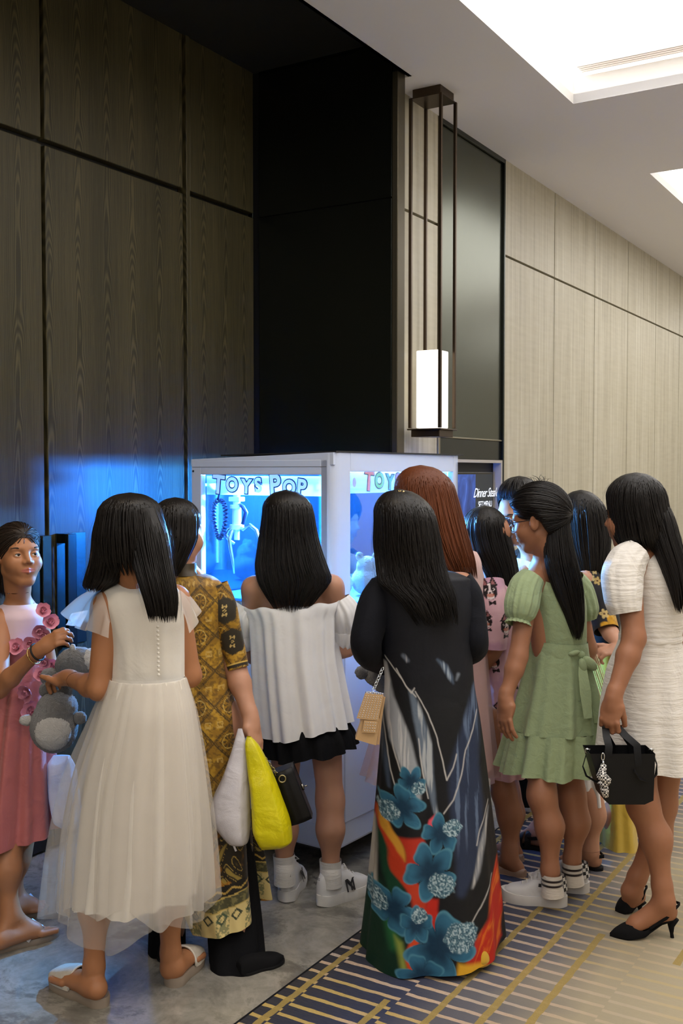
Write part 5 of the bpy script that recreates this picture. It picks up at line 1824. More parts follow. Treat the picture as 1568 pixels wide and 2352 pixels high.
for h_, t_ in ((G(244, 2314), G(124, 2256)), (G(392, 2270), G(452, 2204))):
    V, F_ = sole_slab(h_, t_, 0.088, 0.030, ws=[0.52, 0.78, 0.80, 0.80, 0.9, 1.0, 1.0, 0.90, 0.5])
    s_ = auto_smooth(MB().add(V, F_).build('slipper', M_SLIP, pB), 40)
    V, F_ = shoe_shell(h_, t_, 0.094, [0.02, 0.03, 0.045, 0.058, 0.062, 0.056, 0.046, 0.036, 0.016], [0.5, 0.78, 0.80, 0.82, 0.9, 1.0, 1.0, 0.90, 0.45], s0=0.50, s1=1.0, z0=0.026)
    MB().add(V, F_[:-2]).build('upper', M_PERF, s_, smooth=True)
    fw = unit(t_ - h_)
    sd = unit(np.cross(fw, (0, 0, 1)))
    MB().tube([h_ + (t_ - h_) * 0.50 + sd * 0.041 * math.cos(a) + np.array([0, 0, 0.026 + 0.063 * math.sin(a) ** 0.7]) for a in np.linspace(0.02, math.pi - 0.02, 16)], 0.0035, 6).build('upper_binding', plain('binding_cream', lin((226, 218, 204)), 0.6), s_, smooth=True)

# ---------------------------------------------------------------- person in the gold batik tunic
pC = person('person in a gold batik long tunic over black trousers, carrying shopping bags', 540, 2245)
J = joints(head=(404, 1226, 3.46), nb=(424, 1330, 3.47), sl=(362, 1382, 3.46), sr=(492, 1374, 3.48), el=(352, 1560, 3.42), wl=(352, 1640, 3.55), er=(540, 1535, 3.48), wr=(577, 1652, 3.40),
           hl=(440, 1680, 3.47), hr=(520, 1680, 3.47), kl=(440, 1950, 3.46), kr=(535, 1950, 3.43), al=(400, 2170, 3.44), ar=(560, 2190, 3.34))
wC = J['wr']
_, W, A = build_body(pC, M_FAIR, FAIR, J, (0.52, 0.85, 0.0), hs=0.98, bs=1.0, arm=1.05, leg=0.62,
                     hands=[dict(w=wC, dv=P(590, 1712, 3.37) - wC, nv=(-0.75, 0.5, 0.1), s=0.95, curl=(0.35, 0.9, 0.7), ts=-1, tdir=(-0.35, 0.3, -0.8))])
hair(pC, H_BLACK, [(1143, 394, 410, 0.0, 0.006), (1148, 374, 428, 0.0, 0.05), (1160, 360, 442, 0.0, 0.078), (1190, 350, 456, 0.0, 0.098), (1230, 346, 456, -0.01, 0.098), (1270, 350, 440, -0.025, 0.08), (1310, 360, 418, -0.04, 0.045), (1326, 372, 408, -0.045, 0.02)], 3.46, locks=260, seed=31, face=(0.62, 0.85, 0.30, 1.2), lw=0.005)


def batik(x, z, seed=0):
    """gold field with dark medallions and cream line work, in garment metres"""
    col = np.zeros(x.shape + (3,)) + np.array(lin((142, 104, 22)))
    n1 = fbm(x * 40, z * 40, seed)
    n2 = fbm(x * 150, z * 150, seed + 9)
    col = mixc(col, lin((178, 136, 34)), sst(0.5, 0.7, n1))
    col = mixc(col, lin((96, 68, 16)), sst(0.52, 0.62, n2) * 0.7)
    gx, gz = (x / 0.092 + 0.5) % 1 - 0.5, (z / 0.115 + 0.25) % 1 - 0.5
    r = np.abs(gx) * 0.9 + np.abs(gz)
    rr = np.sqrt(gx ** 2 + gz ** 2)
    for a, b in ((0.46, 0.030), (0.40, 0.014), (0.27, 0.02)):
        col = mixc(col, lin((54, 40, 16)), (np.abs(r - a) < b) * 0.85)
    col = mixc(col, lin((60, 44, 16)), ((rr < 0.19) & (rr > 0.05)) * (np.abs(np.sin(4 * np.arctan2(gz, gx))) < 0.62) * 0.9)
    col = mixc(col, lin((212, 180, 96)), (np.abs(rr - 0.205) < 0.012) * 0.8)
    hx = (x / 0.092) % 1 - 0.5
    hz = (z / 0.115 + 0.75) % 1 - 0.5
    for dx in (-0.2, 0.2):
        q = np.maximum(np.abs(hx - dx) * 0.8, np.abs(hz))
        col = mixc(col, lin((190, 156, 80)), (np.abs(q - 0.07) < 0.010) | (np.abs(q - 0.04) < 0.006))
    return col


def tunic_paint(Gd, t, v):
    x, z = Gd[..., 0], Gd[..., 2]
    col = batik(x, z, 3)
    # lower border: dark ground with paisley, then rows of bands
    zz = z + 0.010 * np.sin(x * 26)
    lo = sst(0.62, 0.50, z)
    dark = np.zeros_like(col) + np.array(lin((34, 27, 16)))
    pz = fbm(x * 30 + 4 * fbm(x * 9, z * 9, 4), z * 14, 7)
    leaf = np.abs(np.sin(x * 70 + 3.5 * np.sin(z * 22)) * np.cos(z * 26 + 2 * np.sin(x * 40)))
    dark = mixc(dark, lin((156, 104, 22)), sst(0.46, 0.60, pz) * sst(0.56, 0.34, z))
    dark = mixc(dark, lin((176, 150, 70)), sst(0.70, 0.85, leaf) * 0.7)
    dark = mixc(dark, lin((196, 164, 80)), (np.abs(leaf - 0.45) < 0.035) * 0.8)
    col = col * (1 - lo[..., None]) + dark * lo[..., None]
    band = lambda a, b: ((zz < a) & (zz > b)).astype(float)
    col = mixc(col, lin((26, 22, 16)), band(0.272, 0.235))
    sc_ = np.abs((x / 0.05) % 1 - 0.5)
    col = mixc(col, lin((186, 152, 74)), ((np.abs(zz - (0.245 + 0.03 * sc_)) < 0.0035)).astype(float))
    col = mixc(col, lin((186, 160, 88)), band(0.236, 0.231))
    col = mixc(col, lin((74, 72, 46)), band(0.231, 0.196))
    col = mixc(col, lin((120, 112, 70)), band(0.231, 0.196) * sst(0.5, 0.6, fbm(x * 120, z * 120, 8)))
    col = mixc(col, lin((186, 160, 88)), band(0.199, 0.195))
    col = mixc(col, lin((206, 184, 122)), band(0.195, 0.10))
    dia = np.abs((x / 0.045) % 1 - 0.5) + np.abs((zz - 0.172) / 0.045)
    col = mixc(col, lin((52, 58, 40)), band(0.193, 0.10) * (dia < 0.42) * (dia > 0.25))
    col = mixc(col, lin((70, 90, 64)), band(0.193, 0.10) * (((x / 0.09) % 1) > 0.55) * 0.7 * (fbm(x * 200, z * 200, 3) > 0.48))
    return col


def sleeve_paint(V):
    x, z = V[..., 0], V[..., 2]
    col = batik(x + 0.03, z, 5)
    for (px, py) in ((484, 1326), (516, 1402), (533, 1474)):
        c = P(px, py, 3.43)
        dx, dz = (x - c[0]), (z - c[2])
        q = np.maximum(np.abs(dx) / 0.036, (np.abs(dx) * 0.55 + np.abs(dz)) / 0.047)
        near = (V[..., 1] < 3.50)
        q = q + 0.10 * (vnoise(dx * 300, dz * 300, 4) - 0.5)
        col = mixc(col, lin((42, 36, 22)), (sst(1.05, 0.95, q)) * near)
        gl = ((np.abs(np.abs(dz) - 0.014) < 0.006) & (np.abs(np.abs(dx) - 0.006) < 0.0022)) | ((np.abs(np.abs(dz) - 0.014) < 0.0015) & (np.abs(dx) < 0.006)) | (np.abs(np.abs(dx) + np.abs(dz) - 0.005) < 0.0014)
        col = mixc(col, lin((206, 178, 110)), gl * near * 0.9)
    s = np.linspace(0, 1, V.shape[0])[:, None] + 0 * x
    col = mixc(col, lin((40, 32, 18)), ((s > 0.955) & (s < 0.985)).astype(float))
    col = mixc(col, lin((200, 165, 80)), ((s > 0.94) & (s < 0.955)).astype(float))
    return col.reshape(-1, 3)


M_BATIK = fabric('gold_batik', (0.3, 0.2, 0.03), 0.55, 800, 0.25, 0.1, vcol=True, spec=0.35)
garment(pC, 'tunic', M_BATIK, [(1316, 392, 462, 0.0, 0.060), (1326, 372, 492, 0.0, 0.078), (1345, 356, 512, 0.0, 0.092), (1385, 348, 516, 0.0, 0.105), (1450, 350, 512, 0.0, 0.112), (1550, 352, 522, 0.0, 0.112), (1650, 350, 547, 0.0, 0.125), (1750, 352, 557, 0.0, 0.13), (1900, 378, 574, -0.03, 0.135), (2050, 414, 584, -0.045, 0.13), (2108, 440, 589, -0.06, 0.13)], 3.47, col=tunic_paint, nu=260, nv=340, bias=0.5, folds=[(7, 1, 0.5), (12, 0.5, 1)], a0=0.0, a1=0.05, hem=lambda t: 0.018 * np.cos(t) - 0.008)
sleeve(pC, 'sleeve', M_BATIK, [(490, 1346, 3.47, 0.050), (508, 1395, 3.47, 0.052), (520, 1445, 3.475, 0.049), (534, 1495, 3.48, 0.044), (545, 1536, 3.47, 0.039)], 100, 140, col=sleeve_paint, folds=[(4, 1, 0.3), (7, 0.5, 1)], a0=0.01, a1=0.03)
sleeve(pC, 'sleeve', M_BATIK, [(366, 1350, 3.46, 0.050), (356, 1440, 3.45, 0.050), (352, 1540, 3.43, 0.040)], 60, 60, col=sleeve_paint)
garment(pC, 'collar', plain('collar_batik', lin((58, 44, 18)), 0.5, bs=200, var=1.0), [(1292, 404, 450, 0.0, 0.050), (1306, 398, 452, 0.0, 0.056), (1320, 390, 462, 0.0, 0.062)], 3.46, nv=10)
garment(pC, 'front_panel', M_BATIK, [(1860, 545, 590, 0.0, 0.012), (1960, 572, 608, 0.02, 0.012), (2066, 588, 626, 0.03, 0.012)], 3.58, col=tunic_paint, nu=60, nv=200)
for rows in ([(1850, 372, 470, 0.0, 0.085), (2050, 346, 436, 0.0, 0.075), (2140, 340, 424, 0.0, 0.078), (2198, 338, 424, 0.0, 0.08)], [(1850, 480, 570, 0.0, 0.07), (2050, 480, 594, -0.01, 0.07), (2130, 474, 602, -0.05, 0.075), (2230, 480, 610, -0.125, 0.085)]):
    garment(pC, 'trouser_leg', M_BLKCLOTH, rows, 3.45, folds=[(5, 1, 0.4), (9, 0.5, 1)], a0=0.01, a1=0.05)
for h_, t_ in ((G(548, 2240), G(650, 2203)), (G(372, 2212), G(415, 2170))):
    V, F_ = shoe_shell(h_, t_, 0.078, [0.035, 0.045, 0.045, 0.042, 0.036, 0.030, 0.026, 0.020, 0.006], [0.4, 0.66, 0.7, 0.74, 0.86, 0.98, 0.86, 0.58, 0.12], z0=0.008)
    s_ = auto_smooth(MB().add(V, F_).build('court_shoe', M_BLKSUEDE, pC, smooth=True), 60)
    V, F_ = sole_slab(h_, t_, 0.082, 0.010)
    MB().add(V, F_).build('sole', M_BLKLEATHER, s_)

# ---------------------------------------------------------------- person in the off-shoulder white top
pD = person('person in a white off-shoulder top and black skirt with chunky white sneakers', 710, 2085)
J = joints(head=(656, 1216, 3.88), nb=(662, 1312, 3.88), sl=(582, 1352, 3.88), sr=(762, 1348, 3.88), el=(566, 1500, 3.92), wl=(620, 1515, 4.06), er=(796, 1488, 3.90), wr=(750, 1500, 3.99),
           hl=(660, 1660, 3.88), hr=(745, 1660, 3.88), kl=(652, 1840, 3.88), kr=(758, 1840, 3.86), al=(654, 2024, 3.84), ar=(760, 2024, 3.82))
_, W, A = build_body(pD, M_FAIR, FAIR, J, (0.06, 0.98, -0.15), hs=1.0, bs=0.94, torso=0.9, ears=False)
hair(pD, H_BLACK, [(1126, 648, 664, 0.0, 0.006), (1130, 628, 690, 0.0, 0.05), (1145, 612, 706, 0.0, 0.078), (1175, 603, 719, 0.0, 0.102), (1220, 598, 726, 0.0, 0.108), (1260, 592, 736, -0.02, 0.095), (1300, 587, 750, -0.045, 0.078), (1330, 591, 760, -0.065, 0.060), (1362, 606, 738, -0.078, 0.046), (1405, 634, 706, -0.085, 0.022)], 3.88, locks=420, seed=41, face=(1.57, 0.85, 0.22, 0.75), tip=0.13, stray=40)
M_OFFW = fabric('white_cotton', lin((226, 224, 224)), 0.85, 900, 0.2, 0.15, cs=10)
garment(pD, 'top', M_OFFW, [(1386, 552, 788, 0.0, 0.098), (1394, 558, 786, 0.0, 0.108), (1420, 570, 776, 0.0, 0.116), (1480, 576, 776, 0.0, 0.125), (1560, 581, 786, 0.0, 0.138), (1640, 588, 800, 0.0, 0.152), (1672, 592, 805, 0.0, 0.158)], 3.88, nu=190, nv=70, folds=[(9, 1, 0.4), (14, 0.8, 1.7), (23, 0.5, 2.2)], a0=0.02, a1=0.06, pw=0.6, hem=lambda t: 0.026 * np.cos(t - 0.1) + 0.006 * np.sin(4 * t), top=lambda t: 0.014 * np.cos(t) + 0.004 * np.sin(11 * t))
sleeve(pD, 'puff_sleeve', M_OFFW, [(568, 1392, 3.88, 0.046), (556, 1420, 3.88, 0.056), (558, 1460, 3.90, 0.054), (566, 1486, 3.90, 0.040), (569, 1494, 3.90, 0.030)], 90, 40, folds=[(11, 1, 0.3), (17, 0.6, 1)], a0=0.03, a1=0.07)
sleeve(pD, 'puff_sleeve', M_OFFW, [(776, 1378, 3.88, 0.046), (792, 1410, 3.88, 0.058), (797, 1450, 3.90, 0.058), (794, 1480, 3.90, 0.044), (792, 1488, 3.90, 0.032)], 90, 40, folds=[(11, 1, 0.8), (17, 0.6, 1)], a0=0.03, a1=0.07)
garment(pD, 'skirt', M_BLKCLOTH, [(1560, 610, 770, 0.0, 0.10), (1650, 604, 796, 0.0, 0.128), (1690, 600, 814, 0.0, 0.155), (1722, 602, 820, 0.0, 0.165)], 3.88, nu=220, folds=[(14, 1, 0.3), (23, 0.5, 1)], a0=0.01, a1=0.05, hem=lambda t: 0.022 * np.cos(t) + 0.006 * np.sin(7 * t))
M_SOCK = fabric('white_sock', lin((206, 202, 196)), 0.9, 500, 0.2, 0.3, stripes=(120, 0.5))
sleeve(pD, 'sock', M_SOCK, [(652, 1962, 3.85, 0.041), (653, 1980, 3.85, 0.040), (654, 2005, 3.84, 0.040), (654, 2030, 3.84, 0.041)], folds=[(3, 1, 0)], a0=0.02)
sleeve(pD, 'sock', M_SOCK, [(759, 1974, 3.83, 0.041), (759, 1992, 3.83, 0.040), (760, 2012, 3.82, 0.040), (760, 2034, 3.82, 0.041)], folds=[(3, 1, 0)], a0=0.02)
M_INKB = plain('shoe_ink', (0.012, 0.012, 0.016), 0.5)
for k, (h_, dv) in enumerate(((G(656, 2074), np.array([0.12, 0.99, 0])), (G(732, 2082), np.array([0.74, 0.66, 0])))):
    dv = unit(dv)
    t_ = h_ + dv * 0.245
    sn = sneaker(pD, h_, t_, 0.098, 0.10, sole_th=0.040)
    sd = unit(np.cross(dv, (0, 0, 1)))
    # heel lettering and side emblem as worn on the shoe
    surf_text(sn, 'YANKEES', h_ + np.array([0, 0, 0.108]) - dv * 0.010, sd, np.array([0, 0, 1.0]) + dv * 0.25, 0.0125, M_INKB, lift=0.004, space=0.8)
    surf_text(sn, 'NY', h_ + np.array([0, 0, 0.090]) - dv * 0.012, sd, (0, 0, 1), 0.016, M_INKB, lift=0.004, space=0.5)
    surf_text(sn, 'N', h_ + dv * 0.115 + sd * 0.043 + np.array([0, 0, 0.060]), dv, np.array([0, 0, 1.0]) - sd * 0.35, 0.062, M_INKB, lift=0.004, offset=0.001)
    surf_text(sn, 'Y', h_ + dv * 0.118 + sd * 0.043 + np.array([0, 0, 0.062]), dv, np.array([0, 0, 1.0]) - sd * 0.35, 0.062, M_INKB, lift=0.005, offset=0.001)

# ---------------------------------------------------------------- person in the navy floral long dress
pE = person('person in a dark navy long dress printed with marbling and blue flowers, seen from behind', 985, 2235)
J = joints(head=(922, 1224, 3.43), nb=(956, 1322, 3.44), sl=(872, 1366, 3.43), sr=(1060, 1348, 3.45), el=(844, 1482, 3.41), wl=(878, 1524, 3.60), er=(1087, 1470, 3.44), wr=(1060, 1510, 3.62),
           hl=(935, 1650, 3.44), hr=(1035, 1650, 3.44), kl=(935, 1950, 3.44), kr=(1040, 1950, 3.44), al=(940, 2160, 3.44), ar=(1050, 2160, 3.44))
_, W, A = build_body(pE, M_TAN, TAN, J, (0.10, 0.98, -0.15), hs=1.0, bs=0.98, ears=False)
hair(pE, H_BLACK, [(1124, 905, 925, 0.0, 0.006), (1130, 884, 955, 0.0, 0.05), (1150, 868, 982, -0.005, 0.092), (1190, 860, 1000, -0.01, 0.114), (1240, 858, 1010, -0.01, 0.116), (1290, 864, 1018, -0.03, 0.09), (1330, 868, 1030, -0.065, 0.062), (1375, 915, 1045, -0.10, 0.036), (1440, 960, 1052, -0.115, 0.018)], 3.43, locks=380, seed=51, face=(1.5, 0.85, 0.22, 0.7), wavy=0.10, tip=0.2, stray=60)
clip = MB()
c = P(917, 1133, 3.40)
for a in np.linspace(0, 2 * math.pi, 7)[:-1]:
    clip.tube([c + np.array([0.012 * math.cos(a), -0.006, 0.006 * math.sin(a)]), c + np.array([0.006 * math.cos(a), -0.012, 0.010 * math.sin(a)]), c + np.array([0, -0.010, 0])], 0.0018, 6)
clip.ball(c + np.array([0.012, -0.010, 0.004]), 0.005, 8).ball(c + np.array([-0.012, -0.010, -0.004]), 0.005, 8).ball(c + np.array([-0.006, -0.010, -0.012]), 0.003, 8)
clip.build('hair_clip', MATS['gold_metal'], pE, smooth=True)


def poly_mask(x, y, pts, soft=6.0):
    """soft mask of a polygon"""
    pts = np.array(pts, float)
    n = len(pts)
    ins = np.zeros(x.shape, bool)
    dist = np.full(x.shape, 1e9)
    for i in range(n):
        (x0, y0), (x1, y1) = pts[i], pts[(i + 1) % n]
        cond = ((y0 > y) != (y1 > y)) & (x < (x1 - x0) * (y - y0) / (y1 - y0 + 1e-9) + x0)
        ins ^= cond
        dx, dy = x1 - x0, y1 - y0
        tt = np.clip(((x - x0) * dx + (y - y0) * dy) / (dx * dx + dy * dy + 1e-9), 0, 1)
        dist = np.minimum(dist, np.hypot(x - x0 - tt * dx, y - y0 - tt * dy))
    sd = np.where(ins, dist, -dist)
    return sst(-soft, soft, sd)


def floral_paint(Gd, t, v):
    # garment coordinates, in units of about 1.37 mm, measured from the print
    x = Gd[..., 0] * 2400 / 3.30 + 784
    y = 1083 + (EYE - Gd[..., 2]) * 2400 / 3.30
    wx = x + 26 * (fbm(x / 60, y / 130, 2) - 0.5) + 10 * np.sin(y / 60)
    col = np.zeros(x.shape + (3,)) + np.array(lin((14, 16, 25)))
    low = sst(1540, 1640, y)
    col = mixc(col, lin((12, 13, 18)), low)
    def band(pts, soft=4.0):
        d = np.full(x.shape, 1e9)
        pts = [(657 + a / 1.344, 1300 + b / 1.344, c / 1.344) for a, b, c in pts]
        for (x0, y0, w0), (x1, y1, w1) in zip(pts[:-1], pts[1:]):
            dx, dy = x1 - x0, y1 - y0
            tt = np.clip(((wx - x0) * dx + (y - y0) * dy) / (dx * dx + dy * dy), 0, 1)
            d = np.minimum(d, np.hypot(wx - x0 - tt * dx, y - y0 - tt * dy) - (w0 + tt * (w1 - w0)))
        return sst(soft, -soft, d)
    wx = x + 7 * (fbm(x / 40, y / 70, 2) - 0.5)
    streak = fbm(wx / 9, y / 160, 11)
    # slate blue drape, marbled grey bands, then fine pale outlines
    m = band([(600, 400, 12), (580, 520, 36), (556, 640, 52), (565, 760, 56), (566, 900, 44), (540, 1000, 16)], 9)
    col = mixc(col, lin((36, 46, 70)), m * 0.95)
    col = mixc(col, lin((92, 108, 134)), m * sst(0.56, 0.66, streak) * sst(1980, 1880, y) * 0.8)
    for pts, c1, c2 in (([(306, 320, 6), (322, 430, 17), (352, 540, 31), (392, 650, 24), (410, 720, 8)], (150, 154, 160), (190, 190, 192)),
                        ([(388, 400, 6), (412, 480, 17), (432, 560, 21), (444, 650, 14), (462, 760, 6)], (96, 108, 124), (170, 174, 178)),
                        ([(296, 520, 4), (312, 620, 8), (322, 700, 4)], (60, 72, 92), (120, 126, 136)),
                        ([(640, 780, 2), (614, 870, 10), (594, 950, 8), (576, 994, 2)], (128, 130, 136), (176, 174, 172)),
                        ([(470, 296, 3), (492, 318, 9), (512, 352, 7), (520, 372, 1)], (74, 88, 108), (150, 162, 176)),
                        ([(366, 286, 5), (378, 300, 5)], (96, 104, 118), (150, 150, 156)), ([(536, 346, 4), (530, 362, 1)], (120, 128, 140), (160, 165, 170))):
        m = band(pts, 5)
        col = mixc(col, lin(c1), m)
        col = mixc(col, lin(c2), m * sst(0.50, 0.62, streak))
    for pts in ([(308, 296), (350, 346), (388, 402), (398, 386)], [(400, 396), (440, 462), (470, 540), (490, 622), (500, 664), (518, 628), (530, 588)], [(298, 440), (310, 545), (326, 650), (344, 706)], [(318, 470), (334, 580), (356, 646)],
                [(604, 470), (588, 520), (560, 580), (546, 650), (520, 724), (488, 764)], [(640, 760), (604, 828), (592, 872)], [(646, 985), (604, 1058), (558, 1116)], [(410, 540), (424, 640), (440, 720)], [(345, 330), (372, 380), (402, 412)]):
        col = mixc(col, lin((198, 194, 190)), band([(a, b, 1.6) for a, b in pts], 1.6) * 0.9)
    # green, red, orange flames at the hem
    g = poly_mask(wx, y, [(800, 2050), (850, 2010), (900, 2060), (925, 2140), (945, 2290), (800, 2300)], 14)
    col = mixc(col, lin((12, 46, 32)), g)
    col = mixc(col, lin((40, 110, 62)), poly_mask(wx, y, [(868, 2060), (900, 2090), (920, 2180), (900, 2180)], 16) * 0.9)
    col = mixc(col, lin((150, 160, 70)), poly_mask(wx, y, [(905, 2150), (922, 2160), (945, 2270), (930, 2270)], 8) * 0.8)
    g2 = poly_mask(wx, y, [(866, 1930), (885, 1910), (915, 1990), (930, 2060), (905, 2080), (880, 2020)], 8)
    col = mixc(col, lin((14, 58, 38)), g2)
    cr = poly_mask(wx, y, [(846, 1930), (866, 1910), (868, 2050), (840, 2070)], 6)
    col = mixc(col, lin((176, 170, 162)), cr)
    for pts, c1 in (([(866, 1885), (890, 1880), (925, 1970), (960, 2030), (1000, 2120), (1010, 2180), (985, 2170), (950, 2080), (905, 2010), (880, 1950)], (176, 52, 24)), ([(915, 1930), (975, 1925), (975, 2010), (940, 2010)], (170, 42, 22)), ([(868, 1872), (890, 1885), (915, 1930), (930, 1980), (905, 1960), (880, 1920)], (196, 140, 46)), ([(935, 2150), (958, 2150), (960, 2230), (935, 2240)], (200, 66, 26)), ([(975, 2060), (1000, 2060), (1030, 2150), (1000, 2160)], (188, 40, 26))):
        m = poly_mask(wx + 6 * np.sin(y / 15), y, pts, 5)
        col = mixc(col, lin(c1), m)
    rb = poly_mask(x + 5 * np.sin(y / 19), y, [(1155, 2010), (1170, 2060), (1172, 2200), (1120, 2230), (1062, 2215), (1085, 2170), (1120, 2120)], 6)
    col = mixc(col, lin((176, 36, 22)), rb)
    col = mixc(col, lin((206, 100, 26)), rb * np.exp(-((fbm(x / 18 + y / 40, y / 70, 41) - 0.55) / 0.06) ** 2))
    col = mixc(col, lin((214, 160, 40)), poly_mask(x, y, [(1050, 2200), (1120, 2215), (1100, 2260), (1040, 2250)], 7))
    col = mixc(col, lin((220, 80, 96)), poly_mask(x, y, [(985, 1885), (1000, 1870), (992, 1905), (978, 1912)], 3))
    # blue orchids
    for fx, fy, R, a0, st in ((946, 1800, 34, 0.2, 0.9), (926, 1862, 50, 0.9, 2.6), (1012, 1915, 44, 2.0, -0.6), (988, 2000, 62, 0.5, 1.0), (905, 2092, 54, 1.4, 3.4), (1005, 2165, 80, 0.1, -0.5), (965, 2235, 52, 0.7, 2.0), (955, 2120, 40, 2.2, 5.0)):
        dx, dy = x - fx, y - fy
        ph = np.arctan2(dy, dx)
        ro = np.hypot(dx, dy)
        pet = np.abs(np.cos(2.5 * (ph - a0))) ** 0.55
        rr = R * (0.42 + 0.62 * pet) * (1 + 0.10 * np.sin(7 * ph + fx))
        m = sst(2.5, -2.5, ro - rr)
        s = np.clip(ro / (rr + 1e-6), 0, 1)
        pc = np.zeros_like(col) + np.array(lin((18, 52, 76)))
        pc = mixc(pc, lin((46, 100, 128)), sst(0.25, 0.8, s) * (0.35 + 0.65 * pet))
        pc = mixc(pc, lin((84, 140, 160)), sst(0.86, 0.98, s) * 0.7)
        pc = mixc(pc, lin((14, 44, 68)), np.exp(-(np.sin(2.5 * (ph - a0)) ** 2 - 1) ** 2 / 0.004) * 0.5)
        col = mixc(col, pc, m)
        sx, sy = fx + R * 0.75 * math.cos(st), fy + R * 0.55 * math.sin(st)
        bl = np.hypot((x - sx) / (R * 0.50), (y - sy) / (R * 0.44))
        bl = bl + 0.25 * (vnoise(x / 9, y / 9, 51) - 0.5)
        mm = sst(1.05, 0.9, bl)
        spk = vnoise(x / 2.6, y / 2.6, 61)
        cc = np.zeros_like(col) + np.array(lin((84, 116, 130)))
        cc = mixc(cc, lin((166, 186, 194)), sst(0.50, 0.78, spk))
        cc = mixc(cc, lin((48, 78, 96)), sst(0.36, 0.22, spk))
        col = mixc(col, cc, mm)
    return col


M_FLORAL = fabric('navy_floral_crepe', (0.02, 0.02, 0.03), 0.62, 900, 0.22, 0.0, vcol=True, spec=0.3)
M_NAVY = fabric('navy_crepe', lin((14, 16, 25)), 0.75, 900, 0.3, 0.02, cs=11)
garment(pE, 'dress', M_FLORAL, [(1306, 930, 985, 0.0, 0.052), (1314, 892, 1044, 0.0, 0.078), (1330, 856, 1082, 0.0, 0.098), (1395, 862, 1088, 0.0, 0.115), (1480, 874, 1084, 0.0, 0.117), (1560, 882, 1088, 0.0, 0.122), (1650, 876, 1102, 0.0, 0.14), (1800, 864, 1121, 0.0, 0.17), (1950, 851, 1137, 0.0, 0.20), (2100, 836, 1150, 0.0, 0.225), (2182, 826, 1156, 0.0, 0.235)], 3.44, col=floral_paint, nu=340, nv=430, bias=0.6, folds=[(5, 1, 0.5), (9, 0.6, 1.2), (15, 0.25, 0.1)], a0=0.0, a1=0.045, hem=lambda t: 0.02 + 0.024 * np.cos(t - 0.3) - 0.008 * np.sin(t))
sleeve(pE, 'sleeve', M_NAVY, [(884, 1345, 3.44, 0.050), (864, 1385, 3.42, 0.058), (850, 1430, 3.40, 0.055), (840, 1475, 3.39, 0.051), (844, 1500, 3.43, 0.047), (864, 1514, 3.53, 0.044), (882, 1524, 3.62, 0.040)], folds=[(4, 1, 0.2), (7, 0.5, 1)], a0=0.01, a1=0.03)
sleeve(pE, 'sleeve', M_NAVY, [(1050, 1334, 3.45, 0.050), (1072, 1370, 3.45, 0.052), (1084, 1420, 3.44, 0.046), (1090, 1465, 3.43, 0.044), (1090, 1488, 3.46, 0.043), (1076, 1500, 3.56, 0.042), (1058, 1510, 3.64, 0.038)], folds=[(4, 1, 0.6), (7, 0.5, 1)], a0=0.01, a1=0.03)
garment(pE, 'trousers', fabric('gold_satin', lin((206, 162, 44)), 0.45, 500, 0.3, 0.2, spec=0.4), [(2090, 1030, 1120, -0.06, 0.10), (2176, 1046, 1136, -0.08, 0.11), (2190, 1050, 1132, -0.08, 0.10)], 3.44)

# ---------------------------------------------------------------- person with the long auburn hair
pF = person('person with long straight auburn hair in a blush dress, facing the claw machine window', 1000, 2050)
dF = 4.02
J = joints(head=(970, 1165, 4.02), nb=(985, 1258, 4.04), sl=(930, 1300, 3.98), sr=(1076, 1300, 4.08), el=(925, 1450, 4.0), wl=(930, 1540, 4.12), er=(1080, 1450, 4.08), wr=(1060, 1540, 4.15),
           hl=(965, 1620, 4.04), hr=(1045, 1620, 4.04), kl=(965, 1830, 4.04), kr=(1045, 1830, 4.04), al=(965, 2000, 4.04), ar=(1045, 2000, 4.04))
_, W, A = build_body(pF, M_FAIR, FAIR, J, (-0.55, 0.83, -0.1), hs=1.0, bs=0.94, ears=False, feet=[dict(ankle=J['al'], heel=J['al'] * (1, 1, 0) + (0.01, -0.05, 0.012), toe=J['al'] * (1, 1, 0) + (-0.07, 0.15, 0.012), toes=False), dict(ankle=J['ar'], heel=J['ar'] * (1, 1, 0) + (0.01, -0.05, 0.012), toe=J['ar'] * (1, 1, 0) + (-0.07, 0.15, 0.012), toes=False)])
hair(pF, H_RED, [(1069, 955, 977, 0.0, 0.006), (1074, 935, 1000, 0.0, 0.05), (1090, 918, 1022, 0.0, 0.08), (1130, 906, 1046, 0.0, 0.104), (1180, 905, 1060, -0.01, 0.108), (1240, 918, 1076, -0.04, 0.09), (1290, 945, 1090, -0.07, 0.060), (1330, 990, 1096, -0.085, 0.03)], 4.02, locks=420, seed=61, face=(2.15, 0.8, 0.25, 0.8), tip=0.1, stray=30)
M_BLUSH = fabric('blush_chiffon', lin((226, 190, 182)), 0.8, 900, 0.2, 0.2, color2=lin((206, 164, 160)))
M_BLUSHT = fabric('blush_tulle', lin((222, 190, 190)), 0.9, 900, 0.2, 0.2, alpha=0.5, trans=0.3)
garment(pF, 'dress', M_BLUSH, [(1252, 958, 1040, 0.0, 0.060), (1268, 915, 1094, 0.0, 0.085), (1300, 905, 1106, 0.0, 0.105), (1400, 912, 1110, 0.0, 0.115), (1500, 915, 1112, 0.0, 0.12), (1650, 900, 1122, 0.0, 0.14), (1760, 890, 1128, 0.0, 0.15)], 4.04, nu=160, folds=[(10, 1, 0.2), (16, 0.6, 1)], a0=0.01, a1=0.05)
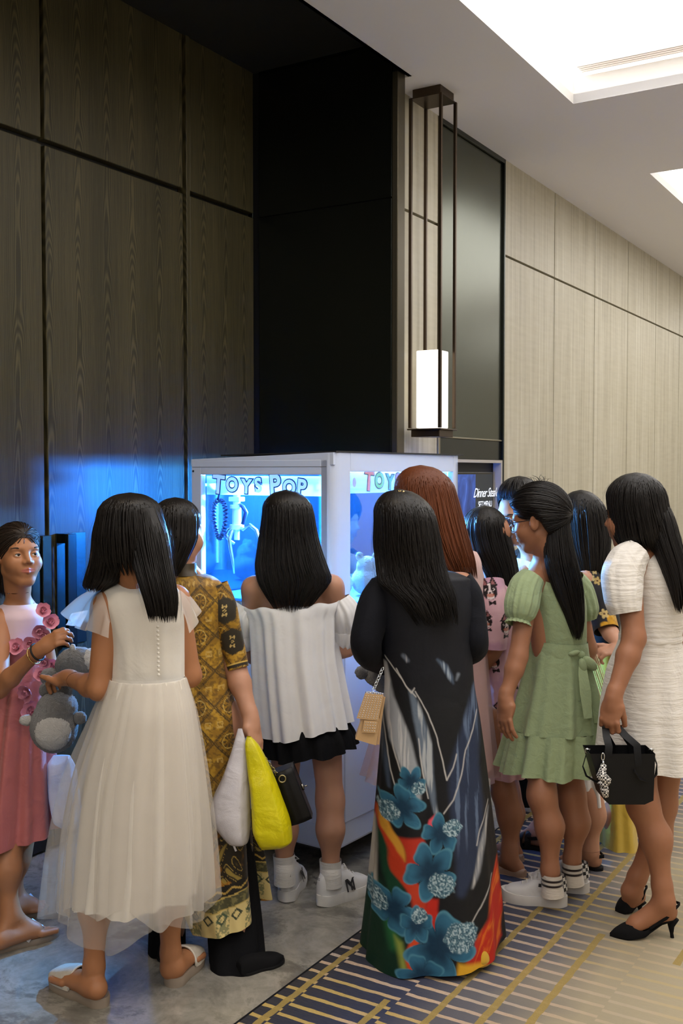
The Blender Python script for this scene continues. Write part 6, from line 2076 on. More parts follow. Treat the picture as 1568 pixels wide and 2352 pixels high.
garment(pF, 'tulle_layer', M_BLUSHT, [(1480, 908, 1116, 0.0, 0.125), (1650, 868, 1128, 0.0, 0.16), (1785, 834, 1140, 0.0, 0.18)], 4.04, nu=160, folds=[(9, 1, 0.6), (15, 0.6, 1)], a0=0.02, a1=0.06)
sleeve(pF, 'sleeve', M_BLUSH, [(1068, 1282, 4.08, 0.048), (1084, 1340, 4.08, 0.050), (1086, 1420, 4.08, 0.046), (1084, 1500, 4.12, 0.042)], folds=[(5, 1, 0.6)], a0=0.01, a1=0.04)
sleeve(pF, 'sleeve', M_BLUSH, [(934, 1284, 3.99, 0.048), (926, 1360, 3.99, 0.050), (924, 1440, 4.0, 0.046), (930, 1510, 4.08, 0.042)], folds=[(5, 1, 0.6)], a0=0.01, a1=0.04)
for a in ('al', 'ar'):
    h_ = J[a] * (1, 1, 0) + np.array([0.02, -0.06, 0])
    V, F_ = shoe_shell(h_, h_ + np.array([-0.09, 0.22, 0]), 0.082, [0.05, 0.055, 0.05, 0.05, 0.045, 0.038, 0.032, 0.024, 0.008], z0=0.004)
    auto_smooth(MB().add(V, F_).build('flat_shoe', M_BLKSUEDE, pF, smooth=True), 60)

# ---------------------------------------------------------------- person in the pink print dress
pG = person('person in a pale pink dress printed with small animal faces, beside the auburn-haired one', 1165, 2015)
J = joints(head=(1116, 1238, 4.18), nb=(1132, 1322, 4.20), sl=(1130, 1358, 4.09), sr=(1140, 1356, 4.32), el=(1140, 1480, 4.05), wl=(1105, 1545, 4.10), er=(1150, 1480, 4.36), wr=(1120, 1540, 4.40),
           hl=(1140, 1640, 4.12), hr=(1150, 1640, 4.26), kl=(1158, 1820, 4.10), kr=(1165, 1820, 4.26), al=(1172, 1974, 4.08), ar=(1175, 1960, 4.24), calf=(0.014, 0, 0))
_, W, A = build_body(pG, M_TAN, TAN, J, (-0.86, 0.48, -0.1), hs=0.94, bs=0.9, torso=0.72, ears=False, feet=[dict(ankle=J['al'], heel=G(1200, 2010, 0.010), toe=G(1120, 1985, 0.010), toes=False, s=0.84), dict(ankle=J['ar'], heel=G(1196, 1975, 0.010), toe=G(1130, 1955, 0.010), toes=False, s=0.84)])
hair(pG, H_BLACK, [(1162, 1103, 1122, 0.0, 0.006), (1167, 1084, 1140, 0.0, 0.05), (1185, 1068, 1154, 0.0, 0.078), (1215, 1062, 1166, 0.0, 0.095), (1260, 1070, 1178, -0.005, 0.098), (1310, 1100, 1188, -0.02, 0.08), (1350, 1118, 1190, -0.04, 0.055), (1410, 1140, 1176, -0.05, 0.025)], 4.18, locks=320, seed=71, face=(2.85, 0.95, 0.24, 1.1), tip=0.2, stray=40, wavy=0.05)


def pet_paint(Gd, t, v):
    x, z = Gd[..., 0], Gd[..., 2]
    col = np.zeros(x.shape + (3,)) + np.array(lin((216, 172, 178)))
    col = mixc(col, lin((196, 150, 168)), sst(0.4, 0.7, fbm(x * 12, z * 12, 5)))
    for (px, py, s, a) in ((1122, 1356, 0.034, 0.1), (1160, 1434, 0.032, -0.1), (1112, 1424, 0.026, 0.2), (1132, 1520, 0.030, 0.25), (1146, 1640, 0.030, -0.2), (1128, 1740, 0.03, 0.1), (1180, 1560, 0.03, 0.1)):
        c = P(px, py, 4.06)
        ca, sa = math.cos(a), math.sin(a)
        dx, dz = ((x - c[0]) * ca + (z - c[2]) * sa) / s, (-(x - c[0]) * sa + (z - c[2]) * ca) / s
        near = (Gd[..., 1] < 4.24)
        dk, wh, og = lin((34, 24, 24)), lin((226, 208, 204)), lin((186, 96, 62))
        hd = (dx / 0.85) ** 2 + (dz / 0.95) ** 2
        col = mixc(col, dk, sst(1.05, 0.95, hd) * near)
        for q in (-1, 1):
            ex, ez = dx - q * 0.45, dz - 1.0
            ear = (np.abs(ex - q * 0.0) * 1.9 + ez * 0.9 < 0.62) & (ez > -0.5)
            col = mixc(col, dk, ear * near)
            col = mixc(col, lin((150, 96, 96)), (np.abs(ex) * 2.4 + ez < 0.32) * (ez > -0.3) * near)
            col = mixc(col, wh, (((dx - q * 0.38) / 0.2) ** 2 + ((dz - 0.18) / 0.13) ** 2 < 1) * near)
            col = mixc(col, dk, (((dx - q * 0.36) / 0.1) ** 2 + ((dz - 0.18) / 0.1) ** 2 < 1) * near)
        col = mixc(col, wh, ((np.abs(dx) < 0.13 + 0.25 * sst(0.3, -0.6, dz)) & (hd < 0.9)) * near)
        col = mixc(col, og, ((dx / 0.42) ** 2 + ((dz + 0.42) / 0.22) ** 2 < 1) * near * 0.8)
        col = mixc(col, dk, ((dx / 0.15) ** 2 + ((dz + 0.15) / 0.12) ** 2 < 1) * near)
        col = mixc(col, dk, ((dx - 0.2) / 0.16) ** 2 + ((dz + 1.25) / 0.3) ** 2 < 1) if False else col
        bow = (np.abs(dz + 1.28) < 0.10 + 0.45 * np.abs(dx - 0.12)) & (np.abs(dx - 0.12) < 0.42)
        col = mixc(col, dk, bow * near)
    return col


M_PETS = fabric('pink_animal_print', (0.6, 0.3, 0.3), 0.75, 800, 0.25, 0.15, vcol=True)
garment(pG, 'dress', M_PETS, [(1308, 1100, 1166, 0.0, 0.075), (1322, 1094, 1178, 0.0, 0.11), (1350, 1092, 1186, 0.0, 0.135), (1450, 1092, 1192, 0.0, 0.145), (1560, 1096, 1198, 0.0, 0.145), (1680, 1098, 1206, 0.0, 0.15), (1770, 1096, 1210, 0.0, 0.155)], 4.20, col=pet_paint, nu=220, nv=270, bias=0.5, folds=[(7, 1, 0.4), (12, 0.5, 1)], a0=0.01, a1=0.06)
sleeve(pG, 'sleeve', M_PETS, [(1126, 1335, 4.10, 0.055), (1130, 1380, 4.07, 0.058), (1138, 1440, 4.05, 0.050), (1136, 1490, 4.05, 0.044)], 90, 100, col=lambda V: pet_paint(V, None, None).reshape(-1, 3), folds=[(5, 1, 0.6)], a0=0.01, a1=0.04)
M_BEIGE = plain('beige_flat_leather', lin((150, 122, 104)), 0.5)
for h_, t_ in ((G(1206, 2018), G(1112, 1990)), (G(1200, 1984), G(1126, 1960))):
    V, F_ = shoe_shell(h_, t_, 0.080, [0.030, 0.034, 0.03, 0.03, 0.034, 0.034, 0.030, 0.024, 0.008], z0=0.004)
    auto_smooth(MB().add(V, F_).build('flat_shoe', M_BEIGE, pG, smooth=True), 60)

# ---------------------------------------------------------------- short-haired person with thin glasses, leaning in
pH = person('short-haired person with thin glasses in a white dress and black sandals, leaning in', 1300, 1985)
J = joints(head=(1190, 1184, 4.32), nb=(1226, 1282, 4.36), sl=(1200, 1330, 4.30), sr=(1262, 1322, 4.52), el=(1262, 1450, 4.30), wl=(1280, 1560, 4.30), er=(1280, 1470, 4.55), wr=(1262, 1580, 4.58),
           hl=(1300, 1640, 4.22), hr=(1316, 1640, 4.36), kl=(1352, 1830, 4.14), kr=(1290, 1800, 4.36), al=(1356, 1955, 4.12), ar=(1232, 1912, 4.38), calf=(0.014, 0, 0))
_, W, A = build_body(pH, M_FAIR, FAIR, J, (-0.80, -0.50, -0.24), hs=0.98, bs=0.9, torso=0.7, thigh=0.66, head_h=0.0028,
                     feet=[dict(ankle=J['al'], heel=G(1378, 1992, 0.018), toe=G(1300, 1970, 0.018), s=0.95), dict(ankle=J['ar'], heel=G(1252, 1942, 0.018), toe=G(1184, 1930, 0.018), s=0.95)])
face_parts(pH, W, A, 0.98, gaze=(-0.8, -0.2, -0.5))
hair(pH, H_BLACK, [(1094, 1182, 1202, 0.0, 0.006), (1099, 1162, 1222, 0.0, 0.06), (1114, 1149, 1236, 0.0, 0.088), (1145, 1144, 1246, 0.01, 0.105), (1190, 1148, 1248, 0.02, 0.10), (1240, 1180, 1246, 0.03, 0.07), (1262, 1195, 1240, 0.03, 0.04)], 4.32, locks=260, seed=81, face=(-2.58, 1.15, 0.30, 1.2), lw=0.005, stray=70)
glasses(pH, W, 0.98, plain('glasses_silver', (0.35, 0.36, 0.38), 0.25, 0.8), rx=0.024, rz=0.019)
garment(pH, 'dress', M_OFFW, [(1282, 1188, 1262, 0.06, 0.055), (1300, 1178, 1282, 0.06, 0.085), (1330, 1180, 1300, 0.05, 0.11), (1480, 1228, 1330, 0.02, 0.115), (1640, 1262, 1362, -0.03, 0.13), (1760, 1282, 1382, -0.05, 0.15), (1830, 1290, 1388, -0.06, 0.155)], 4.30, nu=160, folds=[(9, 1, 0.2), (15, 0.6, 1)], a0=0.01, a1=0.05, hem=lambda t: 0.012 * np.cos(t))
for s_, pts in (('l', [(1200, 1325, 4.30, 0.046), (1236, 1385, 4.29, 0.046), (1260, 1440, 4.30, 0.040)]), ('r', [(1264, 1320, 4.52, 0.046), (1275, 1390, 4.54, 0.046), (1280, 1450, 4.55, 0.040)])):
    sleeve(pH, 'sleeve', M_OFFW, pts)
for h_, t_ in ((G(1384, 2004), G(1294, 1976)), (G(1258, 1956), G(1178, 1942))):
    V, F_ = sole_slab(h_, t_, 0.084, 0.018)
    s_ = MB().add(V, F_).build('sandal', M_BLKLEATHER, pH)
    fw = unit(t_ - h_)
    sd = unit(np.cross(fw, (0, 0, 1)))
    for a, hh in ((0.72, 0.055), (0.50, 0.075)):
        V2, F2 = shoe_shell(h_, t_, 0.092, [0.03, 0.05, 0.065, 0.075, 0.072, 0.060, 0.050, 0.036, 0.016], s0=a - 0.08, s1=a + 0.08, m=6, z0=0.014)
        MB().add(V2, F2[:-2]).build('strap', M_BLKLEATHER, s_, smooth=True)
    ribbon(s_, 'heel_strap', M_BLKLEATHER, [h_ + fw * 0.09 + sd * 0.036 + np.array([0, 0, 0.05]), h_ + fw * 0.03 + sd * 0.034 + np.array([0, 0, 0.062]), h_ - fw * 0.004 + np.array([0, 0, 0.066]), h_ + fw * 0.03 - sd * 0.034 + np.array([0, 0, 0.062]), h_ + fw * 0.09 - sd * 0.036 + np.array([0, 0, 0.05])], 0.014, (0, 0, 1))

# ---------------------------------------------------------------- person in the sage green dress
pI = person('person in a sage green dress with puff sleeves and a back bow, wearing black glasses', 1275, 2075)
J = joints(head=(1234, 1194, 3.86), nb=(1252, 1300, 3.89), sl=(1212, 1352, 3.78), sr=(1316, 1348, 3.99), el=(1190, 1508, 3.72), wl=(1160, 1604, 3.68), er=(1350, 1490, 4.00), wr=(1330, 1560, 4.10),
           hl=(1245, 1690, 3.82), hr=(1305, 1690, 3.92), kl=(1244, 1828, 3.77), kr=(1312, 1828, 3.89), al=(1266, 2030, 3.74), ar=(1313, 2000, 3.87), calf=(0.016, -0.004, 0))
wI = J['wl']
_, W, A = build_body(pI, M_TAN, TAN, J, (-0.87, 0.42, -0.24), hs=0.98, bs=0.94, head_h=0.0026, arm=1.02, torso=0.70, thigh=0.72,
                     hands=[dict(w=wI, dv=P(1158, 1668, 3.66) - wI, nv=(0.7, 0.6, 0.0), s=0.95, curl=(0.25, 0.35, 0.25), ts=1, tdir=(-0.15, 0.2, -1.0))])
face_parts(pI, W, A, 0.98, gaze=(-0.85, 0.3, -0.45), brow=False)
glasses(pI, W, 0.98, plain('glasses_black', (0.006, 0.006, 0.007), 0.3), rx=0.026, rz=0.023, y=0.096)
hair_cap(pI, H_BLACK, W, 0.98, lambda y, x: np.interp(y, [-0.12, -0.045, -0.025, 0.0, 0.02, 0.05, 0.075, 0.10], [-0.12, -0.11, 0.00, 0.022, 0.012, 0.030, 0.050, 0.052]), knot=(0, -0.10, 0.0), n=620, seed=91, thick=0.025)
hair(pI, H_BLACK, [(1125, 1256, 1286, 0.03, 0.03), (1180, 1252, 1304, 0.005, 0.052), (1240, 1248, 1312, -0.02, 0.050), (1300, 1254, 1326, -0.05, 0.040), (1360, 1274, 1338, -0.06, 0.030), (1420, 1300, 1340, -0.06, 0.022), (1470, 1318, 1334, -0.06, 0.010)], 3.84, locks=220, seed=92, tip=0.2, stray=30, nu=60, nv=50)
tuft = MB()
for k in range(14):
    c = P(1236 + rg.uniform(-10, 18), 1110, 3.86 + rg.uniform(-0.03, 0.03))
    e = c + np.array([rg.uniform(-0.045, 0.045), rg.uniform(-0.02, 0.02), rg.uniform(0.012, 0.035)])
    tuft.tube([c, (c + e) / 2 + np.array([0, 0, 0.008]), e], [0.0009, 0.0007, 0.0002], 5)
tuft.build('hair_tuft', H_BLACK, pI, smooth=True)
M_SAGE = fabric('sage_crinkle', lin((150, 164, 126)), 0.85, 500, 0.2, 0.1, color2=lin((132, 146, 108)), cs=30)
garment(pI, 'bodice', M_SAGE, [(1324, 1196, 1322, 0.0, 0.095), (1345, 1190, 1336, 0.0, 0.108), (1400, 1206, 1346, 0.0, 0.112), (1478, 1218, 1346, 0.0, 0.105)], 3.89, nu=140, folds=[(9, 1, 0.2), (15, 0.6, 1)], a0=0.004, a1=0.012, top=lambda t: -0.022 * np.exp(-((t - 5.0) / 0.6) ** 2))
garment(pI, 'skirt', M_SAGE, [(1476, 1217, 1347, 0.0, 0.106), (1560, 1196, 1362, 0.0, 0.13), (1672, 1166, 1376, 0.0, 0.155)], 3.89, nu=150, nv=48, folds=[(8, 1, 0.4), (13, 0.7, 1.2), (21, 0.3, 0)], a0=0.01, a1=0.06, pw=0.8)
garment(pI, 'flounce', M_SAGE, [(1670, 1165, 1377, 0.0, 0.157), (1680, 1162, 1379, 0.0, 0.160), (1762, 1142, 1386, 0.0, 0.182)], 3.89, nu=180, nv=24, folds=[(11, 1, 0.4), (17, 0.7, 1.2), (27, 0.4, 0)], a0=0.03, a1=0.07, hem=lambda t: 0.006 * np.sin(5 * t))
garment(pI, 'sash', M_SAGE, [(1470, 1215, 1348, 0.0, 0.110), (1486, 1213, 1350, 0.0, 0.112), (1502, 1212, 1352, 0.0, 0.112)], 3.89, nv=12, hem=lambda t: -0.008 * np.cos(t), top=lambda t: 0.0 - 0.006 * np.cos(t))
kn = P(1334, 1506, 3.80)
bw = MB().ball(kn, (0.016, 0.014, 0.018), 14)
for c_, r_, an in ((P(1354, 1524, 3.785), (0.034, 0.016, 0.020), -0.75), (P(1338, 1530, 3.775), (0.030, 0.014, 0.015), -1.35), (P(1318, 1500, 3.775), (0.022, 0.010, 0.010), 0.25)):
    ca, sa = math.cos(an), math.sin(an)
    bw.ball(c_, r_, 16, np.array([[ca, 0, sa], [0, 1, 0], [-sa, 0, ca]]))
bw.build('bow', M_SAGE, pI, smooth=True)
ribbon(pI, 'sash_tail', M_SAGE, [kn + np.array([0, -0.01, -0.01]), P(1338, 1545, 3.76), P(1344, 1590, 3.745), P(1350, 1650, 3.735)], [0.018, 0.034, 0.042, 0.030], (1, 0.1, 0))
ribbon(pI, 'sash_tail', M_SAGE, [kn + np.array([0.01, 0, -0.01]), P(1352, 1545, 3.80), P(1366, 1600, 3.79), P(1372, 1660, 3.78)], [0.018, 0.030, 0.034, 0.026], (1, 0.1, 0))
sleeve(pI, 'puff_sleeve', M_SAGE, [(1222, 1326, 3.79, 0.048), (1206, 1352, 3.77, 0.060), (1198, 1385, 3.75, 0.062), (1193, 1412, 3.74, 0.054), (1191, 1424, 3.735, 0.040)], 110, 40, folds=[(13, 1, 0.3), (21, 0.6, 1)], a0=0.01, a1=0.05)
sleeve(pI, 'sleeve_ruffle', M_SAGE, [(1191, 1422, 3.735, 0.039), (1190, 1428, 3.733, 0.042), (1189, 1434, 3.73, 0.046)], 110, 8, folds=[(17, 1, 0.3)], a0=0.02, a1=0.08)
sleeve(pI, 'puff_sleeve', M_SAGE, [(1312, 1330, 3.98, 0.048), (1328, 1360, 4.0, 0.060), (1340, 1400, 4.0, 0.058), (1345, 1424, 4.0, 0.040)], 80, 30, folds=[(13, 1, 0.3)], a0=0.01, a1=0.05)
M_SOCKW = fabric('ivory_sock', lin((206, 196, 182)), 0.9, 500, 0.2, 0.3, stripes=(120, 0.5))
M_SOCKB = fabric('brown_stripe', lin((44, 34, 32)), 0.9, 500, 0.2, 0.3)
CH_W, CH_B = plain('check_white', lin((214, 210, 204)), 0.55), plain('check_black', (0.012, 0.012, 0.013), 0.5)
for (cx, cyy, dd, h_, t_) in ((1267, 2006, 3.74, G(1299, 2084), G(1154, 2066)), (1314, 1980, 3.87, G(1350, 2052), G(1216, 2036))):
    so = sleeve(pI, 'sock', M_SOCKW, [(cx, cyy, dd, 0.037), (cx, cyy + 20, dd, 0.037), (cx + 2, cyy + 50, dd, 0.042)])
    for k in range(2):
        sleeve(so, 'sock_stripe', M_SOCKB, [(cx, cyy + 9 + 11 * k, dd, 0.0385), (cx, cyy + 12 + 11 * k, dd, 0.0385), (cx, cyy + 14 + 11 * k, dd, 0.0385)], m=5)
    sn = sneaker(pI, h_, t_, 0.092, 0.082, sole_th=0.042)
    # chequered heel collar: squares laid round the heel counter
    fw = unit(t_ - h_)
    sd = unit(np.cross(fw, (0, 0, 1)))
    for mat_, par_, nm in ((CH_W, 0, 'heel_check_light'), (CH_B, 1, 'heel_check_dark')):
        m = MB()
        for i in range(18):
            for j in range(4):
                if (i + j) % 2 != par_:
                    continue
                if j > 1 and not (5 <= i <= 12):
                    continue
                def pt(ii, jj):
                    s = (ii - 9) / 9 * 2.1
                    z = 0.066 + 0.0125 * jj
                    if abs(s) < 1.0:
                        a = s * math.pi / 2
                        c = h_ + fw * (0.034 - 0.036 * math.cos(a)) + sd * 0.0345 * math.sin(a)
                    else:
                        c = h_ + fw * (0.034 + (abs(s) - 1.0) * 0.055) + sd * (0.0345 + 0.002) * np.sign(s)
                    r = 1.0 - 0.0 * jj
                    out = unit(c - (h_ + fw * 0.04))
                    return c + np.array([0, 0, z]) + out * (0.0035 - 0.0016 * jj)
                m.add([pt(i, j), pt(i + 1, j), pt(i + 1, j + 1), pt(i, j + 1)], [(0, 1, 2, 3)])
        m.build(nm, mat_, sn)

# ---------------------------------------------------------------- person in the black floral tunic
pJ = person('person in a black tunic with yellow flowers over shiny yellow trousers, holding a folded fan', 1420, 1990)
J = joints(head=(1336, 1214, 4.50), nb=(1352, 1296, 4.52), sl=(1345, 1332, 4.42), sr=(1388, 1332, 4.62), el=(1392, 1440, 4.36), wl=(1424, 1490, 4.22), er=(1410, 1450, 4.66), wr=(1400, 1540, 4.72),
           hl=(1385, 1640, 4.48), hr=(1415, 1640, 4.58), kl=(1400, 1820, 4.44), kr=(1425, 1820, 4.56), al=(1412, 1950, 4.38), ar=(1435, 1945, 4.54))
wJ = J['wl']
_, W, A = build_body(pJ, M_FAIR, FAIR, J, (-0.62, 0.75, -0.15), hs=0.96, bs=0.92, torso=0.76, ears=False,
                     hands=[dict(w=wJ, dv=(-0.9, -0.12, -0.12), nv=(0.1, 0.35, -0.9), s=0.95, curl=(0.6, 1.0, 0.7), ts=-1, tdir=(-0.9, -0.2, 0.25))])
hair(pJ, H_BLACK, [(1126, 1325, 1342, 0.0, 0.006), (1131, 1306, 1360, 0.0, 0.05), (1150, 1292, 1374, 0.0, 0.08), (1190, 1284, 1394, 0.0, 0.104), (1240, 1290, 1400, -0.01, 0.096), (1290, 1308, 1396, -0.04, 0.065), (1340, 1330, 1392, -0.06, 0.03)], 4.50, locks=300, seed=101, face=(2.3, 0.85, 0.28, 0.9), stray=40)


def bloom_paint(Gd, t, v):
    x, z = Gd[..., 0], Gd[..., 2]
    col = np.zeros(x.shape + (3,)) + np.array(lin((20, 18, 24)))
    for (px, py, s, c1) in ((1400, 1436, 0.050, (196, 142, 22)), (1412, 1412, 0.022, (190, 150, 60)), (1384, 1408, 0.020, (196, 170, 110)), (1362, 1330, 0.016, (186, 168, 120)), (1372, 1315, 0.014, (180, 160, 110)), (1376, 1336, 0.018, (176, 150, 90)), (1352, 1390, 0.014, (120, 90, 70)), (1440, 1800, 0.022, (170, 140, 60)), (1446, 1850, 0.024, (176, 150, 80)), (1442, 1885, 0.022, (186, 160, 90))):
        c = P(px, py, 4.34)
        dx, dz = (x - c[0]) / s, (z - c[2]) / s
        ph, ro = np.arctan2(dz, dx), np.hypot(dx, dz)
        rr = 0.55 + 0.45 * np.abs(np.cos(2.5 * ph + px))
        m = sst(0.08, -0.08, ro - rr)
        col = mixc(col, lin(c1), m * (0.55 + 0.45 * (vnoise(dx * 6, dz * 6, 3))))
        col = mixc(col, lin((70, 36, 16)), (ro < 0.22) * 0.9)
    return col


M_BLOOM = fabric('black_bloom_print', (0.01, 0.01, 0.01), 0.6, 900, 0.25, 0.1, vcol=True)
M_YSATIN = fabric('yellow_satin', lin((204, 172, 66)), 0.3, 500, 0.3, 0.2, spec=0.5, cs=7)
garment(pJ, 'tunic', M_BLOOM, [(1288, 1324, 1388, 0.0, 0.060), (1304, 1308, 1410, 0.0, 0.095), (1330, 1312, 1420, 0.0, 0.12), (1420, 1334, 1424, 0.0, 0.12), (1480, 1345, 1430, 0.0, 0.115)], 4.52, col=bloom_paint, nu=200, nv=140)
sleeve(pJ, 'sleeve', M_BLOOM, [(1352, 1322, 4.44, 0.052), (1366, 1370, 4.40, 0.056), (1382, 1415, 4.37, 0.055), (1392, 1448, 4.33, 0.052)], 120, 100, col=lambda V: bloom_paint(V, None, None).reshape(-1, 3))
garment(pJ, 'trousers', M_YSATIN, [(1470, 1348, 1432, 0.0, 0.115), (1600, 1362, 1442, -0.02, 0.12), (1800, 1378, 1452, -0.06, 0.125), (1930, 1378, 1462, -0.08, 0.13), (1968, 1376, 1466, -0.10, 0.135)], 4.52, nu=140, folds=[(5, 1, 0.4), (9, 0.5, 1)], a0=0.01, a1=0.06)
garment(pJ, 'tunic_panel', M_BLOOM, [(1470, 1400, 1440, 0.0, 0.010), (1700, 1418, 1452, 0.0, 0.010), (1912, 1428, 1470, 0.0, 0.010)], 4.37, col=bloom_paint, nu=60, nv=200)
fan = thing('folded_fan', 'pleated cream paper fan, folded, in the hand of the one in black florals', 'fan', tuple(P(1390, 1612, 4.16)))
f0, f1 = P(1342, 1452, 4.14), P(1394, 1612, 4.14)
ax = unit(f1 - f0)
sdv = unit(np.cross(ax, (0, 1, 0)))
for k in range(6):
    o_ = sdv * (k - 2.5) * 0.0075
    ribbon(fan, 'fan_rib', plain('fan_paper', lin((214, 204, 170)), 0.8), [f0 + o_ * 0.8 + np.array([0, 0.001 * k, 0]), (f0 + f1) / 2 + o_, f1 + o_ * 1.1], 0.0085, (0.3, 1, 0.1) if k % 2 else (-0.3, 1, 0.1), 0.0012)

# ---------------------------------------------------------------- person in the short white dress and heels
pL = person('person in a short white textured dress and black slingback heels, carrying a black tote', 1490, 2140)
J = joints(head=(1454, 1184, 3.63), nb=(1482, 1272, 3.66), sl=(1440, 1312, 3.55), sr=(1545, 1306, 3.77), el=(1456, 1466, 3.49), wl=(1408, 1602, 3.43), er=(1572, 1460, 3.80), wr=(1560, 1570, 3.88),
           hl=(1462, 1690, 3.62), hr=(1536, 1690, 3.72), kl=(1476, 1850, 3.56), kr=(1518, 1850, 3.72), al=(1528, 2070, 3.51), ar=(1452, 2046, 3.72), calf=(0.018, -0.002, 0))
wL = J['wl']
toeL, heelL = G(1400, 2154), P(1552, 2104, 3.52)
toeR, heelR = G(1412, 2096), P(1478, 2064, 3.74)
_, W, A = build_body(pL, M_TAN, TAN, J, (-0.80, 0.56, -0.12), hs=0.98, bs=0.98, arm=1.12, torso=0.74, ears=False,
                     hands=[dict(w=wL, dv=P(1398, 1662, 3.42) - wL, nv=(0.55, 0.8, 0.0), s=0.98, curl=(0.55, 1.1, 0.8), ts=1, tdir=(0.3, 0.3, -0.9))],
                     feet=[dict(ankle=J['al'], heel=heelL, toe=toeL + np.array([0.03, 0, 0.012]), s=0.95, toes=False), dict(ankle=J['ar'], heel=heelR, toe=toeR + np.array([0.03, 0, 0.012]), s=0.95, toes=False)])
face_parts(pL, W, A, 0.98)
hair(pL, H_BLACK, [(1086, 1446, 1474, 0.0, 0.006), (1091, 1420, 1500, 0.0, 0.05), (1110, 1400, 1518, 0.0, 0.082), (1150, 1394, 1530, 0.0, 0.104), (1200, 1400, 1542, 0.0, 0.108), (1240, 1412, 1552, -0.01, 0.09), (1268, 1440, 1556, -0.02, 0.06)], 3.64, locks=320, seed=111, face=(2.55, 0.62, 0.28, 1.2), stray=50)
hair(pL, H_BLACK, [(1120, 1472, 1508, 0.02, 0.03), (1180, 1474, 1542, -0.015, 0.066), (1240, 1492, 1560, -0.05, 0.055), (1300, 1518, 1576, -0.08, 0.040), (1350, 1536, 1584, -0.10, 0.028), (1410, 1554, 1580, -0.11, 0.012)], 3.63, locks=180, seed=112, stray=40, tip=0.25, nu=60, nv=50)
M_WSLUB = fabric('white_slub_cotton', lin((228, 222, 214)), 0.85, 700, 0.35, 0.15, stripes=(70, 0.6), cs=12)
garment(pL, 'dress', M_WSLUB, [(1250, 1446, 1524, 0.0, 0.060), (1264, 1420, 1558, 0.0, 0.085), (1290, 1412, 1580, 0.0, 0.11), (1340, 1424, 1584, 0.0, 0.125), (1410, 1430, 1572, 0.0, 0.12), (1462, 1424, 1562, 0.0, 0.116), (1540, 1394, 1582, 0.0, 0.13), (1620, 1380, 1598, 0.0, 0.15), (1700, 1372, 1610, 0.0, 0.165), (1752, 1366, 1614, 0.0, 0.17)], 3.67, nu=150, nv=64, folds=[(9, 1, 0.3), (14, 0.6, 1.1)], a0=0.0, a1=0.035, hem=lambda t: 0.004 * np.sin(6 * t))
garment(pL, 'waist_seam', M_WSLUB, [(1456, 1423, 1563, 0.0, 0.118), (1462, 1422, 1564, 0.0, 0.119), (1468, 1422, 1564, 0.0, 0.118)], 3.67, nv=6)
sleeve(pL, 'puff_sleeve', M_WSLUB, [(1462, 1266, 3.58, 0.050), (1440, 1292, 3.56, 0.066), (1428, 1330, 3.54, 0.069), (1430, 1370, 3.52, 0.064), (1437, 1408, 3.51, 0.054)], 110, 50, folds=[(9, 1, 0.3), (15, 0.6, 1)], a0=0.02, a1=0.015)
sleeve(pL, 'puff_sleeve', M_WSLUB, [(1540, 1270, 3.76, 0.050), (1562, 1310, 3.79, 0.066), (1570, 1370, 3.80, 0.064), (1570, 1410, 3.80, 0.052)], 80, 40, folds=[(9, 1, 0.3)], a0=0.02, a1=0.015)
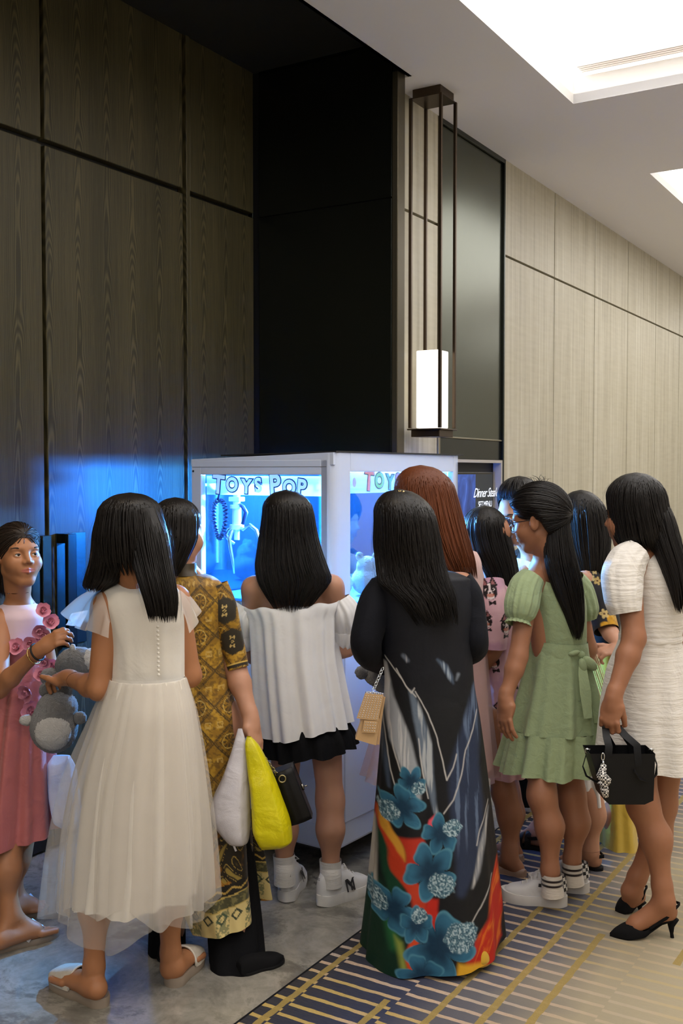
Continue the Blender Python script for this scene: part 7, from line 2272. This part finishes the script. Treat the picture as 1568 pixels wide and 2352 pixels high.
for (h_, t_, hr_) in ((heelL, toeL, 0.0), (heelR, toeR, 0.0)):
    hz = h_[2] - 0.012
    g0 = np.array([h_[0], h_[1], 0.0])
    fw = unit(t_ - g0)
    sd = unit(np.cross(fw, (0, 0, 1)))
    L_ = np.linalg.norm(t_ - g0)
    ws = [0.50, 0.62, 0.60, 0.62, 0.80, 0.98, 0.92, 0.60, 0.06]
    prof = [hz, hz * 0.97, hz * 0.80, hz * 0.50, hz * 0.22, 0.012, 0.006, 0.006, 0.006]
    V, F_ = sole_slab(g0, t_, 0.074, 0.007, ws=ws, rise=prof)
    sh = auto_smooth(MB().add(V, F_).build('slingback_heel', M_BLKSUEDE, pL), 40)
    # vamp over the toes with low sides
    m, n = 18, 15
    V = []
    for i in range(m):
        s = 0.40 + 0.60 * i / (m - 1)
        zb = hermite(np.array([s]), np.linspace(0, 1, 9), np.array(prof))[0, 0]
        hw = hermite(np.array([s]), np.linspace(0, 1, 9), np.array(ws))[0, 0] * 0.038
        top = np.interp(s, [0.40, 0.60, 0.68, 0.80, 0.92, 1.0], [0.022, 0.034, 0.046, 0.036, 0.022, 0.006])
        cut = np.interp(s, [0.40, 0.60, 0.72], [0.62, 0.52, 0.0])
        for k in range(n):
            a = math.pi * k / (n - 1)
            if cut > 0.02:
                aa = a if a <= math.pi / 2 else math.pi - a
                aa = aa / (math.pi / 2) * (math.pi / 2) * (1 - cut)
                a = aa if a <= math.pi / 2 else math.pi - aa
            V.append(g0 + fw * L_ * s + sd * hw * np.sign(math.cos(a)) * abs(math.cos(a)) ** 0.7 + np.array([0, 0, zb + 0.006 + top * abs(math.sin(a)) ** 0.8]))
    Fv = []
    for i in range(m - 1):
        s = 0.40 + 0.60 * i / (m - 1)
        for k in range(n - 1):
            if s < 0.66 and k == n // 2 - 0 - (1 if n % 2 == 0 else 0):
                continue
            if s < 0.66 and k == n // 2 - 1:
                continue
            Fv.append((i * n + k, (i + 1) * n + k, (i + 1) * n + k + 1, i * n + k + 1))
    MB().add(V, Fv).build('vamp', M_BLKSUEDE, sh, smooth=True)
    st_ = g0 + fw * L_ * 0.42 + np.array([0, 0, hermite(np.array([0.42]), np.linspace(0, 1, 9), np.array(prof))[0, 0] + 0.02])
    bk = g0 - fw * 0.012 + np.array([0, 0, hz + 0.055])
    for q in (-1, 1):
        ribbon(sh, 'sling_strap', M_BLKSUEDE, [st_ + sd * q * 0.026, (st_ + bk) / 2 + sd * q * 0.034 + np.array([0, 0, 0.002]), bk + fw * 0.012 + sd * q * 0.020, bk], 0.010, (0, 0, 1))
    hb = g0 + fw * 0.012
    MB().tube([hb + np.array([0, 0, hz + 0.004]), hb + fw * 0.004 + np.array([0, 0, hz * 0.66]), hb + fw * 0.002 + np.array([0, 0, hz * 0.3]), hb + np.array([0, 0, 0.006]), hb], [0.022, 0.011, 0.006, 0.0065, 0.0075], 12).build('stiletto', M_BLKSUEDE, sh, smooth=True)

# ---------------------------------------------------------------- child half hidden behind the group
pM = person('small child in black, mostly hidden behind the one in the sage green dress', 1215, 1880)
J = joints(head=(1214, 1308, 4.76), nb=(1216, 1380, 4.78), sl=(1180, 1410, 4.78), sr=(1256, 1410, 4.78), el=(1170, 1500, 4.80), wl=(1176, 1570, 4.84), er=(1264, 1500, 4.80), wr=(1260, 1570, 4.84),
           hl=(1196, 1590, 4.78), hr=(1238, 1590, 4.78), kl=(1196, 1720, 4.78), kr=(1238, 1720, 4.78), al=(1200, 1838, 4.78), ar=(1238, 1838, 4.78))
_, W, A = build_body(pM, M_FAIR, FAIR, J, (-0.8, 0.6, -0.1), hs=0.92, bs=0.74, ears=False)
hair(pM, H_DARK, [(1250, 1206, 1222, 0.0, 0.006), (1254, 1190, 1238, 0.0, 0.05), (1270, 1178, 1250, 0.0, 0.078), (1305, 1173, 1256, 0.0, 0.092), (1340, 1180, 1250, -0.005, 0.08), (1362, 1194, 1236, -0.01, 0.05)], 4.76, locks=260, seed=121, face=(2.5, 0.9, 0.3, 1.2), stray=60, lw=0.004)
garment(pM, 'shirt', M_BLKCLOTH, [(1384, 1194, 1238, 0.0, 0.05), (1398, 1176, 1258, 0.0, 0.07), (1450, 1172, 1260, 0.0, 0.08), (1600, 1176, 1258, 0.0, 0.085)], 4.78)
for xa, xb in ((1176, 1216), (1218, 1258)):
    garment(pM, 'trouser_leg', M_BLKCLOTH, [(1580, xa, xb, 0.0, 0.065), (1720, xa + 2, xb - 2, 0.0, 0.05), (1842, xa + 4, xb - 4, 0.0, 0.05)], 4.78)
for xa, sw in (((1196, 1580), 0), ((1262, 1580), 0)):
    sleeve(pM, 'sleeve', M_BLKCLOTH, [(1180 if xa[0] < 1220 else 1254, 1408, 4.78, 0.04), (1170 if xa[0] < 1220 else 1264, 1500, 4.80, 0.034), (1176 if xa[0] < 1220 else 1260, 1560, 4.83, 0.028)])
for h_ in (G(1226, 1866), G(1256, 1860)):
    sneaker(pM, h_, h_ + unit(np.array([-0.7, 0.5, 0])) * 0.19, 0.075, 0.07, mat=M_BLKLEATHER, sole_th=0.022, laces=False)

# ================================================================ things carried
M_PLASTW = fabric('white_plastic_bag', lin((226, 222, 228)), 0.35, 300, 0.4, 0.0, spec=0.5, cs=11, trans=0.25)
M_PLASTY = fabric('yellow_plastic_bag', lin((222, 206, 10)), 0.32, 300, 0.4, 0.0, spec=0.5, cs=11, trans=0.15, color2=lin((190, 196, 12)))


def bag_loft(name, mat, rows, d, label, cat, base, folds, a1=0.12, **kw):
    o = garment(None, name, mat, rows, d, folds=folds, a0=0.02, a1=a1, **kw)
    tag(o, label, cat)
    return o


wbag = bag_loft('plastic_bag', M_PLASTW, [(1674, 546, 556, 0.0, 0.006), (1715, 534, 566, 0.0, 0.016), (1780, 512, 570, 0.0, 0.038), (1858, 482, 573, 0.0, 0.058), (1880, 486, 573, 0.0, 0.062), (1925, 516, 570, -0.01, 0.045), (1938, 532, 566, -0.01, 0.026), (1939, 546, 552, -0.01, 0.003)], 3.34, 'white plastic carrier bag hanging beside a yellow one', 'bag', (0, 0), [(3, 1, 0.5), (5, 0.6, 1.4), (11, 0.2, 0)], 0.05, nu=90, nv=80, ex=2.6)
ribbon(wbag, 'bottom_seam', M_PLASTW, [P(502, 1872, 3.285), P(518, 1905, 3.285), P(534, 1936, 3.30), P(542, 1955, 3.30)], 0.006, (1, 0, 0), 0.001)
ybag = bag_loft('plastic_bag', M_PLASTY, [(1692, 566, 576, 0.0, 0.008), (1712, 562, 594, 0.0, 0.020), (1760, 566, 618, 0.0, 0.035), (1830, 574, 645, 0.0, 0.055), (1900, 577, 666, 0.0, 0.062), (1930, 588, 668, 0.0, 0.052), (1946, 598, 650, 0.0, 0.020), (1948, 606, 640, 0.0, 0.004)], 3.33, 'bright yellow plastic carrier bag hanging between a white bag and a black handbag', 'bag', (0, 0), [(3, 1, 1.5), (5, 0.6, 0.4), (11, 0.2, 0)], 0.06, nu=90, nv=80, ex=2.6)
ribbon(ybag, 'bottom_seam', M_PLASTY, [P(600, 1949, 3.32), P(632, 1948, 3.31), P(650, 1938, 3.32), P(667, 1926, 3.34)], 0.008, (0, 0, 1), 0.0012)

hb = thing('black_handbag', 'quilted black leather handbag on a gold chain, hanging beside a yellow bag', 'handbag', tuple(P(690, 1890, 3.40)))
a_, b_, c_, e_ = P(628, 1776, 3.40), P(672, 1760, 3.40), P(712, 1862, 3.40), P(672, 1896, 3.40)
ux, uz = unit(b_ - a_), unit(a_ - e_)
nrm = unit(np.cross(ux, uz))
Wd, Ht = 0.068, 0.182
ctr = (a_ + b_ + c_ + e_) / 4
hbV = []
bm = bmesh.new()
bmesh.ops.create_cube(bm, size=1.0)
bmesh.ops.subdivide_edges(bm, edges=bm.edges[:], cuts=9, use_grid_fill=True)
qv, qf = [], []
for v_ in bm.verts:
    p = np.array(v_.co[:])
    bul = (1 - (2 * p[0]) ** 2 * 0.25) * (1 - (2 * p[2]) ** 2 * 0.2)
    qu = 0.004 * abs(math.sin(p[0] * 9) * math.sin(p[2] * 14 + 1)) * (1 if abs(p[1]) > 0.49 else 0)
    y = p[1] * 0.085 * bul + np.sign(p[1]) * qu
    x = p[0] * Wd * (1.05 - 0.12 * p[2])
    hbV.append(ctr + ux * x + nrm * y + uz * p[2] * Ht)
bm.verts.index_update()
hbF = [tuple(q.index for q in f.verts) for f in bm.faces]
bm.free()
mesh_np('bag_body', hbV, hbF, M_BLKLEATHER, hb)
MB().box((-0.5, -0.5, -0.5), (0.5, 0.5, 0.5)) 
fl = [ctr + ux * (x * Wd * 0.5) + nrm * y + uz * z for x, y, z in ((-1, -0.046, 0.088), (1, -0.046, 0.088), (1.02, -0.05, -0.01), (0, -0.052, -0.03), (-1.02, -0.05, -0.01))]
MB().prism(fl, nrm * -0.004).build('flap', M_BLKLEATHER, hb)
MB().box((0, 0, 0), (0.001, 0.001, 0.001))
lk = ctr + ux * 0.040 + uz * 0.01
MB().tube([lk - uz * 0.010, lk + uz * 0.010], 0.004, 8).tube([lk, lk + ux * 0.016], 0.0025, 6).build('clasp', plain('gunmetal', (0.25, 0.24, 0.22), 0.25, 1.0), hb, smooth=True)
M_CHAIN = plain('chain_gold', (0.36, 0.30, 0.16), 0.3, 1.0)


def chain(par, p0, p1, n, r, wire, mat, sag=0.0, name='chain'):
    m = MB()
    p0, p1 = np.asarray(p0, float), np.asarray(p1, float)
    pts = [p0 + (p1 - p0) * i / n + np.array([0, 0, -sag * math.sin(math.pi * i / n)]) for i in range(n + 1)]
    for i in range(n):
        c = (pts[i] + pts[i + 1]) / 2
        ax = unit(pts[i + 1] - pts[i])
        s1 = unit(np.cross(ax, (0, 1, 0.2)))
        s2 = np.cross(ax, s1)
        s = s1 if i % 2 else unit(s1 + s2 * 0.9)
        L_ = np.linalg.norm(pts[i + 1] - pts[i])
        m.tube([c + ax * math.cos(a) * L_ * 0.72 + s * math.sin(a) * r for a in np.linspace(0, 2 * math.pi, 13)], wire, 5, caps=False)
    return m.build(name, mat, par, smooth=True)


chain(hb, P(586, 1708, 3.36), P(642, 1786, 3.37), 13, 0.0052, 0.0017, M_CHAIN, 0.004)
MB().tube([P(648, 1789, 3.36) + 0.011 * np.array([math.cos(a), 0.2 * math.sin(a), math.sin(a)]) for a in np.linspace(0, 2 * math.pi, 19)], 0.0026, 6, caps=False).build('ring', M_CHAIN, hb, smooth=True)

# beige studded bag of the person in navy
sb = thing('studded_bag', 'small beige flap bag with rows of silver studs on a chain strap', 'handbag', tuple(P(846, 1708, 3.36)))
M_BEIGEL = plain('beige_leather', lin((196, 160, 116)), 0.5, bs=200, bump=0.1)
dS = 3.33
body_ = [P(832, 1648, dS), P(872, 1652, dS), P(864, 1712, dS), P(848, 1708, dS), P(816, 1698, dS)]
bo = MB().prism(body_, (0, 0.045, 0)).build('bag_body', M_BEIGEL, sb)
flap_ = [P(838, 1594, dS - 0.006), P(880, 1598, dS - 0.006), P(868, 1656, dS - 0.008), P(819, 1650, dS - 0.008)]
MB().prism(flap_, (0, 0.010, 0)).prism([P(838, 1592, dS - 0.006), P(880, 1596, dS - 0.006), P(880, 1600, dS + 0.04), P(838, 1596, dS + 0.04)], (0, 0.0, -0.006)).prism([P(838, 1594, dS + 0.04), P(880, 1598, dS + 0.04), P(872, 1660, dS + 0.04), P(826, 1655, dS + 0.04)], (0, 0.006, 0)).build('flap', M_BEIGEL, sb)
tab_ = [P(836, 1655, dS - 0.010), P(867, 1657, dS - 0.010), P(863, 1684, dS - 0.010), P(832, 1682, dS - 0.010)]
MB().prism(tab_, (0, 0.006, 0)).build('flap_tab', M_BEIGEL, sb)
st = MB()
for i in range(7):
    for j in range(11):
        u, v_ = (i + 0.6) / 7.3, (j + 0.8) / 11.8
        p = (flap_[0] * (1 - u) + flap_[1] * u) * (1 - v_) + (flap_[3] * (1 - u) + flap_[2] * u) * v_
        st.ball(p + np.array([0, -0.001, 0]), 0.0019, 6)
for i in range(5):
    for j in range(4):
        u, v_ = (i + 0.7) / 5.4, (j + 0.7) / 4.4
        p = (tab_[0] * (1 - u) + tab_[1] * u) * (1 - v_) + (tab_[3] * (1 - u) + tab_[2] * u) * v_
        st.ball(p + np.array([0, -0.001, 0]), 0.0019, 6)
so_ = st.build('studs', M_CHROME, sb, smooth=True)
so_['kind'] = 'stuff'
chain(sb, P(879, 1534, dS + 0.02), P(856, 1588, dS), 8, 0.0042, 0.0012, M_CHROME)
chain(sb, P(840, 1590, dS), P(880, 1594, dS), 9, 0.0035, 0.0012, M_CHROME, 0.0, 'top_chain')
ribbon(sb, 'strap', M_BEIGEL, [P(882, 1600, dS + 0.03), P(874, 1650, dS + 0.02), P(868, 1710, dS + 0.02)], 0.008, (1, 0, 0))

# black tote with the chequered charm
tt = thing('black_tote', 'black leather tote bag with a knotted chequered charm and short handles', 'handbag', tuple(P(1425, 1836, 3.40)))
dT = 3.42
tf = [P(1347, 1722, dT), P(1494, 1722, dT), P(1490, 1828, dT), P(1470, 1837, dT), P(1390, 1837, dT), P(1378, 1826, dT)]
bm = bmesh.new()
vs0 = [bm.verts.new(tuple(p + np.array([0, -0.05, 0]))) for p in tf]
vs1 = [bm.verts.new(tuple(p + np.array([0, 0.06, 0]))) for p in tf]
bm.faces.new(vs0)
bm.faces.new(vs1[::-1])
for i in range(len(tf)):
    j = (i + 1) % len(tf)
    if i == 0:
        continue
    bm.faces.new((vs0[i], vs0[j], vs1[j], vs1[i])[::-1])
bmesh.ops.recalc_face_normals(bm, faces=bm.faces[:])
bm.verts.index_update()
V = [v_.co[:] for v_ in bm.verts]
F_ = [tuple(q.index for q in f.verts) for f in bm.faces]
bm.free()
tb = mesh_np('bag_body', V, F_, M_BLKLEATHER, tt, smooth=False)
for q, (x0, x1, dd) in enumerate(((1396, 1468, dT - 0.048), (1404, 1456, dT + 0.055))):
    top = P(1402, 1664, 3.43)
    m1 = [P(x0, 1740, dd), P(x0 + 2, 1715, dd), P(1392, 1690, (dd + 3.43) / 2), P(1390, 1672, 3.43), top + np.array([0, 0, 0.002]), P(1420, 1672, 3.43), P(1436, 1690, (dd + 3.43) / 2), P(x1 - 6, 1712, dd), P(x1 - 2, 1760, dd - 0.002)]
    ribbon(tt, 'handle', M_BLKLEATHER, m1, 0.024, (1, 0.0, 0.25), 0.002)
ribbon(tt, 'shoulder_strap', M_BLKLEATHER, [P(1345, 1735, dT), P(1338, 1760, dT), P(1346, 1782, dT - 0.01), P(1372, 1798, dT - 0.03)], 0.016, (0.3, 1, 0))
ribbon(tt, 'shoulder_strap', M_BLKLEATHER, [P(1497, 1725, dT), P(1508, 1755, dT), P(1506, 1780, dT - 0.01), P(1488, 1796, dT - 0.04), P(1468, 1788, dT - 0.058), P(1456, 1770, dT - 0.060)], 0.016, (0.3, 1, 0.2))
hw = MB()
for px in (1348, 1495):
    c = P(px, 1724, dT)
    hw.tube([c + 0.007 * np.array([math.cos(a), 0, math.sin(a)]) for a in np.linspace(0, 2 * math.pi, 13)], 0.0018, 5, caps=False).tube([c + (-0.006, 0, 0.004), c + (0.010, 0, 0.004)], 0.0022, 6)
hw.build('buckle_ring', M_CHROME, tt, smooth=True)


def checker_mat():
    t = NT('black_white_check')
    ck = t.n('ShaderNodeTexChecker')
    ck.inputs['Scale'].default_value = 1.0
    ck.inputs['Color1'].default_value = (0.75, 0.72, 0.68, 1)
    ck.inputs['Color2'].default_value = (0.008, 0.008, 0.01, 1)
    t.l(t.coord((170, 170, 170)), ck.inputs[0])
    t.base(ck.outputs[0])
    t.set(Roughness=0.8)
    return t.m


ck = MB()
dd = dT - 0.062
ck.tube([P(1386, 1756, dd), P(1384, 1768, dd), P(1380, 1780, dd - 0.006), P(1388, 1788, dd - 0.012), P(1396, 1800, dd - 0.006)], [0.009, 0.012, 0.016, 0.016, 0.010], 12)
ck.tube([P(1374, 1786, dd - 0.004), P(1386, 1780, dd - 0.014), P(1396, 1790, dd - 0.010), P(1386, 1804, dd - 0.010), P(1376, 1794, dd - 0.006)], 0.011, 12)
ck.tube([P(1386, 1800, dd - 0.004), P(1388, 1816, dd - 0.004), P(1391, 1830, dd - 0.002)], [0.013, 0.014, 0.009], 12)
ck.build('charm_scarf', checker_mat(), tt, smooth=True)
MB().tube([P(1384, 1738, dd) + 0.008 * np.array([0.6 * math.cos(a), 0, 1.5 * math.sin(a)]) for a in np.linspace(0, 2 * math.pi, 17)], 0.0018, 5, caps=False).tube([P(1384, 1748, dd), P(1386, 1758, dd)], 0.004, 8).build('charm_clip', M_CHROME, tt, smooth=True)


# plush toys: plain soft shapes, furry
def fur_mat(name, c1, c2):
    if name in MATS:
        return MATS[name]
    t = NT(name)
    v = t.coord()
    n = t.noise(v, 90, 5, 0.7)
    t.base(t.mix(n, tuple(c1), tuple(c2)))
    t.set(Roughness=0.95)
    t.b.inputs['Sheen Weight'].default_value = 0.6
    t.b.inputs['Specular IOR Level'].default_value = 0.1
    t.bump(t.noise(v, 240, 4, 0.7), 0.9, 0.01)
    MATS[name] = t.m
    return t.m


FUR_G = fur_mat('grey_plush_fur', lin((86, 84, 84)), lin((140, 138, 138)))
FUR_L = fur_mat('pale_plush_fur', lin((190, 186, 182)), lin((222, 218, 212)))
FUR_D = fur_mat('dark_plush_fur', lin((58, 56, 58)), lin((92, 90, 92)))


def plush(label, parts, base, group=None, name='plush_toy'):
    o = thing(name, label, 'plush toy', tuple(base), 0, group)
    for nm, mat, prims in parts:
        S = Sdf()
        for c, r, ax in prims:
            S.ell(c, r, ax, 0.012)
        lo = np.min([p[4] for p in S.p], 0) - 0.02
        hi = np.max([p[5] for p in S.p], 0) + 0.02
        V, Q = S.mesh(lo, hi, 0.005)
        V = V + rng.normal(0, 0.0009, V.shape)
        mesh_np(nm, V, Q, mat, o)
    return o


c = P(124, 1668, 3.40)
plush('round grey plush toy with a plain cream belly patch, dangling by the pink skirt', [
    ('toy_body', FUR_G, [(c, (0.078, 0.066, 0.088), None), (c + np.array([0.012, 0, 0.062]), (0.066, 0.058, 0.056), None)]),
    ('belly_patch', FUR_L, [(c + np.array([0.006, -0.036, -0.008]), (0.060, 0.040, 0.062), None)]),
    ('ear', FUR_D, [(c + np.array([-0.024, 0.0, 0.118]), (0.024, 0.016, 0.026), None)]),
    ('ear', FUR_D, [(c + np.array([0.040, 0.0, 0.120]), (0.022, 0.016, 0.026), None)]),
    ('paw', FUR_L, [(c + np.array([-0.086, -0.01, 0.022]), (0.026, 0.018, 0.018), None)]),
    ('paw', FUR_G, [(c + np.array([0.088, -0.01, 0.030]), (0.022, 0.018, 0.022), None)]),
], c - np.array([0, 0, 0.09]))
c = P(178, 1528, 3.50)
plush('fluffy silver grey plush toy held between the pink dress and the white dress', [
    ('toy_body', FUR_G, [(c, (0.075, 0.060, 0.062), None)]),
    ('toy_head', FUR_L, [(c + np.array([0.045, 0, 0.012]), (0.048, 0.05, 0.045), None)]),
    ('paw', FUR_G, [(c + np.array([-0.085, -0.02, -0.035]), (0.036, 0.03, 0.030), None)]),
    ('paw', FUR_L, [(c + np.array([-0.01, -0.02, 0.055]), (0.012, 0.012, 0.022), None)]),
], c - np.array([0, 0, 0.06]))
c = P(848, 1546, 3.66)
plush('small dark grey plush toy peeking out under the navy sleeve', [
    ('toy_body', FUR_G, [(c + np.array([0.03, 0, -0.005]), (0.050, 0.04, 0.042), None), (c + np.array([0.05, 0, -0.04]), (0.035, 0.03, 0.03), None)]),
    ('paw', FUR_D, [(c + np.array([-0.025, -0.01, 0.004]), (0.026, 0.024, 0.024), None)]),
], c - np.array([0, 0, 0.05]))
tsm = fabric('white_tissue', lin((232, 232, 236)), 0.9, 400, 0.3, 0.1, trans=0.3)
o = tissue(None, 'paper_tissue', tsm, [P(150, 1436, 3.30), P(166, 1408, 3.30), P(202, 1402, 3.32), P(186, 1440, 3.30)])
tag(o, 'crumpled white tissue pinched in the hand of the one in pink', 'tissue')
o = bag_loft('carrier_bag', M_PLASTW, [(1735, 122, 160, 0.0, 0.01), (1760, 108, 172, 0.0, 0.03), (1820, 110, 180, 0.0, 0.05), (1880, 122, 184, 0.0, 0.05), (1900, 140, 176, 0.0, 0.02)], 3.60, 'crinkled pale plastic bag hanging behind the round plush toy', 'bag', (0, 0), [(5, 1, 0.3), (8, 0.6, 1)], 0.10, nu=80, nv=40)

# prizes in the cabinet
Mw = WM[CM.name]
for k, (x, y, r, mt, lb) in enumerate(((-0.14, 0.20, 0.075, FUR_L, 'pale round plush prize nearest the cabinet corner inside the claw machine'), (-0.12, 0.42, 0.07, FUR_G, 'grey round plush prize along the front window of the claw machine'), (-0.35, 0.30, 0.08, FUR_L, 'pale round plush prize in the middle of the claw machine deck'), (-0.52, 0.62, 0.075, FUR_G, 'grey round plush prize by the blue back window of the claw machine'), (-0.16, 0.68, 0.075, FUR_L, 'pale round plush prize at the far end of the front window'))):
    c = np.array(Mw @ Vector((x, y, wz0 + 0.12 + r * 0.9)))
    plush(lb, [('toy_body', mt, [(c, (r, r, r * 0.9), None), (c + np.array([0, 0, r * 0.9]), (r * 0.7, r * 0.7, r * 0.62), None)]), ('ear', mt, [(c + np.array([-r * 0.5, 0, r * 1.5]), (r * 0.25, r * 0.2, r * 0.28), None)]), ('ear', mt, [(c + np.array([r * 0.5, 0, r * 1.5]), (r * 0.25, r * 0.2, r * 0.28), None)])], c - np.array([0, 0, r * 0.9]), 'plush prizes in the claw machine', 'plush_prize')
